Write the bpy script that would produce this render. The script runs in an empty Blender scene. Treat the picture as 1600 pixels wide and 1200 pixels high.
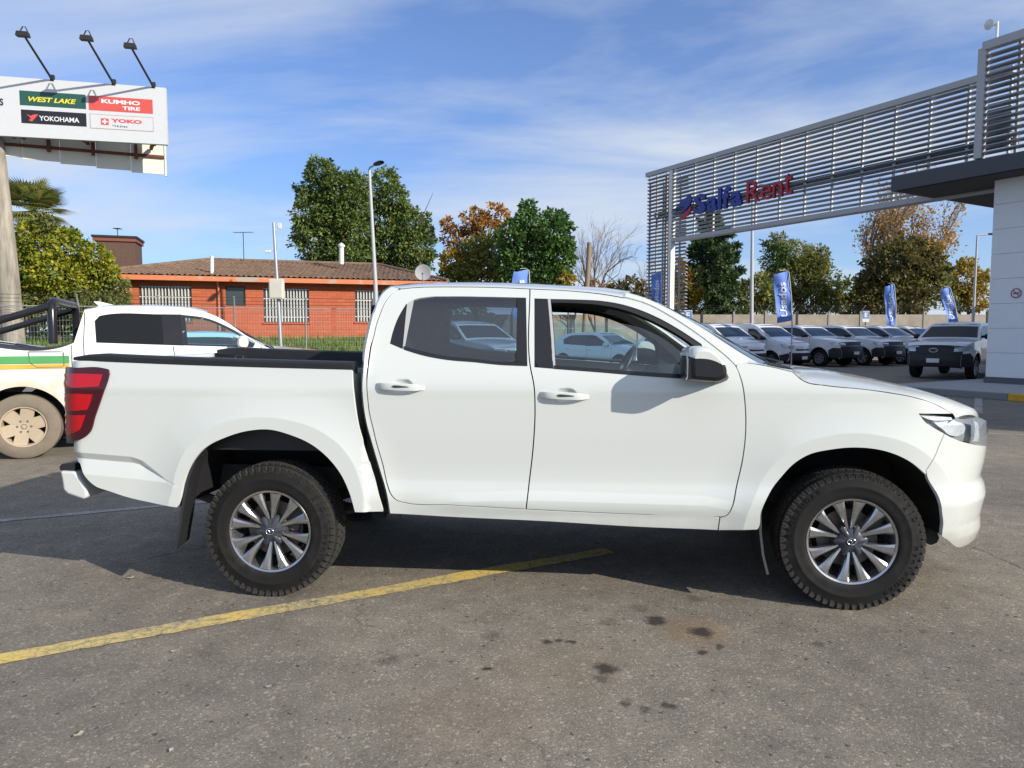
import bpy, bmesh, math, random
import numpy as np
from mathutils import Vector, Matrix
from mathutils.geometry import delaunay_2d_cdt

# ============================================================ camera, sky, sun, exposure
SC = bpy.context.scene
COL = SC.collection
R = math.radians
F_PX, HOR, EYE = 1109.0, 520.0, 1.457
PITCH = math.atan((600-HOR)/F_PX)
cam_d = bpy.data.cameras.new('camera'); cam = bpy.data.objects.new('camera', cam_d); COL.objects.link(cam)
cam.location = (0, 0, EYE); cam.rotation_euler = (math.pi/2-PITCH, 0, 0)
cam_d.sensor_width = 36; cam_d.lens = 36*F_PX/1600; cam_d.clip_end = 3000; cam_d.clip_start = .05
SC.camera = cam

SUN_V = Vector((1.5, -1.0, .80)).normalized()
SUN_EL = math.asin(SUN_V.z); SUN_AZ = math.atan2(SUN_V.x, SUN_V.y)
world = bpy.data.worlds.new("World"); SC.world = world; world.use_nodes = True
nt = world.node_tree; nt.nodes.clear()
N = nt.nodes.new; LK = nt.links.new
out = N('ShaderNodeOutputWorld'); bg = N('ShaderNodeBackground'); bg.inputs[1].default_value = .084
sky = N('ShaderNodeTexSky'); sky.sky_type = 'NISHITA'; sky.sun_disc = False
sky.sun_elevation = SUN_EL; sky.sun_rotation = SUN_AZ; sky.air_density = 1.0; sky.dust_density = .25; sky.ozone_density = 3.0
tc = N('ShaderNodeTexCoord'); sep = N('ShaderNodeSeparateXYZ'); LK(tc.outputs['Generated'], sep.inputs[0])
def M(op, a, b=None, c=None):
    n = N('ShaderNodeMath'); n.operation = op
    for i, v in enumerate((a, b, c)):
        if v is None: continue
        if isinstance(v, (int, float)): n.inputs[i].default_value = v
        else: LK(v, n.inputs[i])
    return n.outputs[0]
zc = M('ADD', M('MAXIMUM', sep.outputs[2], 0.0), .16)
cx = M('DIVIDE', sep.outputs[0], zc); cy = M('DIVIDE', sep.outputs[1], zc)
cmb = N('ShaderNodeCombineXYZ'); LK(cx, cmb.inputs[0]); LK(cy, cmb.inputs[1])
mp = N('ShaderNodeMapping'); mp.inputs['Rotation'].default_value = (0, 0, R(-24)); mp.inputs['Scale'].default_value = (.50, 1.25, 1); mp.inputs['Location'].default_value = (3.1, .4, 0)
LK(cmb.outputs[0], mp.inputs[0])
n1 = N('ShaderNodeTexNoise'); n1.inputs['Scale'].default_value = 1.0; n1.inputs['Detail'].default_value = 9; n1.inputs['Roughness'].default_value = .58; n1.inputs['Distortion'].default_value = .5
LK(mp.outputs[0], n1.inputs['Vector'])
n2 = N('ShaderNodeTexNoise'); n2.inputs['Scale'].default_value = .45; n2.inputs['Detail'].default_value = 3
LK(cmb.outputs[0], n2.inputs['Vector'])
cl = N('ShaderNodeMapRange'); cl.inputs['From Min'].default_value = .455; cl.inputs['From Max'].default_value = .69; cl.clamp = True
LK(M('ADD', M('MULTIPLY', n1.outputs['Fac'], .72), M('MULTIPLY', n2.outputs['Fac'], .36)), cl.inputs['Value'])
low = M('POWER', M('SUBTRACT', 1.0, M('MAXIMUM', sep.outputs[2], 0.0)), 4.5)
fac = M('MINIMUM', M('ADD', M('ADD', .10, M('MULTIPLY', cl.outputs[0], .80)), M('MULTIPLY', low, .40)), .95)
hue = N('ShaderNodeMix'); hue.data_type = 'RGBA'; hue.blend_type = 'MULTIPLY'; hue.inputs[0].default_value = 1.0
LK(sky.outputs[0], hue.inputs[6]); hue.inputs[7].default_value = (.76, 1.20, 1.84, 1)
mx = N('ShaderNodeMix'); mx.data_type = 'RGBA'
LK(fac, mx.inputs[0]); LK(hue.outputs[2], mx.inputs[6]); mx.inputs[7].default_value = (7.2, 8.0, 9.2, 1)
LK(mx.outputs[2], bg.inputs[0]); LK(bg.outputs[0], out.inputs[0])

sun_d = bpy.data.lights.new('sun', 'SUN'); sun_d.energy = 5.0; sun_d.angle = R(.5); sun_d.color = (1.0, .93, .82)
sun = bpy.data.objects.new('sun', sun_d); COL.objects.link(sun); sun.location = (30, -20, 30)
sun.rotation_euler = SUN_V.to_track_quat('Z', 'Y').to_euler()
SC.view_settings.view_transform = 'Standard'; SC.view_settings.look = 'None'
SC.view_settings.gamma = 1; SC.view_settings.use_curve_mapping = False; SC.view_settings.exposure = .16
SC.render.engine = 'CYCLES'
SC.cycles.max_bounces = 10; SC.cycles.transparent_max_bounces = 16; SC.cycles.caustics_reflective = False; SC.cycles.caustics_refractive = False

# ============================================================ helpers
rnd = random.Random(7)
def ray(px, py):
    dx, dz = (px-800)/F_PX, (600-py)/F_PX
    return Vector((dx, math.cos(PITCH)+dz*math.sin(PITCH), -math.sin(PITCH)+dz*math.cos(PITCH)))
def at(px, py, Y):
    d = ray(px, py); t = Y/d.y; return Vector((0, 0, EYE))+d*t
def on_ground(px, py, z=0.0):
    d = ray(px, py); t = (z-EYE)/d.z; return Vector((0, 0, EYE))+d*t
def on_plane(px, py, P0, n):
    d = ray(px, py); o = Vector((0, 0, EYE)); t = (P0-o).dot(n)/d.dot(n); return o+d*t

def tag(o, label=None, cat=None, group=None, kind=None):
    if label: o['label'] = label
    if cat: o['category'] = cat
    if group: o['group'] = group
    if kind: o['kind'] = kind
    return o
def empty(name, loc=(0, 0, 0), rz=0, parent=None):
    o = bpy.data.objects.new(name, None); COL.objects.link(o); o.location = loc; o.rotation_euler = (0, 0, rz); o.empty_display_size = .2
    if parent: o.parent = parent
    return o
def link(name, me, parent=None, loc=None):
    o = bpy.data.objects.new(name, me); COL.objects.link(o)
    if parent: o.parent = parent
    if loc is not None: o.location = loc
    return o
def kids(o): return [c for c in bpy.data.objects if c.parent == o]
def copy_tree(o, parent=None):
    c = o.copy(); COL.objects.link(c)
    if parent is not None: c.parent = parent
    for ch in o.children: copy_tree(ch, c)
    return c

class MB:
    """collects faces of several materials into one mesh"""
    def __init__(s): s.v = []; s.f = []; s.m = []
    def add(s, vs, fs, m=0):
        b = len(s.v); s.v += [tuple(p) for p in vs]; s.f += [tuple(i+b for i in f) for f in fs]; s.m += [m]*len(fs); return s
    def box(s, c, d, m=0, rot=None):
        x, y, z = (q/2 for q in d); vs = [Vector((sx*x, sy*y, sz*z)) for sz in (-1, 1) for sy in (-1, 1) for sx in (-1, 1)]
        if rot is not None: vs = [rot @ p for p in vs]
        vs = [p+Vector(c) for p in vs]
        return s.add(vs, [(0, 2, 3, 1), (4, 5, 7, 6), (0, 1, 5, 4), (2, 6, 7, 3), (0, 4, 6, 2), (1, 3, 7, 5)], m)
    def beam(s, a, b, w, h, up=(0, 0, 1), m=0):
        a, b = Vector(a), Vector(b); d = b-a; L = d.length; d.normalize(); u = Vector(up); x = d.cross(u)
        if x.length < 1e-4: x = d.cross(Vector((1, 0, 0)))
        x.normalize(); u = x.cross(d)
        return s.box((a+b)/2, (L, w, h), m, Matrix((d, x, u)).transposed())
    def tube(s, pts, r, n=8, m=0, cap=True):
        pts = [Vector(p) for p in pts]; rs = r if isinstance(r, (list, tuple)) else [r]*len(pts); rings = []
        ref = None
        for i, p in enumerate(pts):
            d = (pts[min(i+1, len(pts)-1)]-pts[max(i-1, 0)]).normalized()
            if ref is None: ref = Vector((0, 0, 1)) if abs(d.z) < .9 else Vector((1, 0, 0))
            x = d.cross(ref)
            if x.length < 1e-3: ref = Vector((1, 0, 0)) if abs(d.x) < .9 else Vector((0, 1, 0)); x = d.cross(ref)
            x.normalize(); y = d.cross(x); ref = x.cross(d)
            rings.append([p+rs[i]*(math.cos(2*math.pi*k/n)*x+math.sin(2*math.pi*k/n)*y) for k in range(n)])
        vs = [p for r_ in rings for p in r_]; fs = []
        for i in range(len(pts)-1):
            for k in range(n): fs.append((i*n+k, i*n+(k+1) % n, (i+1)*n+(k+1) % n, (i+1)*n+k))
        if cap: fs += [tuple(range(n))[::-1], tuple(range((len(pts)-1)*n, len(pts)*n))]
        return s.add(vs, fs, m)
    def lathe(s, prof, n=48, axis='y', m=0, c=(0, 0, 0), sgn=1):
        vs = []
        for r, h in prof:
            for k in range(n):
                t = 2*math.pi*k/n
                if axis == 'y': vs.append((c[0]+r*math.cos(t), c[1]+h, c[2]+r*math.sin(t)))
                else: vs.append((c[0]+r*math.cos(t), c[1]+r*math.sin(t), c[2]+h))
        fs = []
        for i in range(len(prof)-1):
            for k in range(n):
                q = (i*n+k, i*n+(k+1) % n, (i+1)*n+(k+1) % n, (i+1)*n+k); fs.append(q if sgn > 0 else q[::-1])
        return s.add(vs, fs, m)
    def grid(s, rows, m=0, flip=False):
        n = len(rows[0]); vs = [p for r_ in rows for p in r_]; fs = []
        for i in range(len(rows)-1):
            for k in range(n-1):
                q = (i*n+k, i*n+k+1, (i+1)*n+k+1, (i+1)*n+k); fs.append(q[::-1] if flip else q)
        return s.add(vs, fs, m)
    def prism(s, poly, ext, m=0):
        """poly: 3D loop, ext: vector"""
        n = len(poly); e = Vector(ext); a = [Vector(p) for p in poly]; vs = a+[p+e for p in a]
        fs = [tuple(range(n))[::-1], tuple(range(n, 2*n))]+[(i, (i+1) % n, n+(i+1) % n, n+i) for i in range(n)]
        return s.add(vs, fs, m)
    def mesh(s, name, mats, smooth=None, recalc=True):
        me = bpy.data.meshes.new(name); me.from_pydata(s.v, [], s.f)
        if not isinstance(mats, (list, tuple)): mats = [mats]
        for q in mats: me.materials.append(q)
        if len(mats) > 1: me.polygons.foreach_set('material_index', s.m)
        if recalc:
            bm = bmesh.new(); bm.from_mesh(me); bmesh.ops.recalc_face_normals(bm, faces=bm.faces); bm.to_mesh(me); bm.free()
        if smooth is not None: smooth_by_angle(me, smooth)
        me.update(); return me
    def obj(s, name, mats, parent=None, smooth=None, bevel=None, recalc=True, loc=None):
        o = link(name, s.mesh(name, mats, smooth, recalc), parent, loc)
        if bevel:
            b = o.modifiers.new('edge', 'BEVEL'); b.width = bevel; b.segments = 2; b.limit_method = 'ANGLE'; b.angle_limit = R(35)
        return o
def smooth_by_angle(me, ang):
    me.polygons.foreach_set('use_smooth', [True]*len(me.polygons))
    if ang >= 180: return
    bm = bmesh.new(); bm.from_mesh(me)
    for e in bm.edges:
        e.smooth = not (len(e.link_faces) == 2 and e.calc_face_angle(0) > R(ang))
    bm.to_mesh(me); bm.free()
def fast_mesh(name, V, F, mats, smooth=False):
    """V (n,3), F (m,k) arrays"""
    me = bpy.data.meshes.new(name); V = np.asarray(V, np.float32); F = np.asarray(F, np.int32); k = F.shape[1]
    me.vertices.add(len(V)); me.vertices.foreach_set('co', V.ravel())
    me.loops.add(F.size); me.loops.foreach_set('vertex_index', F.ravel())
    me.polygons.add(len(F)); me.polygons.foreach_set('loop_start', np.arange(len(F), dtype=np.int32)*k); me.polygons.foreach_set('loop_total', np.full(len(F), k, np.int32))
    if smooth: me.polygons.foreach_set('use_smooth', np.ones(len(F), bool))
    me.materials.append(mats); me.update(calc_edges=True); me.validate(); return me
_font_cache = {}
def text_mesh(body, size, extrude, mat, bold=0.0, space=1.0, shear=0.0, name='lettering'):
    cu = bpy.data.curves.new(name, 'FONT'); cu.body = body; cu.size = size; cu.extrude = extrude; cu.align_x = 'CENTER'; cu.align_y = 'CENTER'
    cu.offset = bold; cu.space_character = space; cu.shear = shear; cu.resolution_u = 3
    o = bpy.data.objects.new('tmp', cu); COL.objects.link(o)
    dg = bpy.context.evaluated_depsgraph_get(); dg.update()
    me = bpy.data.meshes.new_from_object(o.evaluated_get(dg)); me.materials.clear(); me.materials.append(mat)
    bpy.data.objects.remove(o); bpy.data.curves.remove(cu); me.name = name
    return me

# ------------------------------------------------------------ materials
class NT:
    def __init__(s, name):
        s.mat = bpy.data.materials.new(name); s.mat.use_nodes = True; s.nt = s.mat.node_tree
        s.b = s.nt.nodes.get('Principled BSDF'); s.out = s.nt.nodes.get('Material Output')
    def n(s, t, **kw):
        q = s.nt.nodes.new(t)
        for k, v in kw.items():
            if k in q.inputs.keys(): q.inputs[k].default_value = v
            else: setattr(q, k, v)
        return q
    def l(s, a, b): s.nt.links.new(a, b)
    def m(s, op, a, b=None, c=None):
        n = s.nt.nodes.new('ShaderNodeMath'); n.operation = op
        for i, v in enumerate((a, b, c)):
            if v is None: continue
            if isinstance(v, (int, float)): n.inputs[i].default_value = v
            else: s.l(v, n.inputs[i])
        return n.outputs[0]
    def mix(s, f, a, b, blend='MIX'):
        n = s.nt.nodes.new('ShaderNodeMix'); n.data_type = 'RGBA'; n.blend_type = blend
        for i, v in ((0, f), (6, a), (7, b)):
            if isinstance(v, (int, float)): n.inputs[i].default_value = v
            elif isinstance(v, tuple): n.inputs[i].default_value = v if len(v) == 4 else v+(1,)
            else: s.l(v, n.inputs[i])
        return n.outputs[2]
    def noise(s, scale, detail=4, rough=.55, vec=None, dist=0.0):
        q = s.n('ShaderNodeTexNoise', Scale=scale, Detail=detail, Roughness=rough, Distortion=dist)
        if vec is not None: s.l(vec, q.inputs['Vector'])
        return q.outputs['Fac']
    def rng(s, v, a, b, c=0.0, d=1.0):
        q = s.n('ShaderNodeMapRange'); q.clamp = True
        for k, x in (('From Min', a), ('From Max', b), ('To Min', c), ('To Max', d)): q.inputs[k].default_value = x
        s.l(v, q.inputs['Value']); return q.outputs[0]
    def pos(s): return s.n('ShaderNodeNewGeometry').outputs['Position']
    def obj(s): return s.n('ShaderNodeTexCoord').outputs['Object']
    def bump(s, h, strength=.3, dist=.01):
        q = s.n('ShaderNodeBump', Strength=strength, Distance=dist); s.l(h, q.inputs['Height']); s.l(q.outputs[0], s.b.inputs['Normal']); return q
    def set(s, **kw):
        for k, v in kw.items():
            k = k.replace('_', ' ')
            if isinstance(v, tuple) and len(v) == 3: v = v+(1,)
            if isinstance(v, (int, float, tuple)): s.b.inputs[k].default_value = v
            else: s.l(v, s.b.inputs[k])
        return s
def simple(name, col, rough=.5, metal=0.0, coat=0.0, var=.12, scale=6.0, bump=0.0, bscale=60, spec=.5):
    t = NT(name); f = t.noise(scale, 5, .6, t.obj())
    a = tuple(c*(1-var) for c in col); b = tuple(min(1, c*(1+var)) for c in col)
    t.set(Base_Color=t.mix(f, a, b), Roughness=t.rng(f, .3, .7, max(.02, rough-.06), min(1, rough+.06)), Metallic=metal, Coat_Weight=coat, Coat_Roughness=.04, Specular_IOR_Level=spec)
    if bump: t.bump(t.noise(bscale, 4, .6, t.obj()), bump, .004)
    return t.mat
def paint(name, col, dirt=.25, dust=(.45, .38, .28), top=.62, rough=.28, bot=.30, n0=.3):
    t = NT(name); p = t.obj(); sp = t.n('ShaderNodeSeparateXYZ'); t.l(t.pos(), sp.inputs[0])
    f = t.noise(9, 6, .65, p); low = t.rng(sp.outputs[2], top, bot)
    d = t.m('MULTIPLY', t.m('MULTIPLY', low, t.rng(f, n0, .75)), dirt)
    g = t.noise(2.2, 3, .5, p)
    t.set(Base_Color=t.mix(d, col, dust), Roughness=t.m('ADD', t.m('MULTIPLY', d, .5), rough), Coat_Weight=1.0, Coat_Roughness=.03, Specular_IOR_Level=.4)
    return t.mat
def glass(name, tint, refl=1.0, k=2.2, body=(.02, .025, .03), cover=0.0):
    t = NT(name); t.nt.nodes.remove(t.b)
    tr = t.n('ShaderNodeBsdfTransparent'); tr.inputs[0].default_value = tint+(1,)
    gl = t.n('ShaderNodeBsdfGlossy', Roughness=.015); gl.inputs[0].default_value = (refl, refl, refl, 1)
    fr = t.n('ShaderNodeFresnel', IOR=1.5); gb = t.n('ShaderNodeNewGeometry'); t.l(t.m('SUBTRACT', 1.5, t.m('MULTIPLY', gb.outputs['Backfacing'], .8333)), fr.inputs['IOR'])
    f2 = t.m('MINIMUM', t.m('MULTIPLY', fr.outputs[0], k), 1.0)
    df = t.n('ShaderNodeBsdfDiffuse'); df.inputs[0].default_value = body+(1,)
    a = t.n('ShaderNodeMixShader'); a.inputs[0].default_value = cover; t.l(tr.outputs[0], a.inputs[1]); t.l(df.outputs[0], a.inputs[2])
    b = t.n('ShaderNodeMixShader'); t.l(f2, b.inputs[0]); t.l(a.outputs[0], b.inputs[1]); t.l(gl.outputs[0], b.inputs[2])
    t.l(b.outputs[0], t.out.inputs[0]); return t.mat
def leafmat(name, cols, rough=.55, trans=.34):
    t = NT(name); g = t.n('ShaderNodeNewGeometry'); rp = t.n('ShaderNodeValToRGB'); t.l(g.outputs['Random Per Island'], rp.inputs[0])
    e = rp.color_ramp.elements
    for i, c in enumerate(cols):
        q = e[i] if i < 2 else e.new(0)
        q.position = i/(len(cols)-1) if len(cols) > 1 else 0; q.color = c+(1,)
    big = t.noise(.8, 3, .5, t.pos())
    col = t.mix(t.rng(big, .3, .7), t.mix(1.0, rp.outputs[0], (.72, .78, .7), 'MULTIPLY'), t.mix(1.0, rp.outputs[0], (1.2, 1.15, 1.1), 'MULTIPLY'))
    t.set(Base_Color=col, Roughness=rough, Specular_IOR_Level=.35)
    tl = t.n('ShaderNodeBsdfTranslucent'); t.l(col, tl.inputs[0])
    mxs = t.n('ShaderNodeMixShader'); mxs.inputs[0].default_value = trans; t.l(t.b.outputs[0], mxs.inputs[1]); t.l(tl.outputs[0], mxs.inputs[2]); t.l(mxs.outputs[0], t.out.inputs[0])
    return t.mat

MT = {}
MT['white'] = paint('white_paint', (.645, .67, .635), .60, (.42, .37, .28), .56)
MT['white_far'] = paint('white_paint_parked', (.78, .79, .80), .30)
MT['dusty_white'] = paint('dusty_white_paint', (.80, .78, .73), 1.0, (.60, .48, .33), 1.12, .42, .84, .08)
MT['black_plastic'] = simple('black_plastic', (.018, .019, .022), .48, bump=.15, bscale=300)
MT['black_gloss'] = simple('black_gloss_trim', (.016, .016, .019), .22)
MT['rubber'] = simple('seal_rubber', (.012, .012, .013), .6)
MT['grey_seal'] = simple('bright_seal', (.45, .45, .44), .35, var=.05)
MT['dark'] = simple('dark_underbody', (.010, .010, .011), .8, bump=.3, bscale=30)
MT['metal_dark'] = simple('chassis_metal', (.05, .05, .052), .6, .3)
MT['bracket'] = simple('dusty_bracket', (.12, .115, .105), .75)
MT['glass_dark'] = glass('tinted_glass', (.40, .52, .60), k=3.2)
MT['glass_clear'] = glass('clear_glass', (.74, .93, .97), k=2.4)
MT['glass_screen'] = glass('windscreen_glass', (.82, .91, .92), k=1.1)
MT['lens'] = glass('lamp_lens_plastic', (.93, .95, .96), k=1.2)
MT['glass_far'] = simple('parked_car_glass', (.014, .024, .032), .05, spec=.6, var=.05)
MT['chrome'] = simple('chrome', (.75, .75, .76), .12, 1.0, var=.03)
MT['interior'] = simple('grey_interior', (.035, .035, .037), .8)
MT['headliner'] = simple('headliner', (.05, .05, .05), .9)
MT['cream'] = simple('cream_trim', (.52, .49, .41), .75)
MT['concrete'] = simple('concrete', (.33, .31, .28), .85, var=.22, scale=3, bump=.3, bscale=40)
MT['galv'] = simple('galvanised_steel', (.42, .43, .44), .45, .6, var=.12)
MT['grey_pole'] = simple('grey_pole_paint', (.45, .46, .47), .5, var=.08)
MT['wood'] = simple('weathered_wood', (.26, .19, .12), .85, var=.3, scale=12)
MT['dark_metal'] = simple('dark_lamp_metal', (.035, .033, .032), .55, .4)
MT['rust'] = simple('rusty_steel', (.16, .06, .03), .85, .2, var=.4, scale=5)
MT['whitebox'] = simple('cream_box_paint', (.62, .60, .50), .5)
# ---- hero truck body surface: side skin given by arc length a along the plan curve and height z ----
PROF = [(0.25,.80),(.34,.86),(.40,.888),(.46,.902),(.52,.912),(.56,.917),(.60,.914),(.655,.904),(.72,.902),(.80,.906),(.90,.912),(1.0,.916),(1.10,.919),(1.165,.9195),
        (1.195,.914),(1.24,.899),(1.30,.874),(1.40,.829),(1.50,.784),(1.60,.736),(1.68,.691),(1.74,.643),(1.80,.57)]
PZ = np.array([q[0] for q in PROF]); PY = np.array([q[1] for q in PROF])
PD = np.gradient(PY, PZ)
def prof(z):
    z = np.clip(z, PZ[0], PZ[-1]-1e-6)
    i = np.clip(np.searchsorted(PZ, z, side='right')-1, 0, len(PZ)-2)
    h = PZ[i+1]-PZ[i]; t = (z-PZ[i])/h
    return (2*t**3-3*t**2+1)*PY[i]+(t**3-2*t**2+t)*h*PD[i]+(-2*t**3+3*t**2)*PY[i+1]+(t**3-t**2)*h*PD[i+1]
XT, RT, XF0, XF1 = -2.61, .09, 1.50, 2.552
def _plan():
    pts = []
    for k in range(12): pts.append((XT-RT, (.92-RT)*k/12))
    for k in range(13):
        u = math.pi/2*k/12; pts.append((XT-RT*math.cos(u), (.92-RT)+RT*math.sin(u)))
    for k in range(1, 60): pts.append((XT+(XF0-XT)*k/60, .92))
    for k in range(0, 161):
        u = math.pi/2*k/160
        pts.append((XF0+(XF1-XF0)*math.sin(u)**(2/3.4), .92*math.cos(u)**(2/2.1)))
    pts = np.array(pts)
    d = np.r_[0, np.cumsum(np.hypot(*np.diff(pts, axis=0).T))]
    i0 = np.argmin(abs(pts[:,0]-0)+abs(pts[:,1]-.92)*10)
    return d-d[i0]+pts[i0,0], pts[:,0], pts[:,1]/.92
PA, PXX, PW = _plan()
A_MIN, A_MAX = PA[0], PA[-1]
WH = {'r':(-1.5625,.365), 'f':(1.5625,.365)}
FLARE = {'r':[(-60,.70),(200,.58)], 'f':[(-60,.70),(200,.58)]}   # angle, outer radius: filled from the trace
NOSE = [(.20,-.12),(.245,-.045),(.29,-.012),(.36,-.004),(.43,-.02),(.50,-.012),(.56,.0),(.61,-.008),(.66,-.03),(.74,-.012),(.84,-.004),(.90,0),(.97,-.015),(1.05,-.08),(1.2,-.3)]
def flare_r(k, th):
    f = FLARE[k]; return np.interp(th, [q[0] for q in f], [q[1] for q in f])
def sm(t): t = np.clip(t, 0, 1); return t*t*(3-2*t)
def surf(a, z, off=0.0):
    a = np.asarray(a, float); z = np.asarray(z, float)
    x = np.interp(a, PA, PXX); w = np.interp(a, PA, PW)
    fx = sm((x-1.75)/.6)
    x = x+fx*np.interp(z, [q[0] for q in NOSE], [q[1] for q in NOSE])
    s = prof(z)
    bed = sm((-1.0-a)/.03)
    s = s*(1-bed)+np.maximum(s, .9195-np.clip(z-1.165,0,1)*.16)*bed
    g = 0.0
    for k in 'rf':
        cx, cz = WH[k]
        th = np.degrees(np.arctan2(z-cz, a-cx)); th = np.where(th < -90, th+360, th)
        R = flare_r(k, th); r = np.hypot(a-cx, z-cz)
        t = np.clip((r-R)/.26, 0, 1)
        g = np.maximum(g, .024*np.where(r < R, 1.0, (1-t)**2.2))
    # flatten the lower door bulge outside the doors
    s = s+g
    # pressed groove behind the rear wheel
    z1 = np.interp(a, [-2.9,-2.33,-2.27,-2.12,-2.0], [.815,.775,.755,.645,.60])
    z2 = np.interp(a, [-2.9,-2.12,-2.0], [.70,.635,.60])
    d = np.maximum(z1-z2, 1e-4); u = np.clip((z1-z)/d, 0, 1)
    gr = np.where(u < .3, u/.3, (1-u)/.7)*.020*np.clip(d/.1, 0, 1)
    s = s-gr*(a < -2.0)
    # facet at the bottom of the doors
    zc = np.interp(a, [-.75,-.55,-.1,.8,1.05,1.2], [.56,.60,.615,.60,.55,.52])
    bm = np.interp(a, [-.8,-.5,.7,1.1], [0,1,1,0])
    s = s+bm*.010*np.where(z < zc, np.clip((z-.47)/.06, 0, 1)*np.clip((zc-z)/.05, 0, 1)*1.0, 0)
    # finger bowls behind the door handles
    for hx, hz in HANDLES:
        q = ((a-hx)/.062)**2+((z-hz)/.038)**2
        s = s-.022*np.where(q < 1, (1-q)**1.0, 0)
    y = -(w*s)
    return np.stack([x, y, z], -1)
HANDLES = []
def surf_n(a, z):
    e = 2e-3
    da = surf(a+e, z)-surf(a-e, z); dz = surf(a, z+e)-surf(a, z-e)
    n = np.cross(da, dz); return n/np.linalg.norm(n, axis=-1, keepdims=True)
FLARE = {'r': [(12.9, 0.555), (28.4, 0.59), (38.9, 0.62), (50.8, 0.639), (63.5, 0.642), (77.6, 0.636), (91.1, 0.638), (107.5, 0.648), (121.4, 0.653), (134.1, 0.638), (147.1, 0.603), (157.8, 0.575)], 'f': [(9.3, 0.596), (23.0, 0.587), (34.2, 0.6), (47.9, 0.588), (61.4, 0.583), (77.7, 0.575), (91.9, 0.578), (107.9, 0.584), (123.4, 0.596), (137.5, 0.589), (153.8, 0.573), (166.5, 0.573)]}
HANDLES[:] = [(-0.8164, 1.1738), (0.057, 1.1307)]
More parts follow.
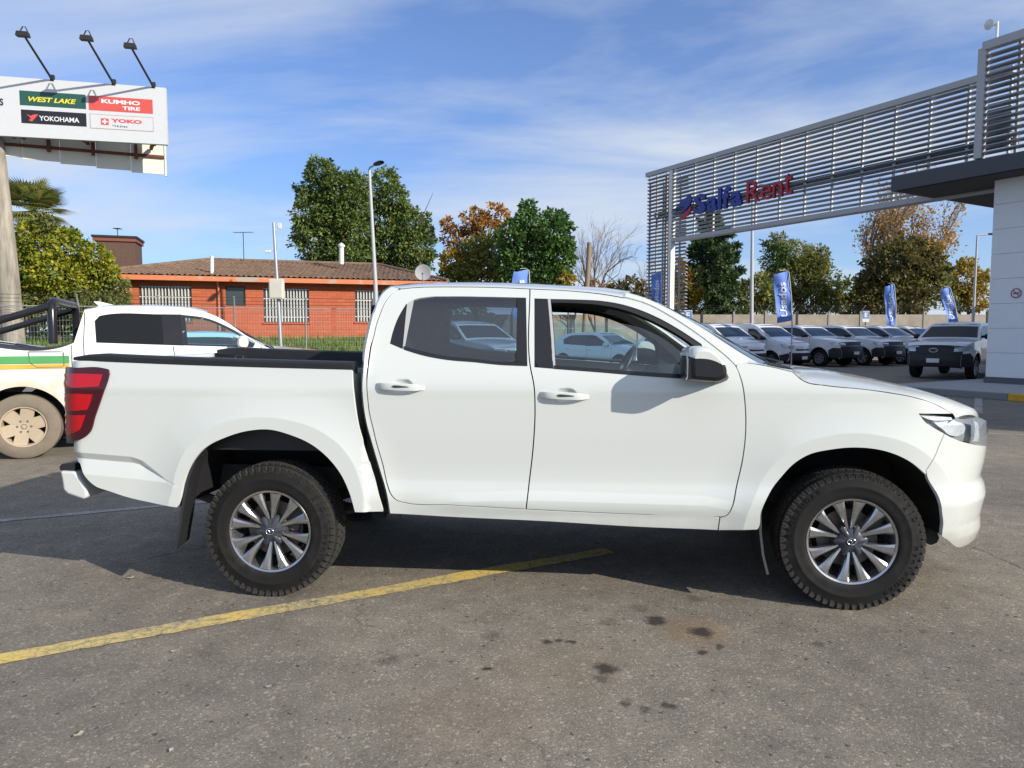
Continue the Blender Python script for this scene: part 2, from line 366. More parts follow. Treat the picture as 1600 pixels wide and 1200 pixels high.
OUT = {
 'bed_side': [(-1.087,1.261),(-1.62,1.273),(-1.978,1.283),(-2.341,1.296),(-2.616,1.306),(-2.79,1.3),(-2.79,0.8),(-2.639,0.728),(-2.597,0.653),(-2.547,0.607),(-2.467,0.579),(-2.358,0.545),(-2.207,0.517),(-2.065,0.498),(-2.045,0.551),(-2.024,0.633),(-1.985,0.726),(-1.903,0.825),(-1.779,0.889),(-1.657,0.925),(-1.537,0.933),(-1.417,0.903),(-1.316,0.859),(-1.22,0.783),(-1.151,0.694),(-1.107,0.596),(-1.077,0.488),(-0.923,0.487),(-0.955,0.621),(-0.991,0.739),(-1.024,0.866),(-1.051,0.959),(-1.071,1.08),(-1.081,1.183),(-1.087,1.261)],
 'rear_arch': [(-1.077,0.488),(-1.107,0.596),(-1.151,0.694),(-1.22,0.783),(-1.316,0.859),(-1.417,0.903),(-1.537,0.933),(-1.657,0.925),(-1.779,0.889),(-1.903,0.825),(-1.985,0.726),(-2.024,0.633),(-2.045,0.551),(-2.058,0.498)],
 'front_arch': [(1.073,0.434),(1.08,0.524),(1.127,0.632),(1.183,0.709),(1.239,0.774),(1.308,0.822),(1.429,0.854),(1.557,0.865),(1.686,0.85),(1.821,0.796),(1.926,0.718),(1.98,0.636),(2.009,0.539),(2.039,0.449),(2.039,0.39)],
 'rear_door': [(-0.142,1.702),(-0.386,1.713),(-0.603,1.716),(-0.785,1.713),(-0.868,1.705),(-0.902,1.69),(-0.93,1.661),(-0.954,1.617),(-0.97,1.563),(-0.985,1.503),(-0.993,1.44),(-1.002,1.387),(-1.005,1.325),(-1.007,1.268),(-1.008,1.183),(-1.004,1.115),(-0.996,1.028),(-0.977,0.941),(-0.958,0.854),(-0.932,0.759),(-0.901,0.628),(-0.882,0.584),(-0.851,0.552),(-0.8,0.538),(-0.572,0.532),(-0.151,0.514),(-0.138,0.636),(-0.115,0.845),(-0.105,1.051),(-0.112,1.187),(-0.13,1.27)],
 'front_door': [(-0.142,1.702),(-0.13,1.27),(-0.112,1.187),(-0.105,1.051),(-0.115,0.845),(-0.138,0.636),(-0.151,0.514),(0.454,0.494),(0.856,0.487),(0.894,0.492),(0.913,0.507),(0.927,0.536),(0.951,0.636),(0.982,0.788),(0.994,0.924),(0.99,1.059),(0.981,1.136),(0.966,1.218),(0.945,1.283),(0.903,1.329),(0.853,1.373),(0.758,1.45),(0.629,1.54),(0.495,1.614),(0.376,1.65),(0.254,1.672),(0.114,1.687)],
 'rear_dlo': [(-0.9,1.398),(-0.891,1.457),(-0.867,1.542),(-0.828,1.621),(-0.791,1.642),(-0.713,1.657),(-0.598,1.66),(-0.383,1.657),(-0.162,1.651),(-0.147,1.28),(-0.298,1.286),(-0.436,1.3),(-0.575,1.311),(-0.716,1.336),(-0.816,1.365)],
 'front_dlo': [(-0.116,1.647),(-0.034,1.644),(0.113,1.64),(0.253,1.632),(0.357,1.614),(0.459,1.582),(0.56,1.536),(0.659,1.478),(0.74,1.423),(0.775,1.398),(0.796,1.323),(0.782,1.214),(0.694,1.217),(0.446,1.232),(0.245,1.248),(0.043,1.262),(-0.11,1.274)],
 'rear_quarter': [(-0.9,1.398),(-0.891,1.457),(-0.867,1.542),(-0.832,1.617),(-0.824,1.617),(-0.827,1.369)],
 'rear_seal': [(-0.824,1.617),(-0.79,1.64),(-0.82,1.366),(-0.827,1.369)],
 'rear_glass': [(-0.804,1.635),(-0.791,1.642),(-0.713,1.655),(-0.598,1.657),(-0.383,1.656),(-0.215,1.651),(-0.213,1.307),(-0.298,1.303),(-0.437,1.317),(-0.576,1.33),(-0.717,1.357),(-0.821,1.384)],
 'rear_belt': [(-0.821,1.384),(-0.717,1.357),(-0.576,1.33),(-0.437,1.317),(-0.298,1.303),(-0.154,1.299),(-0.147,1.28),(-0.298,1.286),(-0.436,1.3),(-0.575,1.311),(-0.716,1.336),(-0.816,1.365)],
 'rear_post': [(-0.211,1.651),(-0.162,1.651),(-0.148,1.3),(-0.209,1.304)],
 'front_post': [(-0.116,1.647),(-0.042,1.644),(-0.03,1.526),(-0.008,1.264),(-0.11,1.274)],
 'front_seal': [(-0.042,1.644),(-0.027,1.644),(-0.012,1.492),(0.003,1.264),(-0.011,1.264),(-0.03,1.526)],
 'front_belt': [(-0.004,1.284),(0.246,1.266),(0.446,1.252),(0.783,1.234),(0.782,1.214),(0.694,1.217),(0.446,1.232),(0.245,1.248),(-0.004,1.266)],
 'front_glass': [(-0.02,1.537),(0.182,1.53),(0.319,1.516),(0.455,1.488),(0.588,1.423),(0.685,1.349),(0.776,1.323),(0.777,1.23),(0.446,1.249),(0.246,1.265),(-0.004,1.282)],
 'front_rubber': [(-0.034,1.644),(0.113,1.64),(0.253,1.632),(0.357,1.614),(0.459,1.582),(0.56,1.536),(0.659,1.478),(0.74,1.423),(0.775,1.398),(0.796,1.323),(0.783,1.23),(0.764,1.23),(0.766,1.323),(0.747,1.379),(0.722,1.401),(0.647,1.454),(0.549,1.51),(0.448,1.557),(0.349,1.591),(0.246,1.611),(0.113,1.622),(-0.02,1.626)],
 'pillar_sill': [(-0.868,1.709),(-0.925,1.721),(-0.961,1.694),(-0.987,1.647),(-1.006,1.559),(-1.014,1.457),(-1.022,1.371),(-1.031,1.268),(-1.034,1.183),(-1.029,1.08),(-1.011,0.959),(-0.982,0.847),(-0.946,0.714),(-0.903,0.567),(-0.893,0.476),(-0.575,0.461),(-0.056,0.444),(0.457,0.42),(0.867,0.41),(0.872,0.484),(0.856,0.487),(0.454,0.494),(-0.151,0.514),(-0.572,0.532),(-0.8,0.538),(-0.851,0.552),(-0.882,0.584),(-0.901,0.628),(-0.932,0.759),(-0.958,0.854),(-0.977,0.941),(-0.996,1.028),(-1.004,1.115),(-1.008,1.183),(-1.007,1.268),(-1.005,1.325),(-1.002,1.387),(-0.993,1.44),(-0.985,1.503),(-0.97,1.563),(-0.954,1.617),(-0.93,1.661),(-0.902,1.69)],
 'fender': [(0.945,1.283),(0.953,1.303),(1.012,1.3),(1.077,1.29),(1.157,1.274),(1.234,1.255),(1.266,1.222),(1.291,1.206),(1.393,1.187),(1.584,1.169),(1.745,1.146),(1.865,1.126),(2.019,1.091),(2.132,1.034),(1.882,1.04),(1.917,0.997),(1.962,0.969),(2.023,0.938),(1.997,0.895),(1.972,0.837),(1.919,0.748),(1.926,0.718),(1.821,0.796),(1.686,0.85),(1.557,0.865),(1.429,0.854),(1.308,0.822),(1.239,0.774),(1.183,0.709),(1.127,0.632),(1.08,0.524),(1.073,0.434),(1.067,0.423),(0.867,0.41),(0.872,0.484),(0.894,0.492),(0.913,0.507),(0.927,0.536),(0.951,0.636),(0.982,0.788),(0.994,0.924),(0.99,1.059),(0.981,1.136),(0.966,1.218)],
 'bumper': [(2.023,0.938),(2.039,0.929),(2.124,0.896),(2.236,0.87),(2.52,0.83),(2.62,0.815),(2.8,0.8),(3.135,0.8),(3.135,0.25),(2.75,0.255),(2.5,0.25),(2.35,0.272),(2.2,0.298),(2.039,0.39),(2.039,0.449),(2.009,0.539),(1.98,0.636),(1.926,0.718),(1.919,0.748),(1.972,0.837),(1.997,0.895)],
 'headlight': [(1.882,1.04),(1.936,1.036),(2.122,1.023),(2.238,1.015),(2.4,1.0),(2.5,0.975),(2.62,0.96),(2.7,0.94),(2.7,0.9),(2.6,0.85),(2.52,0.835),(2.235,0.875),(2.124,0.901),(2.039,0.934),(1.962,0.969),(1.917,0.997)],
 'tail_light': [(-2.613,1.265),(-2.466,1.262),(-2.448,1.257),(-2.439,1.236),(-2.442,1.212),(-2.482,1.099),(-2.522,1.0),(-2.559,0.907),(-2.594,0.878),(-2.657,0.858),(-2.755,0.83),(-2.775,0.86),(-2.775,1.21),(-2.755,1.245)],
 'tail_seg1': [(-2.641,1.232),(-2.472,1.229),(-2.478,1.205),(-2.49,1.163),(-2.635,1.155),(-2.745,1.155),(-2.745,1.225)],
 'tail_seg2': [(-2.637,1.125),(-2.528,1.122),(-2.541,1.078),(-2.561,1.035),(-2.644,1.027),(-2.745,1.02),(-2.745,1.12)],
 'tail_seg3': [(-2.645,1.005),(-2.573,1.007),(-2.59,0.964),(-2.61,0.925),(-2.647,0.902),(-2.74,0.88),(-2.745,1.0)],
 'light_strip': [(1.897,1.032),(2.118,1.018),(2.118,1.004),(1.932,1.016)],
 'light_chrome': [(1.987,1.002),(2.136,1.007),(2.221,0.992),(2.193,0.926),(2.15,0.915),(2.061,0.936)],
 'light_end': [(2.285,0.992),(2.321,0.979),(2.304,0.876),(2.239,0.882)],
}
LINE = {
 'hood_edge': [(1.234,-0.893,1.255),(1.266,-0.906,1.222),(1.291,-0.911,1.206),(1.393,-0.916,1.187),(1.584,-0.919,1.168),(1.745,-0.918,1.146),(1.846,-0.908,1.126),(1.958,-0.879,1.091),(2.077,-0.84,1.034)],
 'roof': [(-0.868,-0.673,1.705),(-0.785,-0.667,1.713),(-0.603,-0.665,1.716),(-0.386,-0.667,1.713),(-0.135,-0.675,1.702),(0.114,-0.686,1.687),(0.254,-0.697,1.672),(0.376,-0.71,1.65),(0.496,-0.729,1.614),(0.629,-0.766,1.54),(0.758,-0.807,1.45),(0.853,-0.841,1.373),(0.903,-0.861,1.329),(0.945,-0.881,1.283)],
 'cab_rear': [(-0.925,-0.661,1.721),(-0.961,-0.681,1.694),(-0.987,-0.712,1.646),(-1.006,-0.767,1.559),(-1.014,-0.836,1.457),(-1.022,-0.879,1.371),(-1.031,-0.903,1.268),(-1.034,-0.917,1.183),(-1.029,-0.92,1.08),(-1.011,-0.918,0.959),(-0.982,-0.914,0.847),(-0.946,-0.909,0.714),(-0.903,-0.923,0.566),(-0.893,-0.911,0.476)],
 'roof_sil': [(-1.033,-0.4,1.738),(-0.974,-0.4,1.749),(-0.837,-0.4,1.755),(-0.489,-0.4,1.761),(-0.144,-0.4,1.752),(0.235,-0.4,1.722),(0.442,-0.4,1.687)],
 'hood_sil': [(1.29,-0.45,1.268),(1.454,-0.45,1.25),(1.599,-0.45,1.235),(1.762,-0.45,1.206),(1.961,-0.45,1.159),(2.142,-0.45,1.101),(2.286,-0.45,1.046),(2.377,-0.45,1.002),(2.432,-0.45,0.962)],
 'screen_edge': [(0.42,-0.619,1.675),(0.489,-0.633,1.653),(0.575,-0.654,1.613),(0.677,-0.681,1.559),(0.81,-0.719,1.478),(0.971,-0.769,1.368),(1.092,-0.803,1.29)],
 'mirror_outline': [(0.655,-1.1,1.223),(0.651,-1.1,1.283),(0.651,-1.1,1.356),(0.668,-1.1,1.381),(0.702,-1.1,1.391),(0.74,-1.1,1.389),(0.777,-1.1,1.369),(0.812,-1.1,1.337),(0.834,-1.1,1.309),(0.845,-1.1,1.268),(0.848,-1.1,1.236),(0.815,-1.1,1.216),(0.737,-1.1,1.215)],
 'mirror_split': [(0.65,-1.1,1.343),(0.703,-1.1,1.342),(0.747,-1.1,1.337),(0.791,-1.1,1.323),(0.835,-1.1,1.3)],
 'bumper_end': [(-2.772,-0.885,0.684),(-2.763,-0.885,0.633),(-2.757,-0.885,0.575),(-2.733,-0.885,0.553),(-2.641,-0.885,0.522),(-2.62,-0.885,0.536),(-2.62,-0.885,0.576),(-2.648,-0.885,0.627),(-2.684,-0.885,0.681)],
 'bumper_pad': [(-2.786,-0.87,0.706),(-2.783,-0.87,0.682),(-2.693,-0.87,0.683),(-2.687,-0.87,0.729),(-2.77,-0.87,0.721)],
}
# ============================================================ panels cut from a side surface
def smooth_loop(pts, sp, corner=32):
    P = [np.array(p, float) for p in pts]
    if np.hypot(*(P[0]-P[-1])) < 1e-6: P = P[:-1]
    n = len(P); T = []
    for i in range(n):
        a = P[i]-P[i-1]; b = P[(i+1) % n]-P[i]; la, lb = max(np.hypot(*a), 1e-9), max(np.hypot(*b), 1e-9)
        an = abs(math.degrees(math.atan2(a[0]*b[1]-a[1]*b[0], a[0]*b[0]+a[1]*b[1])))
        if an > corner: T.append(None)
        else:
            t = a/la*lb+b/lb*la; T.append(t/max(np.hypot(*t), 1e-9))
    o = []
    for i in range(n):
        p, q = P[i], P[(i+1) % n]; d = q-p; L = np.hypot(*d); k = max(1, int(math.ceil(L/sp)))
        m0 = T[i]*L if T[i] is not None else d; m1 = T[(i+1) % n]*L if T[(i+1) % n] is not None else d
        for j in range(k):
            t = j/k
            o.append((2*t**3-3*t**2+1)*p+(t**3-2*t**2+t)*m0+(-2*t**3+3*t**2)*q+(t**3-t**2)*m1)
    return np.array(o)
def area2(L): return float(np.sum(L[:, 0]*np.roll(L[:, 1], -1)-np.roll(L[:, 0], -1)*L[:, 1]))
def offset_loop(L, d):
    a = L-np.roll(L, 1, 0); b = np.roll(L, -1, 0)-L
    a /= np.maximum(np.hypot(a[:, 0], a[:, 1]), 1e-9)[:, None]; b /= np.maximum(np.hypot(b[:, 0], b[:, 1]), 1e-9)[:, None]
    n = np.stack([-(a[:, 1]+b[:, 1]), a[:, 0]+b[:, 0]], 1); l = np.hypot(n[:, 0], n[:, 1]); n /= np.maximum(l, .5)[:, None]*np.maximum(l, .5)[:, None]/2
    return L+n*d
def inside(L, Q):
    x, y = Q[:, 0], Q[:, 1]; r = np.zeros(len(Q), bool); n = len(L)
    for i in range(n):
        (x0, y0), (x1, y1) = L[i], L[(i+1) % n]
        if y0 == y1: continue
        c = ((y0 > y) != (y1 > y)) & (x < (x1-x0)*(y-y0)/(y1-y0)+x0); r ^= c
    return r
def panel(name, outline, mat, parent, holes=(), sp=.03, bsp=None, off=0.0, shrink=.0033, flange=.022, surfF=None, normF=None, side=-1, corner=32, dense=(), offF=None, extra=None):
    surfF = surfF or surf; normF = normF or surf_n; bsp = bsp or sp
    L = smooth_loop(outline, bsp, corner)
    if area2(L) < 0: L = L[::-1]
    if shrink: L = offset_loop(L, shrink)
    HL = []
    for h in holes:
        q = smooth_loop(h, bsp, corner)
        if area2(q) < 0: q = q[::-1]
        HL.append(q)
    lo, hi = L.min(0), L.max(0)
    gx = np.arange(lo[0], hi[0], sp); gy = np.arange(lo[1], hi[1], sp*.87); G = []
    for j, yy in enumerate(gy): G.append(np.stack([gx+(sp/2 if j % 2 else 0), np.full(len(gx), yy)], 1))
    for (cx_, cy_, rx, ry, ds) in dense:
        for yy in np.arange(cy_-ry, cy_+ry, ds): xs = np.arange(cx_-rx, cx_+rx, ds); G.append(np.stack([xs, np.full(len(xs), yy)], 1))
    G = np.concatenate(G) if G else np.zeros((0, 2))
    nx = 0
    if extra is not None:
        G = np.concatenate([G, extra]); nx = len(extra)
    isx = np.zeros(len(G), bool); isx[len(G)-nx:] = nx > 0
    k_ = inside(L, G); G = G[k_]; isx = isx[k_]
    for q in HL: k_ = ~inside(q, G); G = G[k_]; isx = isx[k_]
    B = np.concatenate([L]+HL)
    if len(G):
        d = np.full(len(G), 9.0)
        for k in range(0, len(G), 4000):
            dd = G[k:k+4000, None, :]-B[None]; d[k:k+4000] = np.sqrt((dd**2).sum(-1)).min(1)
        k_ = d > np.where(isx, .004, (min(sp, bsp) if not dense else .006)*.55); G = G[k_]; isx = isx[k_]
        if isx.any():
            X = G[isx]; d = np.full(len(G), 9.0)
            for k in range(0, len(G), 2000): d[k:k+2000] = np.sqrt(((G[k:k+2000, None, :]-X[None])**2).sum(-1)).min(1)
            G = G[isx | (d > sp*.4)]
    V2 = np.concatenate([B, G]); E = []; b = 0; loops = []
    for q in [L]+HL:
        n = len(q); E += [(b+i, b+(i+1) % n) for i in range(n)]; loops.append((b, n)); b += n
    rv, re, rf, ov, oe, of = delaunay_2d_cdt([Vector(p) for p in V2], E, [], 0, 1e-7)
    RV = np.array([tuple(p) for p in rv]); RF = np.array([f for f in rf if len(f) == 3])
    c = RV[RF].mean(1); ok = inside(L, c)
    for q in HL: ok &= ~inside(q, c)
    RF = RF[ok]
    Pp = surfF(RV[:, 0], RV[:, 1]); Nn = normF(RV[:, 0], RV[:, 1])
    o = off if offF is None else offF(RV[:, 0], RV[:, 1])
    Pp = Pp+Nn*(o[:, None] if isinstance(o, np.ndarray) else o)
    V = [tuple(p) for p in Pp]; NV = [tuple(p) for p in Nn]; F = [tuple(int(i) for i in f) for f in RF]
    if F:
        A_ = np.array(F); cr_ = np.cross(Pp[A_[:, 1]]-Pp[A_[:, 0]], Pp[A_[:, 2]]-Pp[A_[:, 0]]); sg_ = (cr_*Nn[A_[:, 0]]).sum(1) < 0
        F = [f[::-1] if g else f for f, g in zip(F, sg_)]
    if flange:
        mp_ = {}
        for i, lst in enumerate(ov):
            for k in lst: mp_[k] = i
        for bi, (b0, n) in enumerate(loops):
            idx = [mp_.get(b0+i) for i in range(n)]; idx = [i for i in idx if i is not None]; n = len(idx)
            s = len(V)
            for k, i in enumerate(idx):
                j0, j1 = idx[k-1], idx[(k+1) % n]; t = Pp[j1]-Pp[j0]; ou = np.cross(t, Nn[i]); ou /= max(np.linalg.norm(ou), 1e-9)
                if bi: ou = -ou; 
                V.append(tuple(Pp[i])); NV.append(tuple(ou*.92+Nn[i]*.39)); V.append(tuple(Pp[i]-Nn[i]*flange)); NV.append(tuple(ou))
            for k in range(n):
                q = (s+2*k, s+2*k+1, s+2*((k+1) % n)+1, s+2*((k+1) % n)); F.append(q if not bi else q[::-1])
    if side > 0:
        V = [(x, -y, z) for x, y, z in V]; NV = [(x, -y, z) for x, y, z in NV]; F = [f[::-1] for f in F]
    me = bpy.data.meshes.new(name); me.from_pydata(V, [], F); me.materials.append(mat)
    me.polygons.foreach_set('use_smooth', [True]*len(F)); me.update()
    me.normals_split_custom_set_from_vertices(NV)
    return link(name, me, parent)
def resample3(pts, n):
    P = np.array(pts, float); d = np.r_[0, np.cumsum(np.linalg.norm(np.diff(P, axis=0), axis=1))]; t = np.linspace(0, d[-1], n)
    i = np.clip(np.searchsorted(d, t, side='right')-1, 0, len(P)-2); h = (d[i+1]-d[i]); u = ((t-d[i])/h)[:, None]; h = h[:, None]
    D = np.gradient(P, d, axis=0) if len(P) > 2 else np.repeat((P[1:]-P[:1])/d[-1], 2, 0)
    return (2*u**3-3*u**2+1)*P[i]+(u**3-2*u**2+u)*h*D[i]+(-2*u**3+3*u**2)*P[i+1]+(u**3-u**2)*h*D[i+1]
def mir(rows): return [[(x, -y, z) for x, y, z in r] for r in rows]

def crease_points():
    o = []
    for k in 'rf':
        cx_, cz_ = WH[k]
        for th in np.arange(-20, 200, 1.0):
            for dr in (-.003, .003, .012): r = float(flare_r(k, th))+dr; o.append((cx_+r*math.cos(R(th)), cz_+r*math.sin(R(th))))
    for x in np.arange(-2.70, -2.0, .012):
        z1 = np.interp(x, [-2.9,-2.33,-2.27,-2.12,-2.0], [.815,.775,.755,.645,.60]); z2 = np.interp(x, [-2.9,-2.12,-2.0], [.70,.635,.60]); d = max(z1-z2, 1e-4)
        for z in (z1, z1-.3*d, z2): o += [(x, z-.0025), (x, z+.0025)]
    for x in np.arange(-.85, 1.0, .015):
        zc = float(np.interp(x, [-.75,-.55,-.1,.8,1.05,1.2], [.56,.60,.615,.60,.55,.52])); o += [(x, zc-.0025), (x, zc+.0025), (x, zc-.048), (x, zc-.053)]
    return np.array(o)
CREASE = crease_points()
# ============================================================ the white pickup in front
MT['white_flat'] = MT['white']
MT['red_lens'] = simple('red_lamp_lens', (.50, .004, .010), .16, coat=.25, var=.1, scale=30)
MT['dark_red_lens'] = simple('dark_red_lamp_rim', (.055, .004, .010), .16, coat=.25)
MT['lamp_silver'] = simple('lamp_reflector', (.82, .84, .86), .30, .55, var=.12, scale=25)
MT['lamp_grey'] = simple('lamp_housing', (.27, .28, .30), .4, .2)
t_ = NT('tyre_rubber'); f_ = t_.noise(14, 6, .65, t_.obj()); g_ = t_.noise(3, 3, .5, t_.obj())
t_.set(Base_Color=t_.mix(t_.m('MULTIPLY', t_.rng(f_, .45, .75), t_.rng(g_, .35, .7)), (.0105, .0100, .0098), (.042, .038, .033)), Roughness=.78, Specular_IOR_Level=.3); t_.bump(t_.noise(160, 3, .6, t_.obj()), .18, .003); MT['tyre'] = t_.mat
MT['tread'] = simple('dusty_tread', (.030, .027, .023), .9, var=.5, scale=22, bump=.4, bscale=120)
MT['alloy'] = simple('machined_alloy', (.50, .50, .51), .26, .92, var=.10, scale=20)
MT['alloy_dark'] = simple('alloy_pocket', (.20, .205, .215), .42, .8)
MT['hub_black'] = simple('hub_cover_black', (.045, .05, .062), .3)
MT['disc'] = simple('brake_disc_steel', (.17, .15, .13), .5, .7, var=.3, scale=15)
MT['dusty_tyre'] = simple('dusty_tyre_rubber', (.20, .165, .125), .92, var=.3, scale=9, bump=.3, bscale=90)
MT['dusty_alloy'] = simple('dusty_alloy', (.46, .37, .26), .7, .1, var=.2, scale=8)

def tread_blocks(mb, Rr, wy, n, m=0, lug=.012):
    """shoulder lugs and two staggered centre rows of an all-terrain tyre"""
    for k in range(n):
        t = 2*math.pi*k/n; rot = Matrix.Rotation(-t, 3, 'Y')
        for s in (-1, 1):
            for (dy, w, l, h, ph) in ((wy*.40, wy*.17, .80, 0, 0), (wy*.20, wy*.15, .80, .002, .5), (wy*.065, wy*.10, .75, .002, .0)):
                tt = t+(ph+(.5 if s > 0 else 0))*2*math.pi/n; r0 = Rr-(.0195 if dy > wy*.35 else .0105)
                rot = Matrix.Rotation(-tt, 3, 'Y')@Matrix.Rotation(s*.25, 3, 'X').to_3x3()
                mb.box((r0*math.cos(tt), s*dy, r0*math.sin(tt)), (lug*1.6, w, 2*math.pi*Rr/n*l), m, Matrix.Rotation(-tt, 3, 'Y')@Matrix.Rotation(s*.3, 3, 'X'))
            tt = t+(.25 if s > 0 else 0)*2*math.pi/n   # sidewall lug
            L_ = .034 if k % 2 else .022
            mb.box(((Rr-.026)*math.cos(tt), s*wy*.468, (Rr-.026)*math.sin(tt)), (L_, .007, 2*math.pi*Rr/n*.5), m, Matrix.Rotation(-tt, 3, 'Y')@Matrix.Rotation(0, 3, 'X'))
def clamp_ground(me, hub):
    for v in me.vertices:
        if v.co.z < -hub+.002: v.co.z = -hub+.002
def hero_wheel(parent, loc, steer, side, proto):
    """wheel axis along y; the face looks to -y"""
    if proto is not None:
        w = proto.copy(); COL.objects.link(w); w.parent = parent
        for ch in proto.children:
            c = ch.copy(); COL.objects.link(c); c.parent = w
    else:
        hub = loc[2]; Rr = .372; Wd = .250; ro = .226
        rim = MB(); rim.lathe([(ro, -.098), (ro+.006, -.112), (ro+.002, -.117), (ro-.008, -.113), (ro-.014, -.100), (ro-.020, -.05), (ro-.05, .02), (ro-.045, .09), (ro, .10)], 72)
        w = rim.obj('wheel', MT['alloy'], parent, 40, recalc=False)
        ty = MB(); ty.lathe([(ro-.002, -.100), (ro+.006, -.1165), (ro+.016, -.1215), (ro+.035, -.1245), (ro+.060, -.1255), (ro+.064, -.1275), (ro+.070, -.1275), (ro+.074, -.1255), (ro+.098, -.122), (Rr-.030, -.1175), (Rr-.016, -.112), (Rr-.0095, -.101), (Rr-.008, -.05), (Rr-.008, .05), (Rr-.010, .10), (Rr-.016, .11), (ro+.06, .1255), (ro, .1)], 96, sgn=-1)
        for k, q in enumerate("GEOLANDAR  A/T"):   # raised sidewall ribs standing for the moulded lettering
            if q == ' ': continue
        o = ty.obj('tyre', MT['tyre'], w, 45)
        clamp_ground(o.data, hub)
        tb = MB(); tread_blocks(tb, Rr, Wd, 58); o = tb.obj('tread', MT['tread'], w); clamp_ground(o.data, hub)
        # bead letters
        for i_, (txt, a0) in enumerate((("GEOLANDAR", 150), ("A/T", 30), ("GEOLANDAR", -30))):
            mbl = MB(); sp_ = 6.6; n_ = len(txt)
            for k, ch in enumerate(txt):
                me = text_mesh(ch, .036, .0012, MT['tyre'])
                ang = R(a0-(k-(n_-1)/2)*sp_); r_ = ro+.084
                T_ = Matrix.Translation((r_*math.cos(ang), -.1255, r_*math.sin(ang)))@Matrix.Rotation(-(ang-math.pi/2), 4, 'Y')@Matrix.Rotation(math.pi/2, 4, 'X')
                mbl.add([T_@v.co for v in me.vertices], [tuple(p.vertices) for p in me.polygons]); bpy.data.meshes.remove(me)
            mbl.obj('tyre_lettering', MT['tyre'], w, recalc=False)
        # twelve spokes in six pairs
        def spoke(a_in, a_out):
            mb = MB(); rows = []
            for t in np.linspace(0, 1, 7):
                r = .060+t*(ro-.012-.060); an = a_in+(a_out-a_in)*t**.75; wd = .009+.0100*t+.0125*t**3
                dep = -.085-.018*math.sin(t*math.pi*.5)-.008*t; c, s = math.cos(an), math.sin(an); tx, tz = -s, c
                def q(u, dy): return (r*c+tx*u, dep+dy, r*s+tz*u)
                rows.append([q(-wd, .034), q(-wd, .004), q(-wd*.55, -.004), q(wd*.55, -.004), q(wd, .004), q(wd, .034)])
            mb.grid(rows); mb.add([rows[-1][i] for i in range(6)], [(0, 1, 2, 3, 4, 5)]); return mb
        SO, SI = R(14.5), R(9)
        for k in range(6):
            for s in (-1, 1):
                c0 = R(90+5)+k*math.pi/3; m_ = spoke(c0+s*SI, c0+s*SO); m_.obj('spoke', MT['alloy'], w, 32)
        hb = MB(); hb.lathe([(.0, -.060), (.078, -.060), (.082, -.05), (.086, .0), (.0, .0)], 36); hb.obj('hub', MT['alloy_dark'], w, 40)
        hc = MB(); ring0, ring1, ring2 = [], [], []
        for k in range(72):
            t = 2*math.pi*k/72; lobe = .066+.026*max(0, math.cos(6*(t-R(125))))**.6
            for rg, f, y in ((ring0, 1.0, -.078), (ring1, .94, -.098), (ring2, .55, -.112)): rg.append((lobe*f*math.cos(t), y, lobe*f*math.sin(t)))
        vs = ring0+ring1+ring2+[(0, -.114, 0)]; fs = []
        for i in (0, 72):
            for k in range(72): fs.append((i+k, i+(k+1) % 72, i+72+(k+1) % 72, i+72+k))
        fs += [(144+k, 144+(k+1) % 72, 216) for k in range(72)]
        hc.add(vs, fs); hc.obj('hub_cap', MT['hub_black'], w, 35)
        em = MB(); pts = [(.021*math.cos(t), -.1155, .0165*math.sin(t)) for t in np.linspace(0, 2*math.pi, 29)]
        em.tube(pts, .0028, 6, cap=False)
        em.tube([(-.0195, -.1155, .004), (-.010, -.1155, .009), (-.004, -.1155, .003), (0, -.1155, -.009), (.004, -.1155, .003), (.010, -.1155, .009), (.0195, -.1155, .004)], [.001, .0024, .0026, .0024, .0026, .0024, .001], 6)
        em.obj('wheel_emblem', MT['chrome'], w, 60)
        bd = MB(); bd.lathe([(.0, -.03), (.155, -.03), (.155, -.012), (.0, -.012)], 40); bd.obj('brake_disc', MT['disc'], w, 40)
        cp = MB(); cp.box((.125, -.03, .06), (.07, .05, .15), 0, Matrix.Rotation(R(20), 3, 'Y')); cp.obj('brake_caliper', MT['bracket'], w, bevel=.008)
        bk = MB(); bk.lathe([(.0, .02), (ro-.05, .02)], 40); bk.obj('backing_plate', MT['dark'], w, 40)
    w.location = loc; w.rotation_euler = (0, 0, steer+(math.pi if side > 0 else 0)); return w

